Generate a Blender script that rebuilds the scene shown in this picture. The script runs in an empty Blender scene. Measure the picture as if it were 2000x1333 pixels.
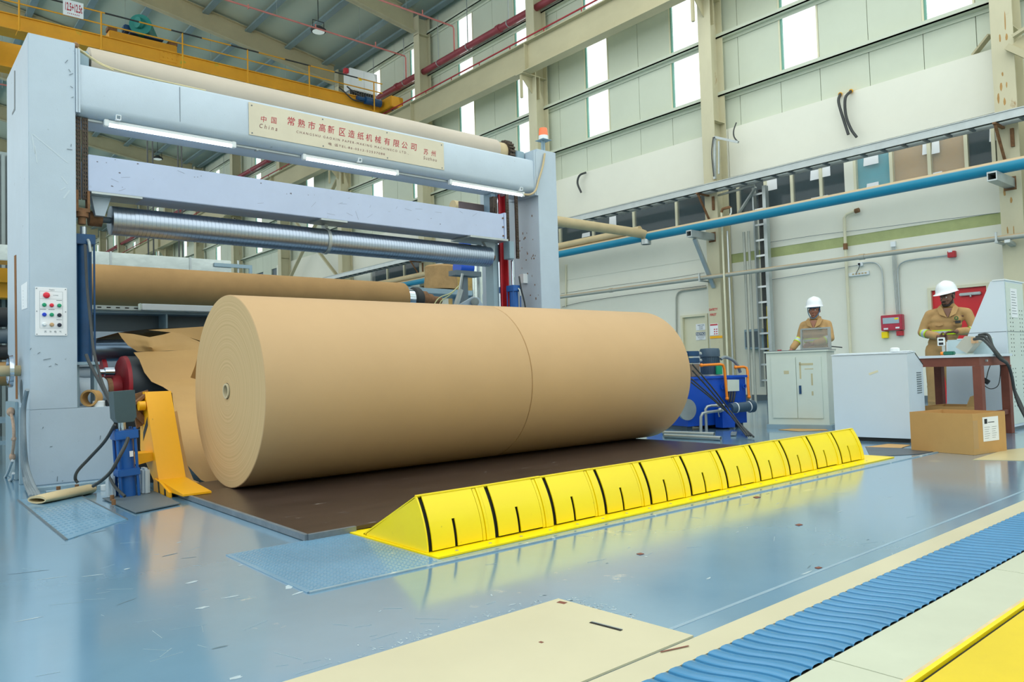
import bpy, bmesh, math, random
from mathutils import Vector, Matrix, noise
random.seed(7)
PI = math.pi
scene = bpy.context.scene
COL = scene.collection

# ---------------------------------------------------------------- camera
YAW, PITCH, ROLL, FPX, HCAM = math.radians(49.453), math.radians(2.2436), math.radians(-1.7035), 1478.28, 0.8
fwd = Vector((math.cos(PITCH)*math.cos(YAW), math.cos(PITCH)*math.sin(YAW), math.sin(PITCH)))
rt0 = Vector((math.sin(YAW), -math.cos(YAW), 0)); up0 = rt0.cross(fwd)
rgt = math.cos(ROLL)*rt0 + math.sin(ROLL)*up0
upv = -math.sin(ROLL)*rt0 + math.cos(ROLL)*up0
cam_d = bpy.data.cameras.new('camera'); cam = bpy.data.objects.new('camera', cam_d); COL.objects.link(cam)
cam_d.sensor_width = 36; cam_d.lens = 36*FPX/2000; cam_d.clip_end = 300; cam_d.clip_start = 0.05
cam.matrix_world = Matrix(((rgt.x, upv.x, -fwd.x, 0), (rgt.y, upv.y, -fwd.y, 0), (rgt.z, upv.z, -fwd.z, HCAM), (0, 0, 0, 1)))
scene.camera = cam
EYE = Vector((0, 0, HCAM))

def at(px, py, ax, v):
    """world point seen at photo pixel (px, py) on the plane ax = v"""
    d = rgt*((px-1000)/FPX) - upv*((py-666.5)/FPX) + fwd
    i = 'xyz'.index(ax)
    return EYE + d*((v-EYE[i])/d[i])

# ---------------------------------------------------------------- sky, exposure
scene.view_settings.view_transform = 'Standard'
scene.view_settings.look = 'None'
scene.view_settings.gamma = 1
scene.view_settings.use_curve_mapping = False
scene.view_settings.exposure = -0.58
world = bpy.data.worlds.new('overcast_sky'); scene.world = world; world.use_nodes = True
bgn = world.node_tree.nodes['Background']
bgn.inputs[0].default_value = (0.93, 1.0, 0.985, 1); bgn.inputs[1].default_value = 2.6
world.cycles.sampling_method = 'AUTOMATIC' if hasattr(world, 'cycles') else None
scene.cycles.max_bounces = 6; scene.cycles.diffuse_bounces = 4; scene.cycles.glossy_bounces = 3
scene.cycles.transmission_bounces = 4; scene.cycles.transparent_max_bounces = 6
scene.cycles.caustics_reflective = False; scene.cycles.caustics_refractive = False
scene.cycles.sample_clamp_indirect = 4.0

def area(name, loc, rot, sx, sy, power, color=(1, 1, 1)):
    d = bpy.data.lights.new(name, 'AREA'); d.shape = 'RECTANGLE'; d.size = sx; d.size_y = sy
    d.energy = power; d.color = color
    o = bpy.data.objects.new(name, d); COL.objects.link(o); o.location = loc; o.rotation_euler = rot
    return o
# daylight through the tall windows of the right-hand wall (its upper strip glazing) and overhead fill lights, added without fixtures
area('window_daylight', (14.3, 13.0, 9.3), (0, math.radians(70), 0), 4.5, 30, 260, (0.93, 1.0, 0.98))
for (x, y, p) in [(4.0, 3.5, 60), (9.5, 4.0, 110), (11.0, 9.0, 150), (4, 15, 130), (10, 14, 130), (5, 26, 220), (5, 42, 260)]:
    area('overhead_fill', (x, y, 10.8), (0, 0, 0), 4, 4, p, (0.95, 1.0, 0.97))

# ---------------------------------------------------------------- materials
def srgb(c):
    if isinstance(c, str): c = tuple(int(c[i:i+2], 16)/255 for i in (0, 2, 4))
    return tuple(x/12.92 if x <= 0.04045 else ((x+0.055)/1.055)**2.4 for x in c)
MATS = {}
def mat(name, col='ffffff', rough=0.55, metal=0.0, var=0.10, scale=3.0, bump=0.0, bscale=60, spots=None, spot_amt=0.0, spot_scale=6.0,
        dust=None, spec=0.5, emit=None, estr=0.0, stretch=(1, 1, 1), coat=0.0, rvar=0.0):
    if name in MATS: return MATS[name]
    m = bpy.data.materials.new(name); m.use_nodes = True; nt = m.node_tree; N = nt.nodes; L = nt.links
    b = N['Principled BSDF']; c = srgb(col)
    b.inputs['Roughness'].default_value = rough; b.inputs['Metallic'].default_value = metal
    b.inputs['Specular IOR Level'].default_value = spec
    if coat: b.inputs['Coat Weight'].default_value = coat; b.inputs['Coat Roughness'].default_value = 0.15
    tc = N.new('ShaderNodeTexCoord'); mp = N.new('ShaderNodeMapping'); mp.inputs['Scale'].default_value = stretch
    L.new(tc.outputs['Object'], mp.inputs[0])
    last = None
    if var > 0:
        n = N.new('ShaderNodeTexNoise'); n.inputs['Scale'].default_value = scale; n.inputs['Detail'].default_value = 6
        n.inputs['Roughness'].default_value = 0.65
        L.new(mp.outputs[0], n.inputs['Vector'])
        r = N.new('ShaderNodeValToRGB'); r.color_ramp.elements[0].position = 0.3; r.color_ramp.elements[1].position = 0.7
        r.color_ramp.elements[0].color = (*[x*(1-var) for x in c], 1); r.color_ramp.elements[1].color = (*[min(1, x*(1+var)) for x in c], 1)
        L.new(n.outputs['Fac'], r.inputs[0]); last = r.outputs[0]
        if rvar:
            mr = N.new('ShaderNodeMapRange'); mr.inputs[1].default_value = 0.3; mr.inputs[2].default_value = 0.7
            mr.inputs[3].default_value = max(0.02, rough-rvar); mr.inputs[4].default_value = rough+rvar
            L.new(n.outputs['Fac'], mr.inputs[0]); L.new(mr.outputs[0], b.inputs['Roughness'])
    def mixin(fac, colr, last):
        mx = N.new('ShaderNodeMix'); mx.data_type = 'RGBA'
        L.new(fac, mx.inputs[0])
        if last is not None: L.new(last, mx.inputs[6])
        else: mx.inputs[6].default_value = (*c, 1)
        mx.inputs[7].default_value = (*srgb(colr), 1)
        return mx.outputs[2]
    if spots:
        n2 = N.new('ShaderNodeTexNoise'); n2.inputs['Scale'].default_value = spot_scale; n2.inputs['Detail'].default_value = 8
        n2.inputs['Roughness'].default_value = 0.7
        L.new(mp.outputs[0], n2.inputs['Vector'])
        r2 = N.new('ShaderNodeValToRGB'); r2.color_ramp.elements[0].position = 1-spot_amt-0.02; r2.color_ramp.elements[1].position = 1-spot_amt+0.04
        L.new(n2.outputs['Fac'], r2.inputs[0]); last = mixin(r2.outputs[0], spots, last)
    if dust:
        g = N.new('ShaderNodeNewGeometry'); s = N.new('ShaderNodeSeparateXYZ'); L.new(g.outputs['Normal'], s.inputs[0])
        r3 = N.new('ShaderNodeValToRGB'); r3.color_ramp.elements[0].position = 0.35; r3.color_ramp.elements[1].position = 0.6
        L.new(s.outputs['Z'], r3.inputs[0]); last = mixin(r3.outputs[0], dust, last)
    if last is not None: L.new(last, b.inputs['Base Color'])
    else: b.inputs['Base Color'].default_value = (*c, 1)
    if bump:
        n4 = N.new('ShaderNodeTexNoise'); n4.inputs['Scale'].default_value = bscale; n4.inputs['Detail'].default_value = 3
        L.new(mp.outputs[0], n4.inputs['Vector'])
        bp = N.new('ShaderNodeBump'); bp.inputs['Strength'].default_value = bump; bp.inputs['Distance'].default_value = 0.01
        L.new(n4.outputs['Fac'], bp.inputs['Height']); L.new(bp.outputs[0], b.inputs['Normal'])
    if emit:
        b.inputs['Emission Color'].default_value = (*srgb(emit), 1); b.inputs['Emission Strength'].default_value = estr
    MATS[name] = m; return m

FRAME = mat('pale_blue_grey_paint', 'b7c6d2', 0.45, var=0.05, scale=2, spots='5d6a70', spot_amt=0.315, spot_scale=13, bump=0.05, bscale=90)
FRAME2 = mat('grey_machine_paint', '8ea6b2', 0.5, var=0.08)
BEAM = mat('lavender_grey_paint', 'b9c6e0', 0.42, var=0.04, scale=3, spots='7c828e', spot_amt=0.325, spot_scale=9)
KRAFT = mat('kraft_paper', 'c6a47a', 0.62, var=0.035, scale=1.2, spec=0.3, bump=0.03, bscale=200)
KRAFT2 = mat('kraft_paper_rough', 'ae8a5c', 0.8, var=0.10, scale=2.5, spec=0.2)
YEL = mat('yellow_paint', 'ffe000', 0.35, var=0.04, scale=2, spots='a8922a', spot_amt=0.31, spot_scale=13)
AMB = mat('amber_paint', 'f5b00c', 0.4, var=0.04, scale=3, spots='8b6914', spot_amt=0.30, spot_scale=16)
CRANE = mat('crane_orange_paint', 'd99a1a', 0.55, var=0.10, scale=1.5, spots='a8a83a', spot_amt=0.35, spot_scale=1.6)
BLACK = mat('black_rubber', '24282a', 0.6, var=0.1)
GAP = mat('black_gap', '1a1a14', 0.8, var=0)
DKSTEEL = mat('brown_steel_plate', '40332e', 0.3, var=0.25, scale=2.5, spots='9a9690', spot_amt=0.33, spot_scale=9, stretch=(0.5, 2, 1), bump=0.05)
STEEL = mat('galvanised_steel', 'b4bcbc', 0.4, 0.6, var=0.08, scale=5)
ALU = mat('bare_aluminium', 'c8ced0', 0.3, 0.8, var=0.05)
CHROME = mat('polished_steel', 'c9d2de', 0.12, 1.0, var=0.03)
RUST = mat('rusty_steel', '7d5a3c', 0.75, 0.2, var=0.35, scale=14, bump=0.2)
GREASE = mat('greasy_chain', '4d4238', 0.55, 0.4, var=0.5, scale=40, bump=0.3)
RED = mat('red_paint', 'c2303a', 0.5, var=0.12, scale=5)
DRED = mat('worn_red_paint', 'a82430', 0.5, var=0.2, scale=7)
BLUE = mat('blue_cylinder_paint', '1a5aa4', 0.38, var=0.10, scale=5)
DBLUE = mat('dark_blue_paint', '16456f', 0.4, var=0.2, scale=5)
TANK = mat('royal_blue_paint', '0f50c0', 0.38, var=0.08, scale=3)
HOSE = mat('dark_hose', '35393a', 0.5, var=0.15, scale=12)
GHOSE = mat('grey_hose', '7d8990', 0.6, var=0.1, scale=12)
WALLW = mat('white_wall_panel', 'e6e6d8', 0.6, var=0.03, scale=0.8, spec=0.3)
CLAD = mat('pale_green_grey_cladding', 'cbd2c0', 0.55, var=0.04, scale=0.6, spec=0.3)
CREAM = mat('cream_paint', 'dcd8bc', 0.5, var=0.05, scale=1.5)
COLM = mat('dusty_beige_paint', 'c8c2a4', 0.6, var=0.09, scale=1.2, spots='a88a60', spot_amt=0.34, spot_scale=3, stretch=(1, 1, 0.4))
GIRD = mat('dusty_girder_paint', 'bcb493', 0.65, var=0.10, scale=1.0, stretch=(1, 0.5, 1))
ROOFM = mat('roof_sheet_liner', 'c2cbb8', 0.5, var=0.05, scale=0.4)
PURL = mat('galvanised_purlin', '8aa0a6', 0.45, 0.2, var=0.06)
WHITE = mat('white_enamel', 'e6ecee', 0.35, var=0.02)
PAPERW = mat('white_paper', 'eef0f2', 0.7, var=0.02)
REDPIPE = mat('red_fire_pipe', '94404a', 0.45, var=0.12)
PINKPIPE = mat('faded_red_pipe', 'd08078', 0.5, var=0.1)
BLUEPIPE = mat('blue_water_pipe', '1787a8', 0.45, var=0.05, dust='cdb590')
TANPIPE = mat('dusty_tan_pipe', 'c3b089', 0.7, var=0.08)
CONDUIT = mat('grey_conduit', 'a9aca2', 0.5, 0.2, var=0.06, dust='c0a988')
COVER = mat('tan_coverall_cloth', 'b99565', 0.85, var=0.08, scale=9, spec=0.2, bump=0.25, bscale=14)
HIVIS = mat('lime_reflective_tape', 'c8f000', 0.5, var=0)
REFL = mat('silver_reflective_tape', 'b8c4cc', 0.35, var=0)
SKIN1 = mat('brown_skin', 'a06a52', 0.5, var=0.08, scale=18)
SKIN2 = mat('dark_brown_skin', '7a5340', 0.5, var=0.08, scale=18)
HAIR = mat('black_hair', '1c1816', 0.7, var=0.2, scale=60)
HELM = mat('white_helmet_plastic', 'eff3f6', 0.25, var=0)
mat('yellowed_tape', 'c0b894', 0.6, var=0.1)
WOOD = mat('red_brown_painted_angle', '7c4435', 0.6, var=0.15, scale=6)
CARD = mat('cardboard', 'c49a62', 0.8, var=0.06, scale=3, spec=0.2)
INK = mat('black_ink', '202226', 0.7, var=0)
REDINK = mat('red_ink', 'b02038', 0.6, var=0)
PLATE = mat('brushed_nameplate', 'cdc6b0', 0.42, 0.25, var=0.06, scale=2)
TUBE = mat('lit_fluorescent_tube', 'f4faff', 0.5, var=0, emit='eef6ff', estr=9.0)
CABW = mat('pale_blue_white_cabinet', 'd2dee8', 0.4, var=0.02, scale=2)
CABG = mat('pale_green_grey_cabinet', 'd2dcd2', 0.45, var=0.03, scale=3)
GREYP = mat('dark_grey_panel', '5c6a72', 0.5, var=0.08)
OLIVE = mat('olive_wall_strip', 'a9b27a', 0.7, var=0.12, scale=3)
ORANGE = mat('orange_pipe_paint', 'f58a1e', 0.4, var=0.05)
MOTOR = mat('motor_grey_paint', '3c5468', 0.45, var=0.08)
TEAL = mat('teal_motor_paint', '1d8078', 0.45, var=0.1)
ROPE = mat('dusty_rope', 'b59a86', 0.9, var=0.2, scale=30, bump=0.4)

def glass(name, tint, alpha, rough=0.05):
    m = bpy.data.materials.new(name); m.use_nodes = True; nt = m.node_tree; N = nt.nodes; L = nt.links
    out = N['Material Output']; N.remove(N['Principled BSDF'])
    t = N.new('ShaderNodeBsdfTransparent'); g = N.new('ShaderNodeBsdfPrincipled'); mx = N.new('ShaderNodeMixShader')
    g.inputs['Base Color'].default_value = (*srgb(tint), 1); g.inputs['Roughness'].default_value = rough
    mx.inputs[0].default_value = alpha
    L.new(t.outputs[0], mx.inputs[1]); L.new(g.outputs[0], mx.inputs[2]); L.new(mx.outputs[0], out.inputs[0])
    return m
GLASS = glass('clear_window_glass', 'e8f4f0', 0.12)
DGLASS = glass('dim_office_glass', '66757a', 0.30)
MESHG = glass('grey_fine_mesh', 'a9a6a0', 0.42, 0.6)

# ---------------------------------------------------------------- mesh builder
WM = {}
def tag(o, label=None, cat=None, group=None, kind=None):
    if label: o['label'] = label
    if cat: o['category'] = cat
    if group: o['group'] = group
    if kind: o['kind'] = kind
    return o
def root_matrix(o):
    while o.parent is not None: o = o.parent
    return WM[o.name]
def thing(name, loc, label, cat, group=None, rot=0.0):
    o = bpy.data.objects.new(name, None); COL.objects.link(o)
    o.location = loc; o.rotation_euler = (0, 0, rot); o.empty_display_size = 0.1
    WM[o.name] = Matrix.Translation(Vector(loc)) @ Matrix.Rotation(rot, 4, 'Z')
    return tag(o, label, cat, group)

SPLIT = {k: k for k in ('drop_cable', 'buffer_block', 'trunnion_block', 'tie_rod', 'bolt', 'anchor_bolt', 'shoe_plate', 'shaft', 'hub_',  'hanger_arm', 'bearing_housing', 'bearing_block', 'beam_end_flange', 'end_plate', 'sprinkler_head',
    'pipe_coupling', 'carriage_wheel', 'handrail_black_band', 'handrail', 'steel_pipe', 'solenoid_valve', 'tank_foot', 'cabinet_door', 'lifting_eye', 'filter_clamp', 'orange_elbow', 'clamp_cup', 'channel_bolt', 'air_tube', 'brace_angle', 'stay',
    'cylinder_nut', 'junction_cable', 'black_stripe', 'plate_bolt', 'plate_rivet', 'panel_screw', 'duct_seam', 'rail_hook', 'top_rim', 'end_cap', 'wound_end', 'power_cable', 'side_cover', 'edge_bar', 'white_label', 'cabinet_leg', 'plate_rim', 'red_channel_', 'strut')}
SPLIT.update({'rungs': 'rung', 'cables': 'cable', 'pale_cables': 'pale_cable', 'side_rails': 'side_rail', 'cabinet_legs': 'cabinet_leg', 'sockets': 'socket'})
class MB:
    def __init__(s, smooth=None): s.bm = bmesh.new(); s.smooth = smooth
    def face(s, vs):
        try: return s.bm.faces.new(vs)
        except ValueError: return None
    def box(s, a, b, bev=0.0, M=None):
        x0, y0, z0 = a; x1, y1, z1 = b
        x0, x1 = min(x0, x1), max(x0, x1); y0, y1 = min(y0, y1), max(y0, y1); z0, z1 = min(z0, z1), max(z0, z1)
        c = [(x, y, z) for z in (z0, z1) for y in (y0, y1) for x in (x0, x1)]
        vs = [s.bm.verts.new(M @ Vector(p) if M else p) for p in c]
        fs = [s.bm.faces.new([vs[i] for i in f]) for f in ((0, 2, 3, 1), (4, 5, 7, 6), (0, 1, 5, 4), (2, 6, 7, 3), (0, 4, 6, 2), (1, 3, 7, 5))]
        if bev > 0:
            es = list({e for f in fs for e in f.edges})
            bmesh.ops.bevel(s.bm, geom=es, offset=min(bev, 0.45*min(x1-x0, y1-y0, z1-z0)), segments=2, affect='EDGES')
        return s
    def cyl(s, p0, p1, r0, r1=None, n=24, cap=True):
        return s.lathe(p0, p1, [(0, r0), (1, r0 if r1 is None else r1)], n, cap, unit=True)
    def lathe(s, p0, p1, prof, n=24, cap=True, unit=False):
        """prof: (distance along axis from p0, radius)"""
        p0 = Vector(p0); p1 = Vector(p1); ax = p1-p0; ln = ax.length; ax.normalize()
        u = ax.orthogonal().normalized(); v = ax.cross(u); rings = []
        for t, r in prof:
            c = p0+ax*(t*ln if unit else t)
            rings.append([s.bm.verts.new(c+(u*math.cos(2*PI*k/n)+v*math.sin(2*PI*k/n))*max(r, 1e-4)) for k in range(n)])
        for A, B in zip(rings, rings[1:]):
            for k in range(n): s.face([A[k], A[(k+1) % n], B[(k+1) % n], B[k]])
        if cap:
            if prof[0][1] > 1e-3: s.face(list(reversed(rings[0])))
            if prof[-1][1] > 1e-3: s.face(rings[-1])
        return s
    def ring(s, p0, p1, ro, ri, n=32):
        p0 = Vector(p0); p1 = Vector(p1); ax = (p1-p0).normalized(); u = ax.orthogonal().normalized(); v = ax.cross(u)
        R = []
        for c, r in ((p0, ro), (p1, ro), (p1, ri), (p0, ri)):
            R.append([s.bm.verts.new(c+(u*math.cos(2*PI*k/n)+v*math.sin(2*PI*k/n))*r) for k in range(n)])
        for i in range(4):
            A, B = R[i], R[(i+1) % 4]
            for k in range(n): s.face([A[k], A[(k+1) % n], B[(k+1) % n], B[k]])
        return s
    def tube(s, pts, r, n=8, cap=True, sub=0):
        P = [Vector(p) for p in pts]
        if sub:
            Q = []
            for i in range(len(P)-1):
                a = P[i-1] if i > 0 else P[i]*2-P[i+1]; b, c = P[i], P[i+1]; d = P[i+2] if i+2 < len(P) else c*2-b
                for k in range(sub):
                    t = k/sub
                    Q.append(0.5*((2*b)+(c-a)*t+(2*a-5*b+4*c-d)*t*t+(-a+3*b-3*c+d)*t**3))
            P = Q+[P[-1]]
        rr = r if isinstance(r, (list, tuple)) else None
        rings = []; u = None
        for i, p in enumerate(P):
            d = (P[min(i+1, len(P)-1)]-P[max(i-1, 0)])
            if d.length < 1e-9: continue
            d.normalize()
            u = d.orthogonal() if u is None else u-d*u.dot(d)
            if u.length < 1e-6: u = d.orthogonal()
            u.normalize(); v = d.cross(u)
            q = r if rr is None else rr[0]+(rr[1]-rr[0])*i/(len(P)-1)
            rings.append([s.bm.verts.new(p+(u*math.cos(2*PI*k/n)+v*math.sin(2*PI*k/n))*q) for k in range(n)])
        for A, B in zip(rings, rings[1:]):
            for k in range(n): s.face([A[k], A[(k+1) % n], B[(k+1) % n], B[k]])
        if cap and len(rings) > 1: s.face(list(reversed(rings[0]))); s.face(rings[-1])
        return s
    def bar(s, p0, p1, w, h, side=None):
        """rectangular bar from p0 to p1; w across, h in the third direction"""
        p0 = Vector(p0); p1 = Vector(p1); d = (p1-p0).normalized()
        a = Vector(side) if side else (Vector((0, 0, 1)).cross(d) if abs(d.z) < 0.95 else Vector((1, 0, 0)))
        a = (a-d*a.dot(d)).normalized(); b = d.cross(a)
        vs = [s.bm.verts.new(c+a*(i*w/2)+b*(j*h/2)) for c in (p0, p1) for i, j in ((-1, -1), (1, -1), (1, 1), (-1, 1))]
        for f in ((3, 2, 1, 0), (4, 5, 6, 7), (0, 1, 5, 4), (1, 2, 6, 5), (2, 3, 7, 6), (3, 0, 4, 7)): s.face([vs[i] for i in f])
        return s
    def prism(s, poly, off):
        """poly: 3D points of one planar face; off: extrusion vector"""
        off = Vector(off); A = [s.bm.verts.new(Vector(p)) for p in poly]; B = [s.bm.verts.new(Vector(p)+off) for p in poly]
        s.face(list(reversed(A))); s.face(B); n = len(A)
        for k in range(n): s.face([A[k], A[(k+1) % n], B[(k+1) % n], B[k]])
        return s
    def ico(s, c, r, sc=(1, 1, 1), sub=2, M=None):
        g = bmesh.ops.create_icosphere(s.bm, subdivisions=sub, radius=r)
        for v in g['verts']:
            p = Vector((v.co.x*sc[0], v.co.y*sc[1], v.co.z*sc[2]))
            if M is not None: p = M @ p
            v.co = p+Vector(c)
        return s
    def grid(s, fn, nu, nv, thick=0.0):
        V = [[s.bm.verts.new(fn(i/nu, j/nv)) for j in range(nv+1)] for i in range(nu+1)]
        for i in range(nu):
            for j in range(nv): s.face([V[i][j], V[i+1][j], V[i+1][j+1], V[i][j+1]])
        if thick:
            s.bm.normal_update()
            bmesh.ops.solidify(s.bm, geom=s.bm.faces[:], thickness=thick)
        return s
    def islands(s):
        seen = set(); out = []
        for v in s.bm.verts:
            if v in seen: continue
            st = [v]; seen.add(v); comp = []
            while st:
                a = st.pop(); comp.append(a)
                for e in a.link_edges:
                    b = e.other_vert(a)
                    if b not in seen: seen.add(b); st.append(b)
            out.append(comp)
        return out
    def build(s, name, m, parent=None, local=False, smooth=35, label=None, recalc=True):
        bm = s.bm
        if name in SPLIT and parent is not None:
            isl = s.islands()
            if len(isl) > 1:
                o = None
                for comp in isl:
                    q = MB(); mp = {v: q.bm.verts.new(v.co) for v in comp}; done = set()
                    for v in comp:
                        for f in v.link_faces:
                            if f not in done: done.add(f); q.face([mp[w] for w in f.verts])
                    o = q.build('\0'+SPLIT[name], m, parent, local, smooth, label, recalc)
                bm.free(); return o
            name = SPLIT[name]
        name = name.lstrip('\0')
        if recalc: bmesh.ops.recalc_face_normals(bm, faces=bm.faces[:])
        me = bpy.data.meshes.new(name); 
        if parent is not None and not local: bm.transform(root_matrix(parent).inverted())
        bm.to_mesh(me); bm.free()
        ms = m if isinstance(m, (list, tuple)) else [m]
        for q in ms: me.materials.append(q)
        if smooth:
            for p in me.polygons: p.use_smooth = True
            try: me.set_sharp_from_angle(angle=math.radians(smooth))
            except Exception: pass
        o = bpy.data.objects.new(name, me); COL.objects.link(o)
        if parent is not None: o.parent = parent
        else: WM[o.name] = Matrix.Identity(4)
        if label: o['label'] = label
        return o
def solo(name, mb, m, label, cat, group=None, smooth=35):
    """a thing that is one mesh: its origin is moved to the base of the mesh"""
    o = mb.build(name, m, smooth=smooth)
    vs = o.data.vertices; n = len(vs)
    c = Vector((sum(v.co.x for v in vs)/n, sum(v.co.y for v in vs)/n, min(v.co.z for v in vs)))
    o.data.transform(Matrix.Translation(-c)); o.location = c; WM[o.name] = Matrix.Translation(c)
    return tag(o, label, cat, group)
def struct(name, mb, m, parent=None, smooth=35):
    o = mb.build(name, m, parent, smooth=smooth)
    if parent is None: o['kind'] = 'structure'
    return o
def part(name, m, parent, fn, smooth=35, label=None, local=False):
    mb = MB(); fn(mb); return mb.build(name, m, parent, smooth=smooth, label=label, local=local)
def dup(o, loc=None, parent=None, label=None, group=None, delta=None):
    c = o.copy(); COL.objects.link(c); c.parent = parent
    if parent is None:
        L = Vector(loc) if loc is not None else Vector(o.location)+Vector(delta)
        c.location = L; WM[c.name] = Matrix.Translation(L) @ Matrix.Rotation(o.rotation_euler.z, 4, 'Z')
        if label: c['label'] = label
        if group: c['group'] = group
    for ch in list(o.children): dup(ch, parent=c)
    return c

_bf = None
def text(name, s, m, parent, p0, xdir, updir, width=None, height=0.1, depth=0.0015, shear=0.0, bold=0.0, center=False, spacing=1.0):
    """lettering standing on its base line at p0, running along xdir"""
    cu = bpy.data.curves.new(name, 'FONT'); cu.body = s; cu.size = 1; cu.extrude = 0; cu.shear = shear; cu.offset = bold; cu.space_character = spacing
    cu.resolution_u = 3
    o = bpy.data.objects.new(name, cu); COL.objects.link(o)
    bpy.context.view_layer.update()
    me = bpy.data.meshes.new_from_object(o.evaluated_get(bpy.context.evaluated_depsgraph_get()))
    bpy.data.objects.remove(o)
    if not len(me.vertices): return None
    xs = [v.co.x for v in me.vertices]; ys = [v.co.y for v in me.vertices]
    w = max(xs)-min(xs); h = max(ys)-min(ys); sy = height/h; sx = (width/w) if width else sy
    X = Vector(xdir).normalized(); U = Vector(updir).normalized(); Nn = X.cross(U); p0 = Vector(p0)
    if center: p0 = p0 - X*(w*sx/2)
    R = root_matrix(parent).inverted() if parent is not None else Matrix.Identity(4)
    for v in me.vertices: v.co = R @ (p0 + X*((v.co.x-min(xs))*sx) + U*((v.co.y-min(ys))*sy) + Nn*depth)
    me.materials.clear(); me.materials.append(m)
    ob = bpy.data.objects.new(name, me); COL.objects.link(ob); ob.parent = parent
    return ob
def blob(name, m, parent, fn, voxel=0.012, smooth_it=4):
    """joins overlapping solids into one continuous skin"""
    mb = MB(); fn(mb); o = mb.build(name, m, parent, local=True)
    md = o.modifiers.new('r', 'REMESH'); md.mode = 'VOXEL'; md.voxel_size = voxel; md.use_smooth_shade = True
    sm = o.modifiers.new('s', 'SMOOTH'); sm.iterations = smooth_it; sm.factor = 0.5
    bpy.context.view_layer.update()
    me = bpy.data.meshes.new_from_object(o.evaluated_get(bpy.context.evaluated_depsgraph_get()))
    o.modifiers.clear(); o.data = me
    me.materials.clear(); me.materials.append(m)
    for p in me.polygons: p.use_smooth = True
    return o
# ================================================================= the hall
XW = 14.8; YFAR = 88.0
COLY = [3.98+5.72*k for k in range(15)]
def roof_z(x): return 13.1+0.16*(14.8-x)
ORD = ['nearest', 'second', 'third', 'fourth', 'fifth', 'sixth', 'seventh', 'eighth', 'ninth', 'tenth', 'eleventh', 'twelfth', 'thirteenth', 'fourteenth', 'fifteenth']

# floor: glossy light blue paint, worn, with dust film
fm = mat('blue_floor_paint', '749db8', 0.14, var=0.10, scale=0.7, spots='b9c6c4', spot_amt=0.345, spot_scale=2.6, bump=0.03, bscale=4, rvar=0.06, stretch=(1, 1, 1), spec=0.8, coat=0.8)
struct('floor', MB().box((-9.3, -6.2, -0.12), (15.2, YFAR, 0)), fm)

# right wall, ground storey lining, glazed office strip, white band, ribbed cladding above
struct('unseen_wall_left', MB().box((-9.3, -6, 0), (-9.1, YFAR, 3.2)), WALLW)  # unseen low wall, added to cut sky light from the left
struct('unseen_wall_near', MB().box((-9.3, -6.2, 0), (15, -6.0, 5.0)), WALLW)  # unseen, added behind the camera to hold back sky light
w = MB()
w.box((14.7, -3, 0), (14.95, 4.52-0.0, 3.05)); 
w.box((14.7, 5.48, 0), (14.95, 10.24, 3.05)); w.box((14.7, 4.52, 2.07), (14.95, 5.48, 3.05))
w.box((14.7, 10.24, 1.98), (14.95, 10.98, 3.05)); w.box((14.7, 10.98, 0), (14.95, 34, 3.05))
w.box((14.7, -3, 3.25), (14.95, 34, 3.95))
wr = struct('wall_right', w, WALLW)
struct('olive_strip', MB().box((14.71, -3, 3.05), (14.9, 9.6, 3.25)), OLIVE, wr)
struct('upper_lining', MB().box((14.71, 9.6, 3.05), (14.9, 34, 3.25)), WALLW, wr)
struct('white_band', MB().box((14.68, -3, 4.97), (14.9, 9.5, 6.07)).box((14.68, 9.52, 4.97), (14.9, 21.0, 6.07)).box((14.68, 21.04, 4.97), (14.9, 34, 6.07)), WALLW, wr)
sk = MB()
for a, b in ((-3, 4.5), (5.5, 10.2), (11.0, 34)): sk.box((14.67, a, 0), (14.72, b, 0.12))
struct('baseboard_right', sk, GREYP)
WIN0 = [4.53+2.85*k for k in range(-2, 29)]
cl = MB()
edges = [-3.0]
for y in WIN0: edges += [y, y+0.87]
edges += [YFAR]
ys = []
for i in range(0, len(edges)-1, 2):          # solid stretches between windows, split into sheets
    a, b = edges[i], edges[i+1]; n = max(1, round((b-a)/0.95))
    for k in range(n): ys.append((a+(b-a)*k/n, a+(b-a)*(k+1)/n))
for a, b in ys: cl.box((14.80, a+0.006, 3.95 if a > 34 else 6.0), (14.86, b-0.006, 13.3))
for y in WIN0:
    cl.box((14.80, y+0.006, 6.0), (14.86, y+0.864, 6.92)); cl.box((14.80, y, 12.45), (14.86, y+0.87, 13.3))
for k in range(58): cl.box((14.80, 34+k*0.95+0.006, 0), (14.86, 34+k*0.95+0.944, 3.95))
struct('cladding', cl, CLAD, wr)
bk = MB(); bk.box((14.87, -3, 6), (14.9, YFAR, 6.92)).box((14.87, -3, 12.45), (14.9, YFAR, 13.3))
for i in range(0, len(edges)-1, 2): bk.box((14.87, edges[i], 6.92), (14.9, edges[i+1], 12.45))
bk.box((14.87, 34, 0), (14.9, YFAR, 6))
struct('joint_backing', bk, GREYP, wr)
for z in (6.87, 8.2, 9.6, 11.0, 12.45):
    struct('girt', MB().box((14.62, -3, z-0.03), (14.79, YFAR, z+0.0)).box((14.62, -3, z-0.03), (14.635, YFAR, z+0.07)).box((14.77, -3, z-0.1), (14.79, YFAR, z)), CLAD, wr)
FRAMEG = mat('green_window_frame', '6fa596', 0.5, var=0)
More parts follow.
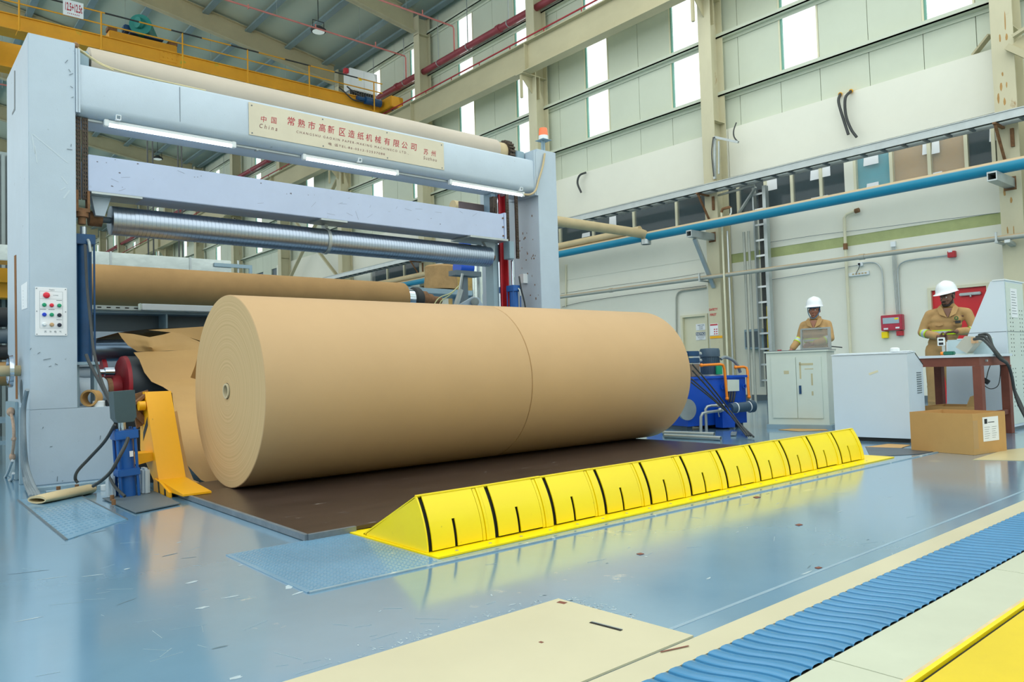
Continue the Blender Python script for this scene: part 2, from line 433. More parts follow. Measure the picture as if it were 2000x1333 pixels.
for i, y in enumerate(WIN0):
    f = MB()
    for a, b in ((y, y+0.035), (y+0.835, y+0.87)): f.box((14.79, a, 6.92), (14.87, b, 12.45))
    f.box((14.79, y, 6.92), (14.87, y+0.87, 6.97)).box((14.79, y, 12.40), (14.87, y+0.87, 12.45))
    wn = struct('window_%d' % (i+1), f, [CREAM])
    struct('frame_edge', MB().box((14.81, y+0.80, 6.97), (14.86, y+0.835, 12.40)), FRAMEG, wn)
    struct('pane', MB().box((14.83, y+0.036, 6.971), (14.836, y+0.799, 12.399)), GLASS, wn)
# office strip windows (ground storey lining), with a dim room behind
mul = [at(p, 360, 'x', 14.72).y for p in (1990, 1945, 1891, 1818, 1743, 1671, 1604, 1547, 1495, 1441)]+[at(p, 420, 'x', 14.72).y for p in (1322, 1238, 1158, 1093)]
mul = [2.2]+mul[:1]+mul[1:]
yy = mul+[mul[-1]+1.15*k for k in range(1, 10)]
nw = len(WIN0)
CURT_B = mat('teal_curtain', '109aae', 0.7, var=0.06); CURT_T = mat('tan_curtain', 'b58a50', 0.8, var=0.08)
for i in range(len(yy)-1):
    a, b = yy[i], yy[i+1]
    f = MB().box((14.69, a-0.03, 3.95), (14.78, a+0.03, 4.97)).box((14.69, a, 3.95), (14.78, b, 4.0)).box((14.69, a, 4.92), (14.78, b, 4.97))
    wn = struct('window_%d' % (nw+1+i), f, CREAM)
    struct('pane', MB().box((14.73, a+0.03, 4.0), (14.736, b-0.03, 4.92)), GLASS if 3 <= i <= 5 else DGLASS, wn)
    if i == 6: struct('white_post', MB().box((14.685, a+0.02, 3.95), (14.79, a+0.20, 4.97)), WALLW, wn)
    mid = (a+b)/2; px_mid = None
    if yy[4] - 0.01 <= a < yy[5]-0.01 or abs(a-yy[3]) < 0.01: struct('curtain', MB().box((14.80, a+0.02, 3.98), (14.82, b-0.02, 4.95)), CURT_T, wn)
    if abs(a-yy[5]) < 0.01: struct('curtain', MB().box((14.80, a+0.02, 3.98), (14.82, b-0.02, 4.95)), CURT_B, wn)
struct('strip_end_lining', MB().box((14.7, yy[-1]+0.03, 3.95), (14.9, 34, 4.97)), WALLW, wr)
struct('trim_1', MB().box((16.6, -3, 3.2), (16.7, 34, 6)).box((14.95, -3, 3.2), (16.6, 34, 3.3)).box((14.95, -3, 5.6), (16.6, 34, 5.7)), GREYP)
sheets = [(1494, 350, 1517, 372, 'taped to the left dark office pane beside the ladder tray'), (1583, 332, 1602, 351, 'high on the dark pane left of the white post'), (1606, 325, 1621, 345, 'high beside the mullion left of the white post'), (1584, 384, 1617, 393, 'low on the dark pane just above the blue pipe'), (1687, 300, 1715, 322, 'at the top of the teal curtained pane'),
          (1693, 357, 1716, 372, 'at the foot of the teal curtained pane'), (1820, 270, 1834, 300, 'at the top of the right tan curtained pane'), (1802, 276, 1811, 302, 'at the top right of the left tan curtained pane'), (1822, 336, 1840, 350, 'at the foot of the right tan curtained pane'), (1933, 245, 1944, 276, 'on the dark pane left of the near column'), (1190, 420, 1203, 442, 'on the dark pane left of the tan pipe elbow'), (1137, 455, 1152, 463, 'low on the dark pane beside the machine column')]
for x0, y0, x1, y1, s in sheets:
    a = at((x0+x1)/2, y0, 'x', 14.725); b = at((x0+x1)/2, y1, 'x', 14.725); ya = at(x0, y0, 'x', 14.725).y; yb = at(x1, y0, 'x', 14.725).y
    mb = MB(); mb.prism([(14.725, ya, a.z), (14.725, yb, a.z), (14.725, yb, b.z), (14.725, ya+0.02, b.z)], (0.002, 0, 0))
    solo('paper_sheet', mb, PAPERW, 'white paper sheet '+s, 'paper sheet', 'white sheets taped to the office windows')
# doors in the lining
d1 = struct('door_1', MB().box((14.74, 10.30, 0), (14.80, 10.93, 1.93)), CREAM)
struct('door_frame', MB().box((14.66, 10.93, 0), (14.82, 10.99, 1.98)).box((14.66, 10.24, 0), (14.82, 10.30, 1.98)).box((14.66, 10.30, 1.93), (14.82, 10.93, 1.98)), CREAM, d1)
def notice(x, y0, y1, z0, z1, p):
    s = struct('notice_sheet', MB().box((x-0.006, y0, z0), (x, y1, z1)), PAPERW, p)
    return s
RD = mat('red_door_paint', 'd3232b', 0.4, var=0.05)
d2 = struct('door_2', MB().box((14.72, 4.55, 0), (14.78, 5.44, 2.02), 0.004), RD)
struct('door_frame', MB().box((14.66, 5.44, 0), (14.82, 5.50, 2.07)).box((14.66, 4.49, 0), (14.82, 4.55, 2.07)).box((14.66, 4.55, 2.02), (14.82, 5.44, 2.07)), CREAM, d2)
struct('door_closer', MB().box((14.66, 4.64, 1.88), (14.72, 4.98, 1.93), 0.01).cyl((14.67, 4.8, 1.85), (14.67, 4.8, 1.9), 0.015), STEEL, d2)
struct('yellow_sticker', MB().box((14.715, 5.0, 1.46), (14.721, 5.12, 1.54)), YEL, d2)
struct('wall_far', MB().box((-9, YFAR, 0), (15, YFAR+0.2, 17.5)), CLAD)

# roof
def sheet_face(z0, z1, y0, y1, x0=-9.0, x1=14.95):
    m = MB(); m.prism([(x0, y0, roof_z(x0)+z0), (x1, y0, roof_z(x1)+z0), (x1, y0, roof_z(x1)+z1), (x0, y0, roof_z(x0)+z1)], (0, y1-y0, 0)); return m
ce = struct('ceiling', sheet_face(0.0, 0.12, 8.5, YFAR+0.2), ROOFM)
x = 14.45; k = 0
while x > -9:
    p = MB(); z = roof_z(x)
    p.box((x-0.12, 8.5, z-0.25), (x+0.10, YFAR, z-0.235)); p.box((x+0.08, 8.5, z-0.235), (x+0.10, YFAR, z)); p.box((x-0.12, 8.5, z-0.235), (x-0.105, YFAR, z-0.18))
    struct('purlin', p, PURL, ce)
    x -= 0.75 if k < 1 else 1.52; k += 1
for cy in COLY[2:]:
    r = MB()
    def zb(x): return 12.38+0.165*(14.0-x)
    for (zoff, th, w_) in ((0, 0.03, 0.24), (0.70, 0.03, 0.24)):
        r.prism([(-9, cy-w_/2, zb(-9)+zoff-0.0), (14.1, cy-w_/2, zb(14.1)+zoff), (14.1, cy-w_/2, zb(14.1)+zoff+th), (-9, cy-w_/2, zb(-9)+zoff+th)], (0, w_, 0))
    r.prism([(-9, cy-0.01, zb(-9)), (14.1, cy-0.01, zb(14.1)), (14.1, cy-0.01, zb(14.1)+0.7), (-9, cy-0.01, zb(-9)+0.7)], (0, 0.02, 0))
    struct('rafter', r, GIRD, ce)

# columns of the window wall
def colname(i):
    if i == 0: return 'nearest dusty beige steel column, at the right edge, with rust streaks and pipe brackets'
    if i == 1: return 'dusty beige steel column bearing the red SAFETY FIRST lettering behind the blue hydraulic unit'
    if i == 2: return 'dusty beige steel column rising behind the orange beacon of the machine frame'
    return '%s steel column from the right along the window wall, under the roof beams' % ORD[i]
cm = MB()
cm.box((14.2, -0.16, 0), (14.225, 0.16, 12.95)); cm.box((14.64, -0.16, 0), (14.665, 0.16, 12.95)); cm.box((14.225, -0.012, 0), (14.64, 0.012, 12.95))
cm.box((14.1, -0.2, 0), (14.665, 0.2, 0.03)); cm.box((14.2, -0.158, 12.3), (14.66, 0.158, 12.32)); cm.box((14.225, -0.15, 6.2), (14.64, 0.15, 6.21))
col0 = solo('steel_column', cm, COLM, colname(0), 'column', 'H columns along the window wall')
bx = col0.location.copy(); col0.location = (bx.x, bx.y+COLY[0], bx.z)
WM[col0.name] = Matrix.Translation(col0.location)
cols = [col0]
for i, cy in enumerate(COLY[1:], 1):
    c = dup(col0, (bx.x, bx.y+cy, bx.z), label=colname(i)); cols.append(c)
def col_part(i, name, m, mb, label=None): return mb.build(name, m, cols[i], label=label)
# crane corbels on the columns
for i, cy in enumerate(COLY):
    b = MB(); b.box((13.74, cy-0.15, 9.0), (14.9 if False else 14.66, cy+0.15, 9.025))
    b.prism([(13.76, cy-0.01, 9.0), (14.2, cy-0.01, 9.0), (14.2, cy-0.01, 8.55)], (0, 0.02, 0))
    b.box((14.36, cy-0.15, 8.4), (14.38, cy-0.03, 9.0)); b.box((13.78, cy-0.03, 8.35), (13.84, cy+0.03, 9.0))
    col_part(i, 'crane_corbel', GIRD, b)
# crane runway girder
g = thing('crane_runway_girder', (13.9, 20, 9.03), 'long dusty beige crane runway girder on column brackets below the red fire pipe', 'girder')
part('girder_beam', GIRD, g, lambda m: (m.box((13.75, 3, 9.03), (14.05, YFAR-1, 9.055)), m.box((13.75, 3, 9.80), (14.05, YFAR-1, 9.83)), m.box((13.89, 3, 9.055), (13.905, YFAR-1, 9.8))))
for cy in COLY: part('web_stiffener', GIRD, g, lambda m, cy=cy: m.box((13.76, cy-0.22, 9.056), (13.889, cy-0.20, 9.799)))
part('crane_rail', STEEL, g, lambda m: m.box((13.87, 3, 9.831), (13.93, YFAR-1, 9.9)))
part('conductor_pipe', DRED, g, lambda m: (m.cyl((13.77, 3, 9.93), (13.77, YFAR-1, 9.93), 0.022, n=8), [m.box((13.76, y, 9.83), (13.78, y+0.02, 9.93)) for y in [3.2+1.4*k for k in range(55)]]))
# fire pipes
fp = thing('fire_main_pipe', (14.45, 20, 11.1), 'thick red fire main running along the upper windows behind the columns', 'pipe')
part('main_pipe', REDPIPE, fp, lambda m: m.cyl((14.45, 3, 11.08), (14.45, YFAR-2, 11.08), 0.10, n=14))
part('pipe_coupling', REDPIPE, fp, lambda m: [m.cyl((14.45, y, 11.08), (14.45, y+0.14, 11.08), 0.125, n=14) for y in [17.0+5.72*k for k in range(-2, 12)]])
part('pipe_hanger', STEEL, fp, lambda m: [(m.box((14.44, y, 11.1), (14.46, y+0.02, 12.7)), m.ring((14.45, y, 11.08), (14.45, y+0.03, 11.08), 0.115, 0.101, 16)) for y in [16.6, 18.6, 20.2, 22.3, 24.4, 27.5, 30.4, 33.3, 36.2, 40, 44]])
def spr(y, x0, lab):
    t = thing('sprinkler_branch_pipe', (13, y, 11.2), lab, 'pipe', 'sprinkler pipes under the roof')
    part('branch_pipe', PINKPIPE, t, lambda m: m.tube([(14.40, y, 11.17), (14.40, y, 11.88), (14.36, y, 11.95), (x0, y, 11.96+0.02*(14.4-x0))], 0.028, 8))
    part('sprinkler_head', PINKPIPE, t, lambda m: [m.cyl((x, y, 12.0), (x, y, 12.14), 0.02, n=8) for x in [13.2-2.2*k for k in range(int((13.2-x0)/2.2)+1)]])
    part('pipe_hanger', STEEL, t, lambda m: [m.cyl((x, y, 12.02), (x, y, roof_z(x)-0.01), 0.006, n=5) for x in [12.6-2.9*k for k in range(int((12.6-x0)/2.9)+1)]])
spr(19.26, -6, 'faded red sprinkler pipe dropping to the fire main, nearest of the branches under the roof')
spr(22.12, -6, 'faded red sprinkler pipe crossing above the yellow crane electrical cabinet')
spr(28.0, -6, 'faded red sprinkler pipe crossing above the yellow crane handrail, next beyond the cabinet one')
spr(33.7, -6, 'faded red sprinkler pipe seen under the machine top beam, beyond the crane')
# high bay lamps
def bay(px, py, z, lab):
    p = at(px, py, 'z', z); x, y = p.x, p.y
    t = thing('high_bay_lamp', (x, y, z), lab, 'lamp', 'round high bay lamps hanging from the roof')
    part('lamp_housing', BLACK, t, lambda m: m.lathe((x, y, z), (x, y, z+0.3), [(0, 0.24), (0.06, 0.26), (0.1, 0.2), (0.16, 0.12), (0.2, 0.03)], 20))
    part('lamp_lens', mat('frosted_lamp_lens', 'c9d6d2', 0.4, var=0, emit='eafaf4', estr=0.5), t, lambda m: m.cyl((x, y, z-0.012), (x, y, z-0.001), 0.2, n=20))
    part('lamp_bracket', BLACK, t, lambda m: m.tube([(x-0.2, y, z+0.05), (x-0.2, y, z+0.36), (x+0.2, y, z+0.36), (x+0.2, y, z+0.05)], 0.015, 6))
    part('drop_rod', HOSE, t, lambda m: m.cyl((x, y, z+0.36), (x, y, roof_z(x)-0.02), 0.014, n=6))
bay(622, 62, 12.3, 'round black high bay lamp hanging from the roof above the crane cabinet')
bay(308, 311, 12.3, 'small round high bay lamp seen in the gap under the machine top beam')
pz = at(609, 137, 'x', 14.0)
solo('siren_box', MB().box((13.9, 33.5, 12.75), (14.1, 33.8, 13.05)), WHITE, 'small pale box fixed under the roof beside the crane cabinet', 'box')

# ----------------------------------------------------------------- overhead crane
yc = 22.6; SC = 13.9/13.3
def cp(px, py, y=yc): return at(px, py, 'y', y)
cr = thing('overhead_crane', (6, yc, 9.9), 'orange yellow overhead travelling crane bridge with handrails and green motors under the roof', 'crane')
zt, zb_ = 10.27, 9.91
part('bridge_girder', CRANE, cr, lambda m: (m.box((-8.5, yc, zb_), (13.3, yc+0.45, zt)), m.box((-8.5, yc-0.10, zb_-0.035), (13.5, yc+0.5, zb_)), m.box((-8.5, yc-0.05, zt), (13.3, yc+0.5, zt+0.03))))
part('rear_bridge_girder', CRANE, cr, lambda m: (m.box((-8.5, yc+1.9, zb_-0.3), (13.3, yc+2.35, zt)), m.box((-8.5, yc+1.85, zb_-0.34), (13.3, yc+2.4, zb_-0.3))))
part('end_carriage', CRANE, cr, lambda m: (m.box((13.62, yc-0.7, 9.95), (14.12, yc+3.4, 10.33), 0.02), m.box((13.3, yc+0.05, 9.97), (13.62, yc+0.4, 10.3))))
part('carriage_wheel', STEEL, cr, lambda m: [m.cyl((13.86, y, 9.98), (13.94, y, 9.98), 0.079, n=16) for y in (yc-0.4, yc+3.1)])
YH = yc-0.35
posts = [cp(px, 200, YH).x for px in (38, 199, 358, 485, 605, 731)]
RAILZ = 10.79
part('handrail', CRANE, cr, lambda m: [m.cyl((-8, YH, z), (13.5, YH, z), 0.02, n=6) for z in (RAILZ, 10.47)])
for x in posts+[0.4, -2, -4.4]: part('handrail_post', CRANE, cr, lambda m, x=x: (m.cyl((x, YH, 9.78), (x, YH, RAILZ), 0.022, n=6), m.box((x-0.03, YH-0.01, 9.76), (x+0.03, yc+0.01, 9.8))))
part('handrail_black_band', BLACK, cr, lambda m: [m.cyl((x, YH, RAILZ), (x+0.85, YH, RAILZ), 0.022, n=6) for x in [-7+1.7*k for k in range(12)]])
a = cp(123, 4, YH-0.05); b = cp(163, 38, YH-0.05)
sg = part('capacity_sign', WHITE, cr, lambda m: m.box((a.x, YH-0.06, 10.45), (b.x, YH-0.04, 10.87)))
text('sign_lettering', '12.5+12.5t', REDINK, sg, (a.x+0.05, YH-0.062, 10.58), (1, 0, 0), (0, 0, 1), b.x-a.x-0.08, 0.22, bold=0.02)
text('sign_small_lettering', '- - - - - - -', REDINK, sg, (a.x+0.1, YH-0.062, 10.50), (1, 0, 0), (0, 0, 1), b.x-a.x-0.2, 0.03)
# trolley, winch motors
def crx(px, y): return at(px, 100, 'y', y).x
ty = yc+1.0
part('trolley_frame', CRANE, cr, lambda m: m.box((crx(207, ty), ty-0.4, 10.31), (crx(338, ty), ty+0.6, 10.78), 0.02))
mx = crx(284, ty)
part('trolley_motor', TEAL, cr, lambda m: (m.cyl((mx-0.25, ty-0.45, 11.13), (mx+0.2, ty+0.5, 11.13), 0.30, n=20), m.cyl((mx-0.35, ty-0.5, 11.15), (mx-0.25, ty-0.46, 11.15), 0.16, n=16)))
part('motor_coupling', DBLUE, cr, lambda m: (m.box((mx-0.62, ty-0.2, 10.95), (mx-0.36, ty+0.1, 11.15), 0.03), m.box((mx-0.5, ty-0.4, 10.84), (mx+0.4, ty+0.3, 10.9))))
part('buffer_block', RUST, cr, lambda m: [m.box((crx(px, ty)-0.12, ty-0.38, 10.785), (crx(px, ty)+0.12, ty-0.1, 10.9)) for px in (214, 331)])
part('bolt_plate', CRANE, cr, lambda m: (m.box((crx(312, yc), yc-0.012, 10.0), (crx(345, yc), yc, 10.34)), [m.cyl((crx(312, yc)+0.1+0.12*i, yc-0.03, 10.1+0.15*j), (crx(312, yc)+0.1+0.12*i, yc-0.01, 10.1+0.15*j), 0.02, n=6) for i in range(4) for j in range(2)]))
part('drive_motor', DBLUE, cr, lambda m: (m.cyl((12.9, yc-0.2, 10.15), (13.5, yc-0.2, 10.15), 0.13, n=14), m.cyl((12.6, yc-0.18, 10.18), (12.9, yc-0.18, 10.18), 0.07, n=10)))
part('power_cable', HOSE, cr, lambda m: (m.tube([(12.1, yc+0.1, 10.5), (12.2, yc-0.1, 10.30), (12.5, yc-0.12, 10.10), (12.9, yc-0.15, 10.1)], 0.025, 6, sub=5), m.tube([(12.4, yc+0.1, 10.6), (12.5, yc-0.1, 10.4), (12.8, yc-0.12, 10.3)], 0.025, 6, sub=5)))
# crane electrical cabinet
cx0, cx1 = crx(674, yc+0.6), crx(727, yc+0.6)
part('electrical_cabinet', WHITE, cr, lambda m: (m.box((cx0, yc+0.3, 10.62), (cx1, yc+0.75, 11.38), 0.01)))
part('cabinet_door', WHITE, cr, lambda m: (m.box((cx0+0.03, yc+0.285, 10.65), ((cx0+cx1)/2-0.008, yc+0.3, 11.35)), m.box(((cx0+cx1)/2+0.008, yc+0.285, 10.65), (cx1-0.03, yc+0.3, 11.35))))
part('cabinet_legs', STEEL, cr, lambda m: [m.box((x, yc+0.35, 10.30), (x+0.05, yc+0.7, 10.62)) for x in (cx0+0.05, cx1-0.1)])
part('cable_comb', HOSE, cr, lambda m: [m.box((cx0+0.05+i*0.09, yc+0.3, 10.48), (cx0+0.09+i*0.09, yc+0.4, 10.62)) for i in range(int((cx1-cx0)/0.09)-1)])
part('warning_sticker', YEL, cr, lambda m: m.prism([((cx0+cx1)/2-0.22, yc+0.28, 11.0), ((cx0+cx1)/2-0.08, yc+0.28, 11.0), ((cx0+cx1)/2-0.15, yc+0.28, 11.12)], (0, 0.004, 0)))
part('emergency_button', RED, cr, lambda m: m.box((cx0-0.15, yc+0.35, 11.2), (cx0-0.02, yc+0.5, 11.35)))
# ================================================================= winder frame
YF = 7.05
fr = thing('winder_frame', (3.9, 7.6, 0), 'tall pale blue grey portal frame with a lettered nameplate on its top beam', 'machine frame')
LC = part('column', FRAME, fr, lambda m: m.box((0.99, YF, 0.6005), (1.325, 8.25, 3.645), 0.004), label='left column with the button panel')
RC = part('column', FRAME, fr, lambda m: m.box((6.545, YF, 0.6005), (6.88, 8.25, 3.64), 0.004), label='right column below the beacon')
part('base_block', FRAME, fr, lambda m: m.box((0.988, YF-0.002, 0), (1.593, 8.25, 0.60), 0.004))
part('base_block', FRAME, fr, lambda m: m.box((6.28, YF-0.002, 0), (6.882, 8.25, 0.60), 0.004))
0 and part('base_joint', GAP, LC, lambda m: m.box((0.988, YF-0.002, 0.598), (1.325, YF, 0.603)))
# top beam: box with rounded lower front edge
def beam_prof(x0, x1):
    P = [(x0, YF+0.45, 3.48), (x0, YF+0.02, 3.48)]
    P.append((x0, YF+0.003, 3.46)); P.append((x0, YF, 3.14))
    for k in range(1, 7): a = k/6*PI/2; P.append((x0, YF+0.10-0.10*math.cos(a), 3.14-0.085*math.sin(a)))
    P.append((x0, YF+0.45, 3.055)); return P
part('top_beam', FRAME, fr, lambda m: m.prism(beam_prof(1.36, 6.48), (5.12, 0, 0)), smooth=40)
part('beam_end_flange', FRAME, fr, lambda m: (m.box((1.327, YF-0.01, 3.06), (1.342, YF+0.5, 3.60)), m.box((1.345, YF-0.01, 3.06), (1.36, YF+0.5, 3.60))))
part('beam_end_flange', FRAME, fr, lambda m: (m.box((6.481, YF-0.01, 3.03), (6.505, YF+0.5, 3.60)), m.box((6.51, YF-0.01, 3.03), (6.543, YF+0.5, 3.60))))
part('beam_seam', GREYP, fr, lambda m: m.box((at(351, 200, 'y', YF).x, YF-0.0015, 3.14), (at(351, 200, 'y', YF).x+0.004, YF, 3.46)))
part('under_rail', STEEL, fr, lambda m: m.box((1.36, 7.15, 3.036), (6.5, 7.19, 3.054)))
part('rail_hook', STEEL, fr, lambda m: [m.box((x, 7.145, 3.028), (x+0.02, 7.195, 3.0355)) for x in (1.6, 2.9, 4.2, 5.4, 6.3)])
for px, py in ((230, 231), (701, 314), (1016, 370)):
    q = at(px, py, 'y', YF+0.03)
    part('square_socket', WHITE, fr, lambda m, q=q: (m.box((q.x-0.02, YF+0.0, q.z-0.02), (q.x+0.02, YF+0.06, q.z-0.015)), m.box((q.x-0.02, YF, q.z+0.015), (q.x+0.02, YF+0.06, q.z+0.02)), m.box((q.x-0.02, YF, q.z-0.015), (q.x-0.015, YF+0.06, q.z+0.015)), m.box((q.x+0.015, YF, q.z-0.015), (q.x+0.02, YF+0.06, q.z+0.015))))
# left side face details (faces -X)
XL = 0.99
def lp(px, py): return at(px, py, 'x', XL)
a = lp(24, 500); b = lp(31, 780)
part('slot_opening', mat('rust_brown_slot', '8a5a2c', 0.8, var=0.2), LC, lambda m: m.prism([(XL-0.002, lp(28, 500).y, lp(28, 500).z), (XL-0.002, lp(32, 500).y, lp(32, 498).z), (XL-0.002, lp(35, 780).y, lp(35, 780).z), (XL-0.002, lp(31, 780).y, lp(31, 780).z)], (0.001, 0, 0)))
part('oval_opening', GREYP, LC, lambda m: m.prism([(XL-0.002, lp(42, 765).y+0.075*math.cos(k*PI/12), lp(42, 765).z+0.10*math.sin(k*PI/12)) for k in range(24)], (0.001, 0, 0)))
part('slot_opening', GREYP, LC, lambda m: m.prism([(XL-0.002, lp(p, q).y, lp(p, q).z) for p, q in ((28, 138), (30, 138), (30, 215), (24, 225), (24, 221), (28, 212))], (0.001, 0, 0)))
part('lifting_lug', FRAME, LC, lambda m: m.ring((1.08, 8.05, 3.70), (1.11, 8.05, 3.70), 0.06, 0.03, 20))
sp = part('side_notice', PAPERW, LC, lambda m: m.prism([(XL-0.003, lp(p, q).y, lp(p, q).z) for p, q in ((42, 558), (54, 550), (54, 602), (43, 606))], (0.002, 0, 0)))
part('notice_print', GREYP, sp, lambda m: [m.box((XL-0.004, lp(44, 570+6*k).y-0.06, lp(48, 567+6*k).z-0.004), (XL-0.003, lp(44, 570+6*k).y-0.02-0.01*(k % 3)-0.03, lp(48, 567+6*k).z)) for k in range(6)])
part('side_cover', FRAME2, LC, lambda m: (m.box((0.965, 7.62, 0.0), (0.989, 8.2, 0.66), 0.004), m.box((0.95, 7.25, 0), (0.989, 7.32, 0.62), 0.004)))
# paint scuffs on the left column
sc = MB(); random.seed(3)
for px, py, l, an in ((130, 120, 8, 1), (136, 138, 6, -1), (139, 145, 8, .6), (140, 170, 5, -.6), (142, 190, 4, .5), (136, 292, 9, 0), (139, 284, 5, 1.5), (66, 330, 0, 0), (92, 702, 12, .2), (98, 716, 4, .3), (76, 690, 5, .6), (110, 712, 5, -.5), (60, 682, 4, 1.2), (84, 836+0, 3, 1.2), (112, 936, 9, 1.5), (122, 940, 2, 0), (100, 873, 4, 0), (196, 855, 7, 1.5), (192, 725, 0, 0)):
    if l == 0: continue
    q = at(px, py, 'y', YF-0.007); d = Vector((math.cos(an), 0, math.sin(an)))*l*0.0022
    sc.bar(q-d, q+d, 0.004, 0.001, side=(0, 0, 1) if abs(math.sin(an)) < 0.7 else (1, 0, 0))
sc.build('paint_scuff', GREYP, LC)
sc = MB()
for (x0, y0, x1, y1, w_) in ((64, 262, 132, 318, 0.008), (62, 262, 68, 300, 0.010), (68, 285, 72, 318, 0.008), (120, 345, 132, 360, 0.01), (118, 372, 128, 366, 0.01), (124, 388, 136, 372, 0.012)):
    p, q = at(x0, y0, 'y', YF-0.001), at(x1, y1, 'y', YF-0.001); sc.bar(p, q, w_, 0.001, side=(1, 0, 0))
sc.build('pale_scratch', mat('pale_scratch', 'c3d0d8', 0.5, var=0), LC)

# button panel
def fp_(px, py): return at(px, py, 'y', YF-0.012)
P0, P1 = fp_(69, 656), fp_(131, 563)
pn = part('button_panel', PAPERW, fr, lambda m: m.box((P0.x, YF-0.008, P0.z), (P1.x, YF, P1.z), 0.002))
W_, H_ = P1.x-P0.x, P1.z-P0.z
def pp(u, v): return Vector((P0.x+u*W_, YF-0.009, P0.z+v*H_))     # u right, v up
def btn(u, v, r, m_, lab, nm='push_button'):
    c = pp(u, v)
    part(nm, m_, pn, lambda m: m.lathe(c, c+Vector((0, -0.02, 0)), [(0, r*1.15), (0.006, r*1.15), (0.007, r), (0.016, r), (0.02, r*0.7)], 18), label=lab)
GREENB = mat('green_button', '0e9a6c', 0.35, var=0); REDB = mat('red_button', 'e0263e', 0.35, var=0); BLUEB = mat('blue_button', '1440c8', 0.35, var=0); BLKB = mat('black_knob', '20263a', 0.4, var=0)
btn(0.35, 0.835, 0.021, REDB, 'large red emergency button', 'emergency_button')
for u, v, m_, lab in ((0.28, 0.635, GREENB, 'green button'), (0.51, 0.63, REDB, 'small red button'), (0.75, 0.63, GREENB, 'green button'), (0.28, 0.435, BLUEB, 'blue button'), (0.51, 0.435, GREENB, 'green button'), (0.75, 0.43, BLKB, 'black knob'), (0.28, 0.235, WHITE, 'white button'), (0.51, 0.23, KRAFT, 'tan taped knob'), (0.75, 0.225, BLKB, 'black knob')): btn(u, v, 0.0135, m_, lab)
part('panel_outline', GREYP, pn, lambda m: [m.box((pp(u0, v0).x, YF-0.0085, pp(u0, v0).z), (pp(u1, v1).x, YF-0.008, pp(u1, v1).z)) for u0, v0, u1, v1 in ((0.14, 0.915, 0.86, 0.918), (0.14, 0.76, 0.86, 0.763), (0.14, 0.155, 0.86, 0.158), (0.14, 0.155, 0.146, 0.918), (0.854, 0.155, 0.86, 0.918), (0.14, 0.56, 0.86, 0.5625), (0.15, 0.535, 0.34, 0.545), (0.41, 0.535, 0.60, 0.545), (0.66, 0.73, 0.84, 0.74), (0.66, 0.33, 0.84, 0.338))])
text('panel_lettering', 'TOUCU', GREYP, pn, pp(0.43, 0.935)+Vector((0, 0, 0)), (1, 0, 0), (0, 0, 1), W_*0.17, 0.011)
for k, s in enumerate('苏尔电气'): text('panel_lettering', s, GREYP, pn, pp(0.28+0.155*k, 0.062), (1, 0, 0), (0, 0, 1), W_*0.07, 0.017)
text('panel_lettering', '急停按钮', GREYP, pn, pp(0.56, 0.83), (1, 0, 0), (0, 0, 1), W_*0.16, 0.007)
part('panel_screw', GREYP, pn, lambda m: [m.cyl(pp(u, v), pp(u, v)+Vector((0, -0.002, 0)), 0.004, n=8) for u, v in ((0.05, 0.97), (0.95, 0.97), (0.05, 0.5), (0.95, 0.5), (0.05, 0.03), (0.95, 0.03))])

# nameplate with lettering
NX0, NX1, NZ0, NZ1 = 2.79, 5.075, 3.137, 3.455
npl = part('nameplate', PLATE, fr, lambda m: m.box((NX0, YF-0.006, NZ0), (NX1, YF-0.001, NZ1)))
YN = YF-0.007
def nt_(s, cx0, cy0, cx1, cy1, hpx, m_=REDINK, shear=0.0, bold=0.0, sp=1.0):
    """crop coordinates (5x, origin 480,190): base line from (cx0,cy0) to (cx1,..)"""
    a = at(480+cx0/5, 190+cy0/5, 'y', YN); b = at(480+cx1/5, 190+cy1/5, 'y', YN); t = at(480+cx0/5, 190+(cy0-hpx)/5, 'y', YN)
    text('nameplate_lettering', s, m_, npl, (a.x, YN+0.0015, a.z), (1, 0, 0), (0, 0, 1), b.x-a.x, t.z-a.z, shear=shear, bold=bold, spacing=sp)
title = '常熟市高新区造纸机械有限公司'
cxs = [410, 508, 612, 715, 800, 910, 1000, 1090, 1172, 1262, 1352, 1440, 1524, 1615]
cye = [482, 511]
for i, chx in enumerate(title):
    x0 = cxs[i]; yb = 270 + (x0-410)*(515-270)/(1615-410)
    nt_(chx, x0, yb, x0+(72 - i*1.2), yb, 84-i*1.4, shear=0.12, bold=0.006)
for chx, x0, yb in (('中', 148, 238), ('国', 248, 252)): nt_(chx, x0, yb, x0+55, yb, 60, shear=0.08, bold=0.004)
for chx, x0, yb in (('苏', 1738, 558), ('州', 1812, 575)): nt_(chx, x0, yb, x0+44, yb, 58, shear=0.08, bold=0.004)
DKR = mat('dark_red_ink', '6e3038', 0.6, var=0)
nt_('China', 135, 298, 308, 325, 42, DKR, 0.2, sp=1.7)
nt_('CHANGSHU GAOXIN PAPER-MAKING MACHINECO LTD.,', 495, 352, 1590, 562, 28, DKR, 0.1, sp=1.5)
nt_('电 话TEL:86-0512-52537088', 808, 468, 1358, 562, 28, DKR, 0.05, sp=1.3)
nt_('Suzhou', 1736, 606, 1865, 628, 32, DKR, 0.15, sp=1.35)
part('plate_rivet', GREYP, npl, lambda m: [m.cyl((x, YN, z), (x, YN-0.002, z), 0.007, n=8) for x, z in [(NX0+0.03, NZ1-0.03), (NX0+0.03, NZ0+0.02), (3.56, NZ1-0.02), (3.56, NZ0+0.02), (4.32, NZ1-0.02), (4.32, NZ0+0.02), (NX1-0.03, NZ1-0.03), (NX1-0.03, NZ0+0.02)]])

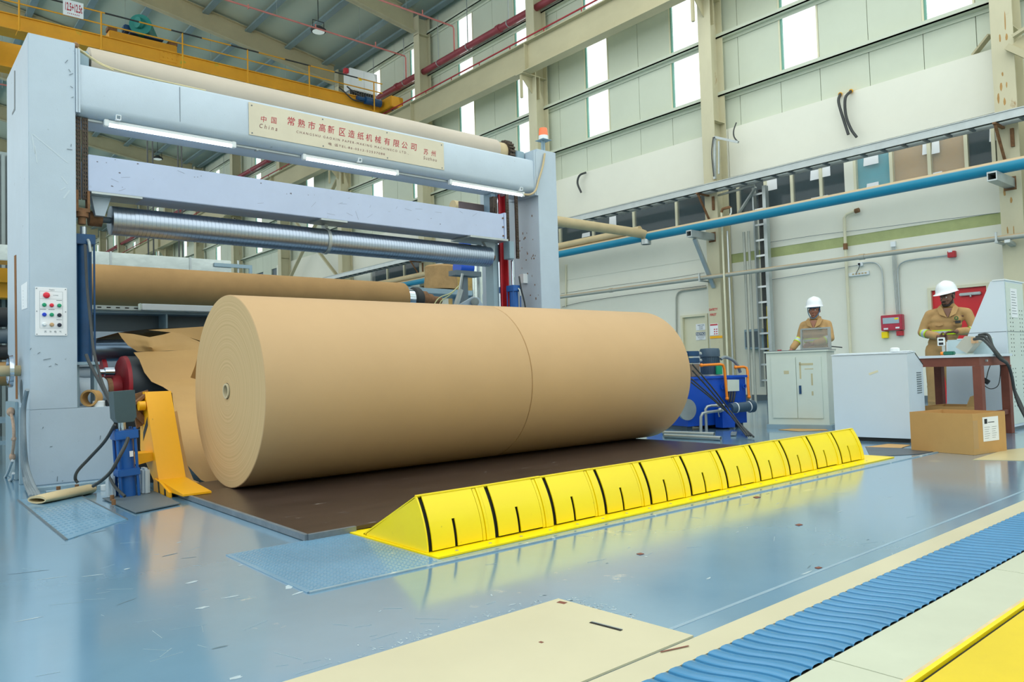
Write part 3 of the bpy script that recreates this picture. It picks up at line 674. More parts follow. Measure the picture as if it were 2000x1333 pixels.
# pale roll lying behind the top beam
rl = thing('spreader_roll', (3.8, 7.36, 3.5), 'long dusty pale roll lying behind the upper edge of the top beam', 'roll')
part('roll_shell', mat('dusty_pale_roll', 'bdb2a2', 0.6, var=0.06, scale=2, spots='b89070', spot_amt=0.27, spot_scale=4), rl, lambda m: m.cyl((1.48, 7.36, 3.60), (6.08, 7.36, 3.60), 0.15, n=40))
part('shaft', STEEL, rl, lambda m: m.cyl((1.37, 7.36, 3.60), (6.47, 7.36, 3.60), 0.03, n=12))
part('end_collar', TANPIPE, rl, lambda m: m.cyl((6.081, 7.36, 3.60), (6.22, 7.36, 3.60), 0.13, n=32))
part('sprocket', GREASE, rl, lambda m: [m.ring((6.225, 7.36, 3.60), (6.27, 7.36, 3.60), 0.15, 0.08, 26), m.ring((6.28, 7.36, 3.60), (6.31, 7.36, 3.60), 0.15, 0.08, 26), [m.box((6.225, 7.36+0.155*math.cos(k*PI/10)-0.012, 3.6+0.155*math.sin(k*PI/10)-0.012), (6.31, 7.36+0.155*math.cos(k*PI/10)+0.012, 3.6+0.155*math.sin(k*PI/10)+0.012)) for k in range(20)]])
part('bearing_block', FRAME2, rl, lambda m: (m.box((1.37, 7.2, 3.5), (1.46, 7.5, 3.66), 0.01), m.box((6.33, 7.2, 3.485), (6.47, 7.5, 3.62), 0.01)))
part('rope_tie', mat('straw_rope', 'cfc39a', 0.8, var=0.1), rl, lambda m: (m.tube([(1.35, YF+0.03, 3.62), (1.55, YF+0.03, 3.52), (1.85, YF+0.02, 3.49), (2.4, YF+0.03, 3.487)], 0.008, 6, sub=4), m.tube([(1.36, YF+0.05, 3.61), (1.5, YF+0.03, 3.53), (1.62, YF+0.02, 3.49)], 0.006, 6, sub=4)))
part('rag', mat('rusty_rag', '8a6a4a', 0.9, var=0.4, scale=25), rl, lambda m: [m.ico((1.35+0.02*random.uniform(-1, 1), 7.1+0.03*k, 3.645+0.02*random.uniform(-1, 1)), 0.03, sub=1) for k in range(4)])

# beacon
q = at(1071, 296, 'y', 7.2)
bc = thing('warning_beacon', (6.82, 7.2, 3.645), 'orange and white warning beacon on the right column of the winder frame', 'beacon')
part('bracket', FRAME2, bc, lambda m: (m.box((6.80, 7.19, 3.64), (6.83, 7.24, 3.83), 0.002), m.box((6.74, 7.13, 3.83), (6.90, 7.29, 3.835)), m.cyl((6.785, 7.2, 3.64), (6.785, 7.2, 3.83), 0.006, n=8)))
part('lamp_base', WHITE, bc, lambda m: m.cyl((6.82, 7.21, 3.836), (6.82, 7.21, 3.895), 0.066, 0.064, n=24))
part('lamp_dome', mat('orange_beacon_plastic', 'ff7a4c', 0.3, var=0, emit='ff6a3c', estr=0.25), bc, lambda m: m.lathe((6.82, 7.21, 3.895), (6.82, 7.21, 4.02), [(0, 0.062), (0.085, 0.055), (0.10, 0.05), (0.108, 0.0)], 24))
ch = thing('conduit_hose', (6.5, 7.0, 3.0), 'dusty hose bending down the right end of the top beam', 'hose')
part('hose', TANPIPE, ch, lambda m: m.tube([at(1064, 300, 'y', 7.03), at(1060, 325, 'y', 7.02), at(1052, 352, 'y', 7.02), at(1046, 372, 'y', 7.02), at(1036, 380, 'y', 7.03), at(1024, 380, 'y', 7.1)], 0.013, 8, sub=5))

# fluorescent battens under the top beam
def batten(x0, x1, y, z, lab):
    t = thing('fluorescent_lamp', ((x0+x1)/2, y, z), lab, 'lamp', 'tube lamps under the top beam')
    part('lamp_body', WHITE, t, lambda m: m.box((x0, y-0.02, z), (x1, y+0.02, z+0.025)))
    part('lamp_tube', TUBE, t, lambda m: m.cyl((x0+0.03, y, z-0.014), (x1-0.03, y, z-0.014), 0.0135, n=12))
    part('end_cap', WHITE, t, lambda m: (m.box((x0-0.01, y-0.024, z-0.03), (x0+0.03, y+0.024, z+0.03), 0.005), m.box((x1-0.03, y-0.024, z-0.03), (x1+0.01, y+0.024, z+0.03), 0.005)))
Yb = 7.12
for (a0, b0, a1, b1), s in (((205, 243, 458, 287), 'left'), ((592, 309, 776, 341), 'middle'), ((878, 360, 1022, 382), 'right')):
    p, q = at(a0, b0, 'y', Yb), at(a1, b1, 'y', Yb)
    batten(p.x, q.x, Yb, 3.032, s+' lit white tube lamp under the front of the top beam')
p, q = at(188, 243, 'y', 7.36), at(300, 266, 'y', 7.36)
batten(p.x, q.x+0.3, 7.56, 3.125, 'lit tube lamp at the back edge under the left end of the top beam')
p = at(925, 360, 'y', 7.4)
batten(p.x-0.55, p.x-0.05, 7.56, 3.125, 'lit tube lamp at the back edge behind the right lamp')

# rider beam and grooved rider roll
YR = 7.12
rb = thing('rider_beam', (3.7, 7.25, 2.42), 'pale lavender grey crosswise box beam with chipped paint above the polished roll', 'beam')
x0r = 1.43; x1r = at(984, 430, 'y', YR).x
part('box_beam', BEAM, rb, lambda m: m.box((x0r, YR, 2.425), (x1r, YR+0.34, 2.74), 0.005))
part('end_plate', BEAM, rb, lambda m: m.box((x1r+0.001, YR-0.012, 2.43), (x1r+0.03, YR+0.36, 2.76)))
part('bolt', RUST, rb, lambda m: [m.cyl((x1r-0.02, YR-0.012, z), (x1r-0.02, YR-0.001, z), 0.01, n=8) for z in (2.47, 2.58, 2.69)])
part('shoe_plate', STEEL, rb, lambda m: (m.box((5.45, YR-0.05, 2.40), (x1r+0.02, YR+0.35, 2.424)), m.box((1.45, YR-0.02, 2.405), (1.85, YR+0.25, 2.424)), m.box((3.55, YR-0.02, 2.405), (3.85, YR+0.25, 2.424))))
part('hanger_arm', FRAME, rb, lambda m: (m.prism([(1.47, 7.2, 2.404), (1.62, 7.2, 2.404), (1.57, 7.2, 2.24), (1.50, 7.2, 2.24)], (0, 0.08, 0)), m.prism([(5.80, 7.26, 2.404), (5.98, 7.26, 2.404), (5.97, 7.26, 2.24), (5.93, 7.26, 2.24)], (0, 0.05, 0))))
part('bearing_housing', RUST, rb, lambda m: (m.cyl((1.47, 7.32, 2.23), (1.57, 7.32, 2.23), 0.065, n=18), m.cyl((5.925, 7.32, 2.23), (5.99, 7.32, 2.23), 0.05, n=18)))
rr_ = thing('rider_roll', (3.7, 7.32, 2.10), 'polished silver grooved roll hanging under the lavender beam', 'roll')
prof = [(0, 0.03), (0.0, 0.120), (0.004, 0.128)]
xx = 0.03; Lr = 4.27
while xx < Lr-0.03:
    if abs(xx-2.03) < 0.03: xx += 0.035; continue
    prof += [(xx, 0.128), (xx+0.001, 0.1255), (xx+0.005, 0.1255), (xx+0.006, 0.128)]; xx += 0.035
prof += [(Lr, 0.128), (Lr, 0.03)]
RCH = mat('brushed_roll_steel', 'b0bccb', 0.33, 1.0, var=0.03, scale=3)
part('roll_shell', RCH, rr_, lambda m: m.lathe((1.638, 7.32, 2.23), (1.638+Lr, 7.32, 2.23), prof, 48))
part('shaft', GREYP, rr_, lambda m: (m.cyl((1.571, 7.32, 2.23), (1.637, 7.32, 2.23), 0.028, n=14), m.cyl((5.909, 7.32, 2.23), (5.924, 7.32, 2.23), 0.028, n=14)))
part('strap_hanger', STEEL, rr_, lambda m: (m.ring((3.68, 7.32, 2.23), (3.715, 7.32, 2.23), 0.139, 0.1295, 40), m.box((3.68, 7.28, 2.364), (3.715, 7.36, 2.404))))

# left lifting gear
def strip_chain(m, x0, z0, z1, y, w_=0.05):
    z = z1
    for dx in (0, w_*0.39, w_*0.78): m.box((x0+dx, y-0.012, z1), (x0+dx+w_*0.22, y+0.012, z0))
    while z < z0:
        m.box((x0+0.001, y-0.010, z), (x0+w_-0.001, y+0.010, z+0.017)); z += 0.034
cl_ = thing('lifting_chain', (1.4, 7.2, 2.3), 'greasy brown leaf chains with clevis hanging beside the left frame column', 'chain')
part('chain', GREASE, cl_, lambda m: (strip_chain(m, 1.333, 3.05, 2.35, 7.14, 0.045), strip_chain(m, 1.388, 3.05, 2.35, 7.14, 0.045)))
part('clevis', RUST, cl_, lambda m: (m.box((1.333, 7.1, 2.24), (1.352, 7.19, 2.42)), m.box((1.42, 7.1, 2.24), (1.438, 7.19, 2.42)), m.box((1.353, 7.1, 2.24), (1.42, 7.19, 2.27)), m.cyl((1.385, 7.145, 2.20), (1.385, 7.145, 2.24), 0.05, n=18), m.cyl((1.385, 7.145, 2.14), (1.385, 7.145, 2.20), 0.03, n=14)))
def cylinder(x, y, zt, z0, ztop, r, lab, m_=BLUE, nm='hydraulic_cylinder'):
    t = thing(nm, (x, y, z0), lab, 'hydraulic cylinder')
    part('barrel', m_, t, lambda m: m.cyl((x, y, z0), (x, y, ztop-0.001), r, n=24))
    part('head_block', m_, t, lambda m: m.box((x-r*1.25, y-r*1.25, ztop), (x+r*1.25, y+r*1.25, ztop+r*1.4), 0.004))
    part('tie_rod', m_, t, lambda m: [m.cyl((x+sx*r*1.08, y+sy*r*1.08, z0), (x+sx*r*1.08, y+sy*r*1.08, ztop-0.001), r*0.13, n=8) for sx in (-1, 1) for sy in (-1, 1)])
    part('piston_rod', CHROME, t, lambda m: m.cyl((x, y, ztop+r*1.4+0.001), (x, y, zt), r*0.42, n=18))
    part('hose_fitting', STEEL, t, lambda m: m.tube([(x+r*0.3, y-r*1.3, ztop+r*0.6), (x+r*0.35, y-r*1.7, ztop+r*0.2), (x+r*0.5, y-r*1.75, ztop-r*1.1)], r*0.2, 8))
    return t
lcy = cylinder(1.405, 7.20, 2.13, 0.98, 1.97, 0.062, 'tall dark blue hydraulic cylinder beside the left frame column', DBLUE)
part('foot_plate', FRAME2, lcy, lambda m: (m.box((1.33, 7.1, 0.955), (1.5, 7.3, 0.979)), m.box((1.335, 7.16, 0.60), (1.36, 7.3, 0.955)), m.box((1.47, 7.16, 0.60), (1.495, 7.3, 0.955))))
h = solo('hydraulic_hose', MB().tube([at(166, 478, 'y', 7.02), at(170, 560, 'y', 6.98), at(178, 640, 'y', 6.9), at(184, 690, 'y', 6.8), at(200, 748, 'y', 6.7), at(222, 795, 'y', 6.5)], 0.011, 8, sub=6), HOSE, 'thin dark hose running down the tall blue left cylinder', 'hose')
h = solo('hydraulic_hose', MB().tube([at(168, 693, 'y', 7.0), at(176, 712, 'y', 6.95), at(196, 750, 'y', 6.8), at(220, 795, 'y', 6.5)], 0.014, 8, sub=6), HOSE, 'dark yellow-worn hose slanting from the cylinder foot to the grey box', 'hose')
# right lifting gear
gx = at(971, 560, 'y', 7.3).x
gr = thing('guide_rail', (6.2, 7.4, 0), 'right vertical guide rails with red channel between the rolls and the right frame column', 'guide rail')
g0, g1 = at(965, 590, 'y', 7.35).x, at(977, 590, 'y', 7.35).x
part('rail', FRAME2, gr, lambda m: m.box((g0, 7.35, 0), (g1, 7.5, 3.05)))
part('linear_guide', CHROME, gr, lambda m: m.box((g1-0.03, 7.33, 0.9), (g1-0.01, 7.349, 3.05)))
r0, r1 = at(979, 560, 'y', 7.34).x, at(994, 560, 'y', 7.34).x
part('red_channel', RED, gr, lambda m: (m.box((r0, 7.34, 1.62), (r0+0.02, 7.5, 3.05)), m.box((r0+0.02, 7.42, 1.62), (r1-0.01, 7.44, 3.05)), m.box((r1-0.01, 7.34, 1.62), (r1+0.005, 7.5, 3.05))))
part('yellow_block', AMB, gr, lambda m: m.box((r0+0.03, 7.36, 0.6), (r1-0.012, 7.41, 1.62)))
part('top_bracket', GREASE, gr, lambda m: (m.box((6.0, 7.3, 2.8), (6.07, 7.37, 3.0)), m.box((6.02, 7.28, 2.78), (6.05, 7.4, 2.86))))
part('brown_plate', mat('brown_guard_plate', '6a5a56', 0.6, var=0.1), gr, lambda m: m.box((5.62, 7.5, 2.76), (6.05, 7.52, 2.93)))
c0, c1 = at(991, 430, 'y', 7.2).x, at(1009, 430, 'y', 7.2).x
clr = thing('lifting_chain', (c0, 7.2, 2.3), 'two dark greasy chains hanging beside the right frame column', 'chain')
part('chain', GREASE, clr, lambda m: (strip_chain(m, c0-0.02, 3.05, 2.42, 7.2, 0.04), strip_chain(m, c1-0.02, 3.05, 2.22, 7.2, 0.04)))
part('clevis', FRAME2, clr, lambda m: m.box((c0-0.03, 7.14, 2.2), (c0+0.05, 7.26, 2.42), 0.005))
cylinder(c1-0.05, 7.24, 2.2, 0.6, 1.80, 0.055, 'blue hydraulic cylinder beside the right frame column', BLUE)
part('clamp_block', WHITE, gr, lambda m: m.box((6.47, 7.3, 1.93), (6.544, 7.38, 2.05)))
solo('hydraulic_hose', MB().tube([at(1014, 540, 'y', 7.16), at(1018, 565, 'y', 7.15), at(1026, 600, 'y', 7.15), at(1028, 640, 'y', 7.15)], 0.01, 8, sub=4), HOSE, 'thin hose on the blue cylinder by the right frame column', 'hose')
# rust speckle on the inner face of the right column
random.seed(5); m_ = MB()
for k in range(26):
    y = random.uniform(7.1, 7.45); z = random.choice([random.uniform(1.7, 2.8), random.uniform(2.2, 2.6)])
    m_.box((6.5435, y, z), (6.545, y+random.uniform(0.005, 0.02), z+random.uniform(0.006, 0.03)))
m_.build('rust_speck', RUST, RC)

# ================================================================= paper rolls
RR = 0.685; RY = 5.43; RZ = 0.03+RR+0.0
def end_mat():
    m = bpy.data.materials.new('wound_paper_end'); m.use_nodes = True; nt = m.node_tree; N = nt.nodes; L = nt.links
    b = N['Principled BSDF']; b.inputs['Roughness'].default_value = 0.8; b.inputs['Specular IOR Level'].default_value = 0.15
    g = N.new('ShaderNodeTexCoord'); sp = N.new('ShaderNodeSeparateXYZ'); L.new(g.outputs['Object'], sp.inputs[0])
    cb = N.new('ShaderNodeCombineXYZ'); L.new(sp.outputs['Y'], cb.inputs[0]); L.new(sp.outputs['Z'], cb.inputs[1])
    ln = N.new('ShaderNodeVectorMath'); ln.operation = 'LENGTH'; L.new(cb.outputs[0], ln.inputs[0])
    no = N.new('ShaderNodeTexNoise'); no.noise_dimensions = '2D'; no.inputs['Scale'].default_value = 1.6; L.new(cb.outputs[0], no.inputs['Vector'])
    ml = N.new('ShaderNodeMath'); ml.operation = 'MULTIPLY_ADD'; ml.inputs[1].default_value = 0.012; L.new(no.outputs['Fac'], ml.inputs[0]); L.new(ln.outputs['Value'], ml.inputs[2])
    n1 = N.new('ShaderNodeTexNoise'); n1.noise_dimensions = '1D'; n1.inputs['Scale'].default_value = 70; n1.inputs['Detail'].default_value = 4
    L.new(ml.outputs[0], n1.inputs['W'])
    r = N.new('ShaderNodeValToRGB'); r.color_ramp.elements[0].position = 0.28; r.color_ramp.elements[1].position = 0.75
    r.color_ramp.elements[0].color = (*srgb('c9aa7c'), 1); r.color_ramp.elements[1].color = (*srgb('d8b98c'), 1)
    L.new(n1.outputs['Fac'], r.inputs[0]); L.new(r.outputs[0], b.inputs['Base Color'])
    return m
ENDM = end_mat()
def paper_roll(x0, x1, lab):
    t = thing('paper_roll', ((x0+x1)/2, RY, RZ-RR), lab, 'paper roll', 'big kraft paper rolls on the steel plate')
    c = Vector((0, RY, RZ))
    mb = MB().lathe((x0, RY, RZ), (x1, RY, RZ), [(0.0, RR-0.006), (0.003, RR-0.001), (0.006, RR), (x1-x0-0.006, RR), (x1-x0-0.003, RR-0.001), (x1-x0, RR-0.006)], 128, cap=False)
    w_ = mb.build('paper_winding', KRAFT, t)
    # annular faces with the object origin on the axis
    for x in (x0, x1):
        mb = MB()
        A = [mb.bm.verts.new((x, (RR-0.006)*math.cos(k*PI/64), (RR-0.006)*math.sin(k*PI/64))) for k in range(128)]
        B = [mb.bm.verts.new((x, 0.055*math.cos(k*PI/64), 0.055*math.sin(k*PI/64))) for k in range(128)]
        for k in range(128):
            mb.bm.faces.new([A[k], A[(k+1) % 128], B[(k+1) % 128], B[k]] if x == x1 else [B[k], B[(k+1) % 128], A[(k+1) % 128], A[k]])
        e = mb.build('wound_end', ENDM, t, local=True, smooth=0); e.location = root_matrix(t).inverted() @ Vector((0, RY, RZ))
    part('paper_core', mat('core_board', 'cdbf9f', 0.7, var=0.05), t, lambda m: m.ring((x0-0.012, RY, RZ), (x1+0.0, RY, RZ), 0.054, 0.042, 40))
    part('core_gap', GAP, t, lambda m: m.ring((x0-0.001, RY, RZ), (x0-0.0002, RY, RZ), 0.058, 0.0545, 40))
    return t
paper_roll(1.96, 4.272, 'near half of the big kraft paper roll, its wound end and core facing left')
paper_roll(4.278, 6.47, 'far half of the big kraft paper roll, right of the dark seam line')

# ================================================================= machinery behind
rw = thing('parent_reel', (4.2, 10, 1.7), 'long kraft parent reel lying across the machine behind the front roll', 'paper roll')
part('paper_winding', KRAFT2, rw, lambda m: m.cyl((1.45, 10, 1.965), (6.33, 10, 1.965), 0.247, n=64))
part('reel_spool', CHROME, rw, lambda m: m.cyl((6.331, 10, 1.965), (6.55, 10, 1.965), 0.16, n=32))
part('reel_stand', FRAME2, rw, lambda m: m.box((6.86, 9.9, 0), (6.98, 10.1, 1.86)))
part('reel_stand', FRAME2, rw, lambda m: m.box((1.28, 9.9, 0), (1.44, 10.1, 2.05)))
part('rubber_ring', BLACK, rw, lambda m: m.lathe((6.5, 10, 1.965), (6.7, 10, 1.965), [(0.0, 0.165), (0.03, 0.19), (0.12, 0.19), (0.16, 0.16)], 32))
part('shaft_end', RUST, rw, lambda m: m.lathe((6.66, 10, 1.965), (7.1, 10, 1.965), [(0, 0.14), (0.1, 0.14), (0.101, 0.11), (0.22, 0.10), (0.23, 0.07), (0.4, 0.06)], 24))
# galvanised duct
p, q = at(178, 490, 'y', 13.0), at(178, 519, 'y', 13.0)
DUCT = mat('shiny_duct_foil', 'c9d3cf', 0.25, 0.85, var=0.06, bump=0.5, bscale=3)
dx1 = at(452, 530, 'y', 13.0).x
du = thing('air_duct', (4, 13, q.z), 'shiny galvanised air duct crossing above the parent reel', 'duct')
part('duct_shell', DUCT, du, lambda m: m.box((1.2, 13.0, q.z), (dx1, 13.5, p.z), 0.01))
part('duct_end_frame', FRAME2, du, lambda m: (m.box((dx1-0.3, 12.96, p.z-0.12), (dx1+0.35, 12.995, p.z-0.06)), m.box((dx1+0.3, 12.96, q.z-0.8), (dx1+0.35, 13.0, p.z-0.12))))
part('duct_seam', STEEL, du, lambda m: [m.box((x, 12.985, q.z-0.01), (x+0.03, 13.0, p.z+0.01)) for x in (2.9, 4.1, 4.9)])
part('drop_cable', HOSE, du, lambda m: [m.cyl((x, 13.2, p.z), (x, 13.2, 5.75), 0.012, n=6) for x in (3.52, 3.60, 4.0, 4.06)])
# crosswise grey beam with recess
bb = thing('machine_crossbeam', (3.6, 9.0, 0.9), 'grey recessed steel crossbeam under the parent reel', 'beam')
Yb2 = 9.0
zt1 = at(178, 607, 'y', Yb2).z; zt2 = at(178, 648, 'y', Yb2).z
part('top_flange', FRAME2, bb, lambda m: m.box((1.45, Yb2, zt1-0.02), (6.3, Yb2+0.3, zt1+0.01)))
part('recess_plate', GREYP, bb, lambda m: m.box((1.45, Yb2+0.28, zt2-0.2), (6.3, Yb2+0.3, zt1-0.02)))
part('lower_plate', FRAME, bb, lambda m: m.box((1.45, Yb2-0.02, zt2-0.42), (6.3, Yb2+0.279, zt2)))
for px in (324, 480): part('rib', FRAME2, bb, lambda m, px=px: m.box((at(px, 630, 'y', Yb2).x, Yb2, zt2+0.001), (at(px, 630, 'y', Yb2).x+0.02, Yb2+0.279, zt1-0.021)))
part('perforated_angle', STEEL, bb, lambda m: (m.box((1.45, Yb2-0.06, zt1+0.011), (6.3, Yb2, zt1+0.055)), ))
part('angle_slot', GAP, bb, lambda m: [m.box((1.6+0.09*k, Yb2-0.062, zt1+0.027), (1.64+0.09*k, Yb2-0.0605, zt1+0.039)) for k in range(14)])
fl = thing('batten_lamp', (3.3, Yb2-0.15, zt1+0.06), 'unlit white batten lamp lying on the grey crossbeam', 'lamp')
l0, l1 = at(275, 600, 'y', Yb2-0.1).x, at(470, 612, 'y', Yb2-0.1).x
part('lamp_body', WHITE, fl, lambda m: m.box((l0, Yb2-0.14, zt1+0.01), (l1, Yb2-0.07, zt1+0.08), 0.006))
part('end_cap', CABG, fl, lambda m: m.box((l0-0.02, Yb2-0.142, zt1+0.008), (l0-0.001, Yb2-0.068, zt1+0.082), 0.004))
# winder drums
dr1 = thing('guide_roller', (3.5, 8.3, 1.0), 'smooth dark steel roller partly covered by torn kraft paper', 'roller')
part('roller_shell', mat('dull_dark_steel', '6d8296', 0.28, 0.7, var=0.05), dr1, lambda m: m.cyl((1.62, 8.3, 1.12), (6.3, 8.3, 1.12), 0.11, n=36))
dr = thing('winding_drum', (3.5, 8.0, 0.52), 'black rubber covered winding drum with red flange behind the yellow arm', 'drum')
part('drum_shell', mat('scuffed_black_drum', '3a4148', 0.5, var=0.25, scale=4), dr, lambda m: m.cyl((1.915, 8.0, 0.78), (6.25, 8.0, 0.78), 0.272, n=48))
part('red_flange', DRED, dr, lambda m: (m.lathe((1.86, 8.0, 0.78), (1.914, 8.0, 0.78), [(0, 0.24), (0.02, 0.27), (0.054, 0.275)], 48), m.cyl((1.70, 8.0, 0.74), (1.859, 8.0, 0.74), 0.13, n=28)))
part('dark_backdrop', mat('dark_backdrop', '23282b', 0.8, var=0.2), dr, lambda m: (m.box((1.62, 7.45, 0.0), (6.2, 7.6, 0.50)), m.box((1.6, 6.45, 0.0), (1.9, 6.6, 0.42))))  # dark boxes added to darken the space under the drum
part('shaft', CHROME, dr, lambda m: (m.cyl((1.60, 7.9, 0.90), (1.75, 7.9, 0.90), 0.028, n=16), m.cyl((1.71, 7.9, 0.90), (1.79, 7.9, 0.90), 0.045, n=16)))
dr2 = thing('red_guard_disc', (1.75, 8.25, 0.6), 'dark red disc standing left of the winding drum flange', 'disc')
part('disc', RED, dr2, lambda m: m.cyl((1.76, 8.35, 0.86), (1.80, 8.35, 0.86), 0.2, n=36))
mg = thing('gear_motor', (1.5, 7.7, 0.6), 'grey gear motor standing on the base block behind the frame column', 'motor')
part('motor_body', FRAME, mg, lambda m: (m.lathe((1.40, 7.62, 0.73), (1.66, 7.62, 0.73), [(0, 0.10), (0.03, 0.125), (0.06, 0.125), (0.08, 0.12), (0.24, 0.12), (0.26, 0.1)], 28), m.cyl((1.36, 7.7, 0.90), (1.60, 7.7, 0.90), 0.058, n=22), m.prism([(1.38, 7.6, 0.95), (1.6, 7.6, 0.95), (1.56, 7.6, 1.05), (1.42, 7.6, 1.05)], (0, 0.2, 0))))
part('rust_band', RUST, mg, lambda m: m.cyl((1.661, 7.62, 0.73), (1.70, 7.62, 0.73), 0.11, n=24))
solo('cardboard_core', MB().ring((1.42, 7.12, 0.675), (1.48, 7.2, 0.675), 0.07, 0.055, 30), CARD, 'short cardboard core ring standing on the base block beside the frame column', 'core')
solo('white_cup', MB().lathe((1.50, 7.14, 0.60), (1.50, 7.14, 0.65), [(0, 0.045), (0.045, 0.047), (0.05, 0.04)], 24), WHITE, 'squat white plastic cup on the base block', 'cup')
solo('black_box', MB().box((1.555, 7.1, 0.601), (1.59, 7.17, 0.655), 0.004), BLACK, 'little dark box beside the white cup on the base block', 'box')

# torn kraft sheets
def paper(name, rows, lab, m_=None, cols=8):
    """rows: lists of (px, py, depth y); each row runs left to right"""
    mb = MB(); R = []
    for row in rows:
        P = [at(a, b, 'y', c) for a, b, c in row]; R.append([mb.bm.verts.new(p) for p in P])
    for A, B in zip(R, R[1:]):
        for k in range(len(A)-1): mb.face([A[k], A[k+1], B[k+1], B[k]])
    bmesh.ops.subdivide_edges(mb.bm, edges=mb.bm.edges[:], cuts=3, use_grid_fill=True, smooth=0.6)
    return solo(name, mb, m_ or KRAFT, lab, 'paper sheet', 'torn kraft sheets over the rollers', smooth=60)
TORN = mat('torn_kraft_paper', 'c99f63', 0.65, var=0.06, scale=2)
paper('kraft_sheet', [[(183, 663, 8.2), (230, 650, 8.2), (292, 643, 8.2), (345, 641, 8.2), (400, 639, 8.2)],
                      [(200, 663, 8.4), (235, 657, 8.35), (292, 650, 8.45), (345, 650, 8.3), (400, 664, 8.1)],
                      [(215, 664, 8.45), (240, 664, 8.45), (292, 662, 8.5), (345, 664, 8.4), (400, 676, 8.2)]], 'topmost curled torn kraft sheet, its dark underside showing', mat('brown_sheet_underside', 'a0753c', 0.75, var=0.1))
paper('kraft_sheet', [[(290, 645, 8.12), (340, 642, 8.12), (400, 638, 8.12)], [(338, 650, 8.08), (362, 655, 8.08), (400, 663, 8.08)], [(341, 651, 8.07), (372, 660, 8.07), (400, 669, 8.07)]], 'flat kraft sheet edge reaching behind the big roll top', TORN)
paper('kraft_sheet', [[(231, 650, 7.98), (262, 653, 7.98), (292, 659, 7.9), (318, 654, 7.95), (336, 649, 7.98), (362, 656, 8.0), (400, 672, 8.02)],
                      [(238, 661, 7.93), (268, 664, 7.9), (292, 667, 7.82), (318, 664, 7.9), (340, 660, 7.93), (365, 664, 7.97), (400, 676, 7.99)],
                      [(250, 675, 7.88), (275, 676, 7.85), (296, 679, 7.78), (320, 675, 7.84), (345, 672, 7.88), (370, 674, 7.92), (400, 680, 7.95)],
                      [(268, 687, 7.86), (285, 687.5, 7.84), (302, 687, 7.8), (325, 685.5, 7.82), (348, 685, 7.85), (372, 684, 7.88), (400, 683, 7.9)]], 'middle torn kraft sheet with pointed crease over the dark roller', TORN)
paper('kraft_sheet', [[(261, 689, 7.80), (290, 687, 7.80), (330, 686, 7.80), (365, 684, 7.80), (420, 682, 7.80)],
                      [(272, 703, 7.74), (297, 702, 7.73), (333, 701, 7.73), (366, 700, 7.73), (420, 699, 7.73)],
                      [(282, 728, 7.68), (305, 727, 7.67), (337, 726, 7.67), (368, 725, 7.67), (420, 724, 7.67)],
                      [(296, 746, 7.62), (315, 744, 7.62), (342, 743, 7.62), (370, 742, 7.62), (420, 741, 7.62)],
                      [(318, 756, 7.5), (330, 756, 7.5), (350, 756, 7.5), (374, 756, 7.5), (420, 756, 7.5)],
                      [(336, 768, 7.3), (344, 775, 7.25), (356, 778, 7.25), (376, 778, 7.25), (425, 778, 7.25)],
                      [(340, 800, 6.9), (348, 805, 6.88), (360, 808, 6.85), (380, 808, 6.85), (428, 808, 6.85)],
                      [(350, 860, 6.4), (358, 862, 6.4), (370, 864, 6.4), (390, 866, 6.4), (434, 866, 6.4)],
                      [(362, 905, 6.15), (372, 909, 6.15), (385, 912, 6.15), (402, 914, 6.15), (440, 914, 6.15)],
                      [(392, 938, 5.98), (402, 942, 5.98), (412, 944, 5.98), (424, 946, 5.98), (446, 946, 5.98)]], 'long kraft sheet draping from the black drum down to the big roll', TORN)
paper('kraft_sheet', [[(338, 805, 6.25), (346, 803, 6.25)], [(341, 860, 6.15), (356, 862, 6.15)], [(342, 905, 6.02), (366, 909, 6.02)], [(346, 935, 5.9), (378, 938, 5.9)], [(357, 944, 5.8), (390, 943, 5.8)]], 'narrow kraft strip hanging beside the yellow arm', TORN)
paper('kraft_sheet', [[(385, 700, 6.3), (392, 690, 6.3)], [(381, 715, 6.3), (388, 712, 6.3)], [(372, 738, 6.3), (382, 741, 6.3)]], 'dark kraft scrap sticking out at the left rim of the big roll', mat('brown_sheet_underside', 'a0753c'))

# things seen between frame and right column, behind the rolls
st = thing('paper_stub_roll', (9.2, 12, 2.5), 'dusty torn paper stub roll standing upright behind the polished roll', 'paper roll')
q0, q1 = at(835, 565, 'y', 11.5), at(886, 522, 'y', 11.5)
cx_, r_ = (q0.x+q1.x)/2, (q1.x-q0.x)/2
part('paper_winding', mat('dusty_paper_stub', 'a8875a', 0.85, var=0.25, scale=4, bump=0.6, bscale=5), st, lambda m: m.lathe((cx_, 11.5, q0.z), (cx_, 11.5, q1.z), [(0, r_*1.0), (0.12, r_*1.03), (0.3, r_*0.97), (q1.z-q0.z-0.03, r_), (q1.z-q0.z, r_*0.9)], 28))
part('steel_cap', STEEL, st, lambda m: m.cyl((cx_-0.02, 11.5, q1.z), (cx_-0.02, 11.5, q1.z+0.04), r_*0.25, n=16))
part('carrier_plate', FRAME2, st, lambda m: (m.box((cx_-0.9, 11.2, q0.z-0.12), (cx_+0.6, 11.8, q0.z-0.02), 0.01), m.box((cx_-0.85, 11.3, 0), (cx_-0.7, 11.7, q0.z-0.12)), m.box((cx_+0.4, 11.3, 0), (cx_+0.55, 11.7, q0.z-0.12))))
sp_ = thing('silver_pipe', (8.3, 10.2, 0), 'upright shiny silver pipe between the torn stub roll and the red channel', 'pipe')
q0 = at(936, 560, 'y', 10.2); w0 = (at(947, 560, 'y', 10.2).x-at(925, 560, 'y', 10.2).x)/2
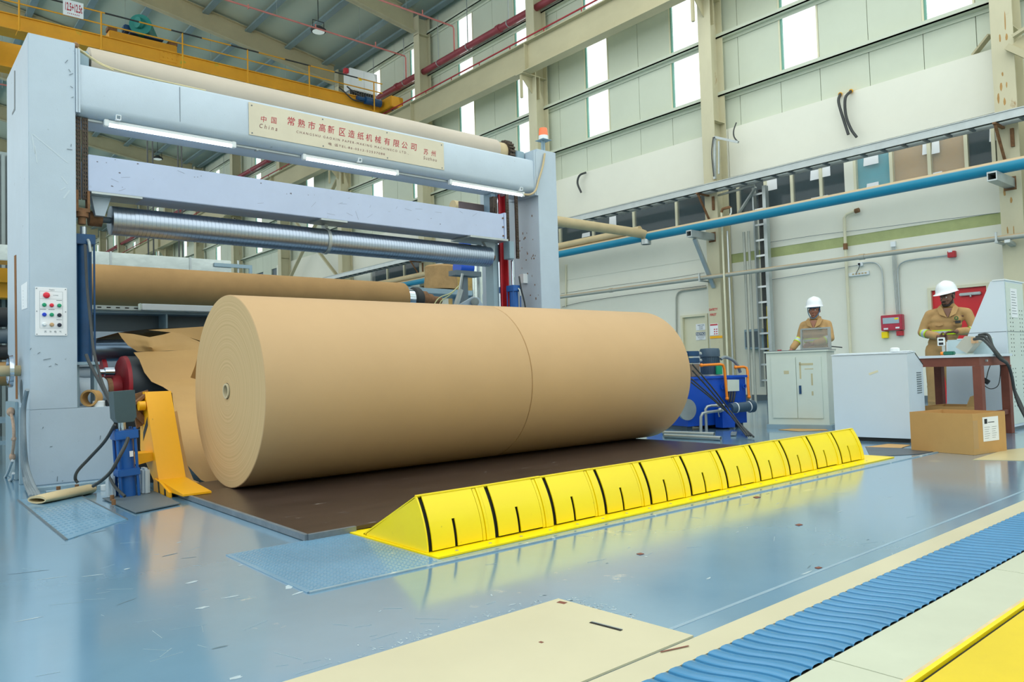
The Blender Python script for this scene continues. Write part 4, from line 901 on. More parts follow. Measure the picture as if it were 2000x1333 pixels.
part('pipe', DUCT, sp_, lambda m: m.cyl((q0.x, 10.2, 0), (q0.x, 10.2, at(936, 519, 'y', 10.2).z), w0, n=28))
part('pipe_lid', STEEL, sp_, lambda m: m.cyl((q0.x, 10.2, at(936, 519, 'y', 10.2).z), (q0.x, 10.2, at(936, 519, 'y', 10.2).z+0.02), w0*1.05, n=28))
bl = thing('blue_motor', (7.9, 10, 2.4), 'blue motor partly seen under the right end of the polished roll', 'motor')
q0, q1 = at(893, 532, 'y', 9.8), at(918, 514, 'y', 9.8)
part('motor_body', TANK, bl, lambda m: (m.cyl((q0.x, 9.8, (q0.z+q1.z)/2), (q1.x, 9.8, (q0.z+q1.z)/2), 0.12, n=20), m.box((q0.x+0.06, 9.7, (q0.z+q1.z)/2+0.1), (q1.x-0.04, 9.85, (q0.z+q1.z)/2+0.4), 0.01)))
part('motor_stand', GREYP, bl, lambda m: (m.box(((q0.x+q1.x)/2-0.04, 9.75, 0), ((q0.x+q1.x)/2+0.04, 9.85, q0.z-0.02)), m.box((q0.x-0.1, 9.7, q0.z-0.06), (q1.x+0.15, 9.9, q0.z+0.02))))
ga = thing('grey_link_arm', (7.4, 9.2, 1.8), 'grey steel linkage arms with round hubs above the right part of the big roll', 'linkage')
def gp(px, py, y=8.9): return at(px, py, 'y', y)
part('arm_plate', FRAME, ga, lambda m: (m.prism([gp(*p) for p in ((895, 597), (925, 580), (936, 582), (945, 600), (945, 640), (895, 640))], (0, 0.05, 0)), m.box((gp(950, 575).x, 8.9, 1.4), (gp(963, 575).x, 9.0, gp(955, 574).z))))
part('hub', STEEL, ga, lambda m: (m.cyl(gp(928, 590, 8.899), gp(928, 590, 8.83), 0.06, n=20), m.cyl(gp(928, 590, 8.83), gp(928, 590, 8.8), 0.035, n=20)))
part('strut', STEEL, ga, lambda m: (m.cyl(gp(903, 535, 8.95), gp(894, 590, 8.95), 0.02, n=10), m.bar(gp(900, 566, 8.9), gp(890, 600, 8.9), 0.06, 0.05)))
part('air_tube', mat('pale_yellow_tube', 'd9d9a0', 0.5, var=0), ga, lambda m: (m.tube([gp(895, 560), gp(880, 573), gp(858, 582), gp(845, 600)], 0.008, 6, sub=5), m.tube([gp(897, 558), gp(878, 577), gp(862, 588), gp(857, 602)], 0.008, 6, sub=5)))
part('stand', FRAME2, ga, lambda m: m.box((gp(915, 600).x, 8.95, 0), (gp(940, 600).x, 9.1, 1.55)))
tb = thing('insulated_tank', (9.5, 12.5, 0), 'tan insulated drum seen through the gap left of the red channel', 'tank')
q0, q1 = at(885, 560, 'y', 13), at(965, 545, 'y', 13)
part('insulated_shell', mat('tan_insulation', 'a98c52', 0.9, var=0.25, scale=8, bump=0.5, bscale=12), tb, lambda m: m.cyl(((q0.x+q1.x)/2, 13, 0), ((q0.x+q1.x)/2, 13, at(925, 541, 'y', 13).z), (q1.x-q0.x)/2, n=40))

# left margin of the picture: other machinery beyond the column
ym = thing('yellow_beam', (2, 14, 2.5), 'yellow steel beam of a machine seen past the left side of the frame column', 'beam')
q0, q1 = at(0, 525, 'y', 14), at(18, 582, 'y', 14)
part('beam_body', CRANE, ym, lambda m: (m.box((0.4, 14, q1.z), (2.4, 14.3, q0.z-0.22)), m.box((0.4, 13.9, q0.z-0.22), (2.4, 14.35, q0.z))))
part('leg', CRANE, ym, lambda m: m.box((0.6, 14.05, 0), (0.8, 14.25, q1.z)))
CORR = mat('grey_corrugated_sheet', '8d9a9a', 0.5, 0.3, var=0.05)
cs = MB()
for k in range(40): cs.box((-0.5+0.08*k, 14.5, 0), (-0.45+0.08*k, 14.56, 4.55)); 
cs.box((-0.5, 14.56, 0), (2.7, 14.6, 4.6))
solo('corrugated_screen', cs, CORR, 'grey corrugated sheet screen behind the yellow beam at the left edge', 'screen')
lr = thing('roller_stack', (0.8, 9.4, 0), 'stack of dark and tan rollers in a stand left of the frame column', 'roller stand')
for (z0, z1, m_) in ((at(8, 640, 'y', 9.4).z, at(8, 600, 'y', 9.4).z, BLACK), (at(8, 672, 'y', 9.4).z, at(8, 642, 'y', 9.4).z, GREYP), (at(8, 704, 'y', 9.4).z, at(8, 674, 'y', 9.4).z, BLACK), (at(8, 755, 'y', 9.4).z, at(8, 706, 'y', 9.4).z, KRAFT2)):
    part('roller', m_, lr, lambda m, z0=z0, z1=z1: m.cyl((-0.5, 9.4, (z0+z1)/2), (1.12, 9.4, (z0+z1)/2), (z1-z0)/2*0.96, n=24))
part('stand', FRAME2, lr, lambda m: (m.box((-0.3, 9.3, 0), (-0.2, 9.5, 1.9)), m.box((-0.5, 9.25, 0.42), (1.1, 9.5, 0.48)), m.box((0.95, 9.35, 0), (1.05, 9.45, 1.9)), m.box((-0.5, 9.25, 0.2), (1.1, 9.3, 0.24))))
hw = thing('clamp_wheel', (0.85, 7.9, 0.95), 'silver ring clamp with shaft stub at the left side of the frame column', 'clamp')
q = at(15, 725, 'x', 0.9)
part('ring', CHROME, hw, lambda m: m.ring((0.90, q.y, q.z), (0.93, q.y, q.z), 0.14, 0.11, 32))
part('shaft_stub', TANPIPE, hw, lambda m: m.cyl((0.78, q.y, q.z), (0.989, q.y, q.z), 0.045, n=18))
rp = thing('rope_with_hook', (0.9, 7.5, 0.1), 'knotted dusty rope with a steel hook hanging at the foot of the left frame column', 'rope')
part('rope', ROPE, rp, lambda m: (m.tube([at(20, 800, 'x', 0.94), at(26, 830, 'x', 0.94), at(27, 862, 'x', 0.94), at(24, 890, 'x', 0.94), at(23, 905, 'x', 0.94)], 0.012, 8, sub=5), m.ico(at(21, 805, 'x', 0.94), 0.045, (0.7, 1, 0.9), 2), m.ico(at(27, 858, 'x', 0.94), 0.022, sub=1), m.ico(at(24, 893, 'x', 0.94), 0.03, (0.8, 1, 1.2), sub=2)))
part('hook', ALU, rp, lambda m: m.tube([at(24, 900, 'x', 0.93), at(17, 920, 'x', 0.93), at(8, 940, 'x', 0.93), at(22, 938, 'x', 0.93), at(26, 925, 'x', 0.93)], 0.012, 8, sub=4))
gh = MB()
for k, o_ in enumerate((0, 6, 12, 18)):
    gh.tube([at(52+o_*0.1, 762, 'x', 0.945-0.01*k), at(44+o_*0.2, 800, 'x', 0.94-0.008*k), at(43+o_*0.3, 860, 'x', 0.94-0.008*k), at(44+o_*0.5, 910, 'x', 0.94), at(50+o_*0.8, 945, 'x', 0.95), (at(60+o_, 970, 'z', 0.02).x, at(60+o_, 970, 'z', 0.02).y, 0.02)], 0.013, 8, sub=5)
solo('cable_bundle', gh, GHOSE, 'bundle of grey cables running down the left frame column to the floor', 'cable')
# chipped paint marks on the lavender beam and the top beam
random.seed(21); m_ = MB()
def chip(m, x, y, z, s):
    n = 7; m.face([m.bm.verts.new((x+s*random.uniform(.5, 1.1)*math.cos(2*PI*k/n), y, z+0.6*s*random.uniform(.5, 1.1)*math.sin(2*PI*k/n))) for k in range(n)])
for px, py, s in ((234, 338, .012), (219, 364, .012), (239, 366, .005), (269, 320, .010), (380, 346, .006), (386, 346, .006), (393, 344, .005), (568, 378, .016), (560, 379, .006), (602, 381, .007), (614, 381, .006), (860, 438, .010), (842, 427, .008), (190, 316, .008), (208, 318, .006), (225, 312, .006), (510, 358, .010), (640, 436-12, .004), (300, 350, .004), (700, 400, .005), (780, 420, .004), (930, 440, .005)):
    q = at(px, py, 'y', YR-0.001); chip(m_, q.x, YR-0.001, q.z, s)
o = m_.build('paint_chip', mat('dark_paint_chip', '6a6670', 0.7, var=0.2), rb, smooth=0, recalc=False); o['kind'] = 'stuff'
m_ = MB()
for k in range(22):
    q = at(random.uniform(190, 960), 0, 'y', YR); z = random.uniform(2.46, 2.7); l = random.uniform(0.01, 0.05); an = random.gauss(0, 0.6)
    m_.bar((q.x-l*math.cos(an), YR-0.0008, z-l*math.sin(an)), (q.x+l*math.cos(an), YR-0.0008, z+l*math.sin(an)), 0.0022, 0.0006, side=(0, 0, 1))
o = m_.build('beam_scratch', mat('beam_scratch_grey', '8e94a8', 0.6, var=0.1), rb, smooth=0); o['kind'] = 'stuff'
# ================================================================= floor plates and the yellow stop
def fz(px, py, z=0.0): return at(px, py, 'z', z)
pl = thing('steel_platform', (4, 4.6, 0), 'dark brown scuffed steel plate lying under the big paper roll', 'plate')
Z0 = 0.03
part('top_plate', DKSTEEL, pl, lambda m: m.prism([(1.645, 3.50, 0.012), (6.30, 3.44, 0.012), (6.32, 5.9, 0.012), (1.66, 5.9, 0.012)], (0, 0, Z0-0.012)))
part('edge_bar', mat('worn_edge_steel', '75808a', 0.45, 0.3, var=0.2, scale=10), pl, lambda m: (m.bar((1.635, 3.49, 0.018), (1.65, 5.66, 0.018), 0.02, 0.03), m.bar((1.64, 3.49, 0.018), (1.90, 3.49, 0.018), 0.02, 0.03)))
part('support_block', RUST, pl, lambda m: m.box((1.70, 5.3, 0.0), (6.2, 5.5, 0.011)))

ks = thing('roll_stop', (4, 3.0, 0), 'long bright yellow stop ramp of eleven curved slotted plates before the big roll', 'roll stop')
part('base_plate', YEL, ks, lambda m: m.prism([(1.868, 2.715, 0.001), (6.36, 2.70, 0.001), (6.34, 3.42, 0.001), (1.862, 3.495, 0.001)], (0, 0, 0.008)))
def arc(z, off=0.0): return 2.811+1.35*z*z+off
ZA = 0.247
def seg_poly(x, off, z0=0.01, z1=ZA, back=3.36):
    P = [(x, arc(z0+(z1-z0)*k/10, off), z0+(z1-z0)*k/10) for k in range(11)]
    return P+[(x, back, 0.01)]
X0K, PITCH = 1.885, 0.3808
part('wedge_body', GAP, ks, lambda m: m.prism(seg_poly(X0K+0.004, 0.014, z1=0.236), (PITCH*11-0.008, 0, 0)), label='black inner body seen in the gaps')
part('end_plate', YEL, ks, lambda m: (m.prism(seg_poly(X0K-0.004, 0.002), (0.008, 0, 0)), m.prism(seg_poly(X0K+PITCH*11-0.004, 0.002), (0.008, 0, 0))))
part('back_plate', YEL, ks, lambda m: m.prism([(X0K-0.004, 2.905, 0.2385), (X0K-0.004, 3.37, 0.0095), (X0K-0.004, 3.375, 0.016), (X0K-0.004, 2.905, 0.247)], (PITCH*11+0.008, 0, 0)))
part('back_lip', YEL, ks, lambda m: m.bar((X0K-0.004, 3.36, 0.013), (X0K+PITCH*11, 3.36, 0.013), 0.03, 0.008))
def curved(m, x0, x1, z0, z1, off, th, n=12):
    A, B, C_, D = [], [], [], []
    for k in range(n+1):
        z = z0+(z1-z0)*k/n; y = arc(z, off)
        A.append(m.bm.verts.new((x0, y, z))); B.append(m.bm.verts.new((x1, y, z))); C_.append(m.bm.verts.new((x1, y+th, z))); D.append(m.bm.verts.new((x0, y+th, z)))
    for P, Q in ((A, B), (B, C_), (C_, D), (D, A)):
        for k in range(n): m.face([P[k], Q[k], Q[k+1], P[k+1]])
    m.face([A[0], D[0], C_[0], B[0]]); m.face([A[n], B[n], C_[n], D[n]])
for k in range(11):
    xs = X0K+PITCH*k
    def f(m, xs=xs, k=k):
        a, b = xs+0.024, xs+0.305; c = xs+0.155; w_ = 0.0085
        dz = 0.001*((k*7) % 4)
        curved(m, a, c-w_, 0.014+dz, 0.135, 0.0, 0.006); curved(m, c+w_, b, 0.014+dz, 0.135, 0.0, 0.006)
        curved(m, a, b, 0.135, 0.249, 0.0, 0.006)
    part('curved_plate', YEL, ks, f)
    part('joint_rib', YEL, ks, lambda m, xs=xs: (curved(m, xs+0.309, xs+0.326, 0.012, 0.244, 0.0015, 0.012), curved(m, xs+0.329, xs+0.343, 0.012, 0.246, -0.003, 0.012), curved(m, xs+0.346, xs+PITCH, 0.012, 0.246, 0.0, 0.012)))
part('top_rim', YEL, ks, lambda m: [m.bar((X0K+PITCH*k+0.002, 2.902, 0.249), (X0K+PITCH*(k+1)-0.004, 2.902, 0.249+0.001*((k*5) % 3)), 0.022, 0.005) for k in range(11)])
part('plate_bolt', STEEL, ks, lambda m: [m.cyl((2.0+0.19*k, 2.757, 0.009), (2.0+0.19*k, 2.757, 0.011), 0.008, n=8) for k in range(22)])
solo('paper_scrap', MB().grid(lambda u, v: fz(1412+22*u, 955-12*v)+Vector((0, 0, 0.012+0.03*math.sin(u*3)*v)), 4, 3, 0.001), mat('pinkish_paper_scrap', 'c9a58a', 0.8), 'small crumpled paper scrap against the foot of the yellow stop', 'scrap')

# kraft scraps on the floor at the right end
for pts, s in (([(1284, 867), (1330, 863), (1395, 868), (1407, 877), (1350, 879), (1310, 878)], 'flat kraft scrap on the floor at the right end of the brown plate'), ([(1520, 840), (1560, 837), (1600, 836), (1618, 841), (1560, 843)], 'flat kraft scrap at the foot of the two-door cabinet'),
               ([(1318, 827), (1350, 826), (1390, 828), (1372, 833), (1335, 833)], 'kraft scrap under the blue hydraulic tank'), ([(1690, 874), (1735, 868), (1778, 870), (1760, 876)], 'kraft scrap lying along the foot of the white desk')):
    solo('kraft_scrap', MB().prism([fz(a, b, 0.002) for a, b in pts], (0, 0, 0.003)), TORN, s, 'paper scrap', smooth=0)

# cover plates in the floor
CRM = mat('cream_floor_paint', 'd0c8a8', 0.32, var=0.05, scale=1.3, spots='8f8a70', spot_amt=0.26, spot_scale=5, rvar=0.06)
cp1 = thing('floor_cover_plate', (1.2, 1.7, 0), 'large cream painted floor cover plate with a slot at the bottom of the picture', 'floor plate')
part('plate', CRM, cp1, lambda m: m.prism([(0.25, 1.93, 0.001), (1.828, 1.93, 0.001), (1.852, 1.385, 0.001), (0.25, 1.385, 0.001)], (0, 0, 0.006)))
part('lifting_slot', GAP, cp1, lambda m: m.bar(fz(1153, 1216, 0.0078), fz(1214, 1232, 0.0078), 0.012, 0.001))
part('slot_edge', STEEL, cp1, lambda m: m.bar(fz(1156, 1215, 0.0085), fz(1215, 1230, 0.0085), 0.005, 0.002))
part('plate_scratch', WOOD, cp1, lambda m: (m.bar(fz(1290, 1274, 0.0075), fz(1345, 1262, 0.0075), 0.006, 0.0006), m.bar(fz(1054, 1254, 0.0075), fz(1060, 1256, 0.0075), 0.01, 0.0006), m.bar(fz(1090, 1176, 0.0075), fz(1105, 1179, 0.0075), 0.02, 0.0006)))
solo('floor_border_strip', MB().box((0.2, 1.278, 0.0005), (9.5, 1.376, 0.005)), CRM, 'narrow cream painted border strip along the blue slatted conveyor', 'floor strip', smooth=0)
sl = thing('slat_conveyor', (4, 1.15, 0), 'blue conveyor of overlapping curved slats sunk in the floor at lower right', 'conveyor')
SLATM = mat('blue_slat_paint', '3f86b4', 0.25, var=0.08, scale=5, spots='8a8a74', spot_amt=0.30, spot_scale=7)
def slat(m, x):
    y0, y1 = 1.0245, 1.270; n = 9; pw = 0.0575
    P = []
    for k in range(n+1):
        t = k/n; y = y0+(y1-y0)*t; dx = 0.010*math.sin(t*2*PI)-0.05*t
        P.append((y, dx))
    rows = []
    for (ox, z) in ((0.0, 0.003), (0.002, 0.0095), (0.010, 0.0125), (0.03, 0.012), (pw-0.010, 0.0095), (pw-0.006, 0.0080), (pw-0.0045, 0.003)):
        rows.append([m.bm.verts.new((x+ox+dx, y, z)) for i, (y, dx) in enumerate(P)])
    for A, B in zip(rows, rows[1:]):
        for k in range(n): m.face([A[k], A[k+1], B[k+1], B[k]])
part('slat_belt', SLATM, sl, lambda m: [slat(m, 0.6+0.0575*k) for k in range(146)], smooth=30)
part('channel_bed', GAP, sl, lambda m: m.box((0.5, 1.024, 0.0005), (9, 1.276, 0.0025)))
solo('floor_cover_strip', MB().box((0.5, 0.835, 0.0005), (1.95, 1.020, 0.008)).box((1.955, 0.835, 0.0005), (3.2, 1.020, 0.008)).box((3.205, 0.835, 0.0005), (9, 1.020, 0.008)), mat('grey_cream_floor_paint', 'c9cdb6', 0.35, var=0.06, scale=2, spots='7d8a80', spot_amt=0.3, spot_scale=5), 'grey cream cover strip between the blue conveyor and the yellow edge', 'floor strip', smooth=0)
solo('wooden_edge', MB().box((0.5, 0.822, 0.0005), (9, 0.834, 0.009)), mat('chipped_wood_edge', 'd8c49a', 0.7, var=0.15, scale=8, spots='55503c', spot_amt=0.36, spot_scale=16), 'chipped pale edging beside the yellow floor panel', 'edging', smooth=0)
yp = thing('floor_panel', (4, 0.4, 0), 'worn yellow painted floor panel at the lower right corner', 'floor plate')
part('panel', mat('worn_yellow_floor', 'e6c90c', 0.35, var=0.07, scale=1.6, spots='9aa05a', spot_amt=0.3, spot_scale=6), yp, lambda m: m.box((1.5, -0.6, 0.0005), (9, 0.795, 0.008)))
part('panel_rim', YEL, yp, lambda m: m.box((1.5, 0.806, 0.0005), (9, 0.820, 0.013)))
part('rim_gap', GAP, yp, lambda m: m.box((1.5, 0.796, 0.0005), (9, 0.805, 0.003)))
# checkered plates in blue
BPL = mat('blue_checker_plate', '749db8', 0.18, var=0.12, scale=2, spots='c3ccc4', spot_amt=0.33, spot_scale=5)
tp = thing('tread_plate', (1.5, 3, 0), 'blue painted tread plate with raised studs left of the yellow stop', 'floor plate')
part('plate', BPL, tp, lambda m: m.prism([(1.247, 3.50, 0.0005), (1.858, 3.495, 0.0005), (1.862, 2.65, 0.0005), (1.243, 2.66, 0.0005)], (0, 0, 0.004)))
def studs(m, x0, x1, y0, y1, s=0.028, z=0.0045):
    i = 0; y = y0
    while y < y1:
        x = x0+(s/2 if i % 2 else 0)
        while x < x1:
            d = Vector((0.006, 0.006 if i % 2 else -0.006, 0)); m.bar(Vector((x, y, z))-d, Vector((x, y, z))+d, 0.004, 0.0025); x += s
        y += s/2; i += 1
part('stud_pattern', BPL, tp, lambda m: studs(m, 1.27, 1.85, 2.68, 3.48))
tp2 = thing('tread_plate', (1.0, 5, 0), 'blue tread plate under the flattened cardboard tube by the left column', 'floor plate')
c2 = [fz(*p) for p in ((35, 978), (150, 966), (248, 1016), (130, 1056))]
part('plate', BPL, tp2, lambda m: m.prism([c+Vector((0, 0, 0.0005)) for c in c2], (0, 0, 0.004)))
def studs2(m):
    for i in range(15):
        for j in range(11):
            u, v = 0.32+0.66*i/15, 0.05+0.9*j/11
            p = (c2[0]*(1-u)+c2[3]*u)*(1-v)+(c2[1]*(1-u)+c2[2]*u)*v; p.z = 0.0055
            m.bar(p-Vector((0.008, 0, 0)), p+Vector((0.008, 0, 0)), 0.004, 0.002)
part('stud_pattern', BPL, tp2, studs2)
part('plate_rim', GREYP, tp2, lambda m: (m.bar(c2[0]+Vector((0, 0, .003)), c2[3]+Vector((0, 0, .003)), 0.012, 0.006), m.bar(c2[1]+Vector((0, 0, .003)), c2[2]+Vector((0, 0, .003)), 0.012, 0.006)))
gr2 = thing('floor_grating', (6.8, 2.9, 0), 'dark steel tread grating on the floor between the yellow stop and the cardboard box', 'grating')
part('plate', mat('dark_tread_steel', '5c636a', 0.45, 0.4, var=0.15), gr2, lambda m: m.prism([fz(1700, 893, 0.001), fz(1795, 888, 0.001), fz(1840, 880, 0.001), fz(1690, 873, 0.001)], (0, 0, 0.003)))
# groove line and rim in front of the stop
solo('floor_joint_bar', MB().bar((1.25, 2.655, 0.003), (7.3, 2.575, 0.003), 0.018, 0.006), mat('worn_blue_steel', '90a9b8', 0.35, 0.2, var=0.15, spots='dde3de', spot_amt=0.4, spot_scale=9), 'thin worn steel joint bar in the floor before the yellow stop', 'floor bar')
solo('floor_marking', MB().box((0.9, 1.47, 0.0003), (9, 1.485, 0.0009)), mat('floor_scrape', '8fabbd', 0.3), 'thin pale scraped line in the blue floor beside the cream border', 'floor line')
cream2 = MB().prism([fz(1900, 899, 0.0005), fz(2060, 902, 0.0005), fz(2080, 868, 0.0005), fz(1960, 880, 0.0005)], (0, 0, 0.002))
solo('floor_paint_patch', cream2, mat('beige_floor_paint', 'c9bd92', 0.3, var=0.06), 'beige painted floor area right of the cardboard box', 'floor area')

# yellow cradle arm
XA0, XA1 = 1.60, 1.786
def ax(px, py): p = at(px, py, 'x', XA0); return (p.y, p.z)
prof_ = [ax(283, 765), ax(281, 800), ax(284, 870), ax(303, 940), ax(306, 965)]
ya = thing('cradle_arm', (1.7, 5.9, 0), 'bent amber yellow cradle arm with black stripes at the left end of the big roll', 'cradle arm')
P_side = [ax(283, 766), ax(310, 938)]
toe = at(413, 952, 'x', XA1)
front = [(ax(283, 766)), (ax(296, 850)), (ax(310, 938)), (toe.y, 0.045)]
back = [(toe.y, 0.032), (5.60, 0.0325), (5.86, 0.0325), (ax(281, 880)[0]+0.10, ax(281, 880)[1]), (ax(279, 800)[0]+0.07, ax(279, 800)[1]), (ax(283, 766)[0]+0.06, ax(283, 766)[1])]
part('arm_body', AMB, ya, lambda m: m.prism([(XA0, y, z) for y, z in front+back], (XA1-XA0, 0, 0)), smooth=0)
part('arm_foot', AMB, ya, lambda m: m.prism([(XA0-0.02, 5.5, 0.001), (XA0-0.02, 5.86, 0.001), (XA0-0.02, 5.86, 0.10), (XA0-0.02, 5.72, 0.09), (XA0-0.02, 5.5, 0.036)], (0.019, 0, 0)))
part('black_stripe', BLACK, ya, lambda m: (m.prism([(XA0-0.0215, 5.70, 0.002), (XA0-0.0215, 5.735, 0.002), (XA0-0.0215, 5.76, 0.09), (XA0-0.0215, 5.725, 0.088)], (0.001, 0, 0)), m.prism([(XA0-0.0215, 5.56, 0.002), (XA0-0.0215, 5.60, 0.002), (XA0-0.0215, 5.61, 0.055), (XA0-0.0215, 5.57, 0.048)], (0.001, 0, 0)), m.prism([(XA0-0.0015, ax(288, 815)[0], ax(288, 815)[1]), (XA0-0.0015, ax(280, 845)[0], ax(280, 845)[1]), (XA0-0.0015, ax(280, 862)[0], ax(280, 862)[1]), (XA0-0.0015, ax(289, 832)[0], ax(289, 832)[1])], (0.001, 0, 0))))
part('pivot_bracket', RUST, ya, lambda m: (m.prism([(1.52, 6.2, 0.70), (1.64, 6.2, 0.735), (1.66, 6.2, 0.5), (1.56, 6.2, 0.45)], (0, 0.03, 0)), m.bar((1.50, 6.16, 0.61), (1.62, 6.16, 0.71), 0.06, 0.02), m.bar((1.50, 6.18, 0.62), (1.66, 6.18, 0.44), 0.05, 0.04)))
part('pivot_lug', AMB, ya, lambda m: m.cyl((1.545, 6.1, 0.62), (1.59, 6.1, 0.62), 0.035, n=14))
part('amber_base', AMB, ya, lambda m: m.prism([(1.42, 5.95, 0.28), (1.60, 5.95, 0.28), (1.60, 5.95, 0.22), (1.50, 5.95, 0.2)], (0, 0.2, 0)))
0 and solo('paper_tab', MB().box((1.80, 5.60, 0.16), (1.87, 5.602, 0.18)), CREAM, 'tiny cream paper tab at the foot of the yellow arm', 'paper tab')

# short blue cylinder with grey box head
bcx, bcy = at(250, 900, 'y', 5.78).x, 5.78
t = thing('tilting_cylinder', (bcx, bcy, 0), 'short blue tie rod hydraulic cylinder with dark box head before the base block', 'hydraulic cylinder')
def zc(py): return at(250, py, 'y', bcy-0.06).z
tilt = Matrix.Translation((bcx+0.02, bcy, 0.0)) @ Matrix.Rotation(math.radians(-3.0), 4, 'Y') @ Matrix.Translation((-bcx-0.02, -bcy, 0))
def tp_(name, m_, fn, label=None):
    mb = MB(); fn(mb); mb.bm.transform(tilt); return mb.build(name, m_, t, label=label)
z1 = zc(858)
tp_('barrel', BLUE, lambda m: m.cyl((bcx, bcy, 0.001), (bcx, bcy, z1), 0.055, n=24))
tp_('tie_rod', BLUE, lambda m: [m.cyl((bcx+a*0.056, bcy+b*0.056, 0.001), (bcx+a*0.056, bcy+b*0.056, z1), 0.010, n=8) for a in (-1, 1) for b in (-1, 1)])
tp_('head_block', BLUE, lambda m: m.box((bcx-0.075, bcy-0.075, z1+0.001), (bcx+0.075, bcy+0.075, z1+0.062), 0.004))
tp_('middle_flange', BLUE, lambda m: m.box((bcx-0.07, bcy-0.072, zc(930)), (bcx+0.07, bcy+0.072, zc(916)), 0.003))
tp_('piston_rod', CHROME, lambda m: (m.cyl((bcx-0.01, bcy, z1+0.063), (bcx-0.01, bcy, z1+0.115), 0.024, n=18),))
tp_('cylinder_nut', BLUE, lambda m: [m.cyl((bcx+a*0.056, bcy+b*0.056, z1+0.063), (bcx+a*0.056, bcy+b*0.056, z1+0.078), 0.011, n=6) for a in (-1, 1) for b in (-1, 1)])
HD = mat('dark_green_grey_paint', '3f5358', 0.45, var=0.12)
tp_('box_head', HD, lambda m: m.prism([(bcx-0.065, bcy-0.07, z1+0.15), (bcx-0.045, bcy-0.07, z1+0.118), (bcx+0.05, bcy-0.07, z1+0.118), (bcx+0.07, bcy-0.07, z1+0.15), (bcx+0.07, bcy-0.07, z1+0.335), (bcx-0.065, bcy-0.07, z1+0.335)], (0, 0.14, 0)))
tp_('sticker', PAPERW, lambda m: m.box((bcx+0.012, bcy-0.061, zc(893)), (bcx+0.035, bcy-0.0575, zc(882))))
sup = thing('cylinder_trunnion', (bcx, 5.85, 0), 'pair of grey trunnion blocks beside the short blue cylinder', 'support')
part('trunnion_block', FRAME, sup, lambda m: (m.box((bcx-0.125, 5.76, 0), (bcx-0.085, 5.88, 0.17), 0.015), m.box((bcx+0.09, 5.76, 0), (bcx+0.14, 5.88, 0.19), 0.015)))
part('anchor_plate', GREYP, sup, lambda m: m.prism([fz(200, 975, 0.0055), fz(265, 1003, 0.0055), fz(352, 985, 0.0055), fz(300, 960, 0.0055)], (0, 0, 0.006)))
part('anchor_bolt', RUST, sup, lambda m: [m.cyl(fz(px, py, 0.012), fz(px, py, 0.012)+Vector((0, 0, 0.035)), 0.013, n=8) for px, py in ((212, 970), (219, 978), (222, 987), (185, 958))])
def hose(pts, r, m_, lab): return solo('hydraulic_hose', MB().tube(pts, r, 8, sub=6), m_, lab, 'hose')
hose([at(224, 830, 'y', 5.7), at(205, 862, 'y', 5.8), at(175, 895, 'y', 5.95), at(152, 920, 'y', 6.1), at(147, 935, 'y', 6.2), at(152, 944, 'y', 6.2)], 0.011, HOSE, 'black and yellow hose looping left from the short blue cylinder')
hose([at(250, 856, 'y', 5.66), at(245, 870, 'y', 5.62), at(232, 895, 'y', 5.6), at(218, 920, 'y', 5.62), at(200, 938, 'y', 5.7), at(182, 950, 'y', 5.8)], 0.012, HOSE, 'grey hose curving from the head block of the short blue cylinder')
hose([at(213, 930, 'y', 5.8), at(222, 948, 'y', 5.7), at(235, 962, 'y', 5.6), at(244, 970, 'y', 5.55)], 0.010, HOSE, 'short yellow-worn hose at the foot of the short blue cylinder')
fr_ = thing('floor_channel', (1.3, 6.3, 0), 'low grey channel frame on the floor before the base block', 'frame')
part('channel', FRAME2, fr_, lambda m: (m.box((0.95, 6.62, 0.0005), (1.62, 6.70, 0.03)), m.box((1.0, 6.40, 0.0005), (1.5, 6.46, 0.025)), m.box((1.2, 6.2, 0.0005), (1.26, 6.40, 0.02))))
part('channel_bolt', RUST, fr_, lambda m: [m.cyl((x, 6.43, 0.026), (x, 6.43, 0.05), 0.014, n=8) for x in (1.08, 1.2, 1.42)])
part('clamp_cup', WHITE, fr_, lambda m: (m.cyl((1.36, 6.30, 0.001), (1.36, 6.30, 0.04), 0.03, n=16), m.cyl((1.43, 6.28, 0.001), (1.43, 6.28, 0.035), 0.03, n=16)))
# flattened cardboard tube on the floor
a_, b_ = Vector((0.87, 5.93, 0.035)), Vector((1.24, 6.20, 0.035)); dd = (b_-a_).normalized(); sd = Vector((-dd.y, dd.x, 0))
def ctube(m):
    rings = []
    for t_, rw_, rz in ((0, 0.075, 0.026), (0.2, 0.072, 0.030), (0.45, 0.068, 0.033), (0.46, 0.064, 0.032), (1, 0.058, 0.033)):
        for r_in in (1.0,):
            rings.append([m.bm.verts.new(a_.lerp(b_, t_)+sd*(rw_*math.cos(k*PI/12))+Vector((0, 0, rz*math.sin(k*PI/12)))) for k in range(24)])
    inn = [[m.bm.verts.new(a_.lerp(b_, t_)+sd*(rw_*math.cos(k*PI/12))+Vector((0, 0, rz*math.sin(k*PI/12)-0.003))) for k in range(24)] for t_, rw_, rz in ((1, 0.05, 0.022), (0, 0.064, 0.013))]
    R = rings+inn+[rings[0]]
    for A, B in zip(R, R[1:]):
        for k in range(24): m.face([A[k], A[(k+1) % 24], B[(k+1) % 24], B[k]])
mb = MB(); ctube(mb); solo('cardboard_tube', mb, mat('pale_core_board', 'cdbb93', 0.8, var=0.08), 'flattened pale cardboard tube lying on the floor by the left column', 'tube')
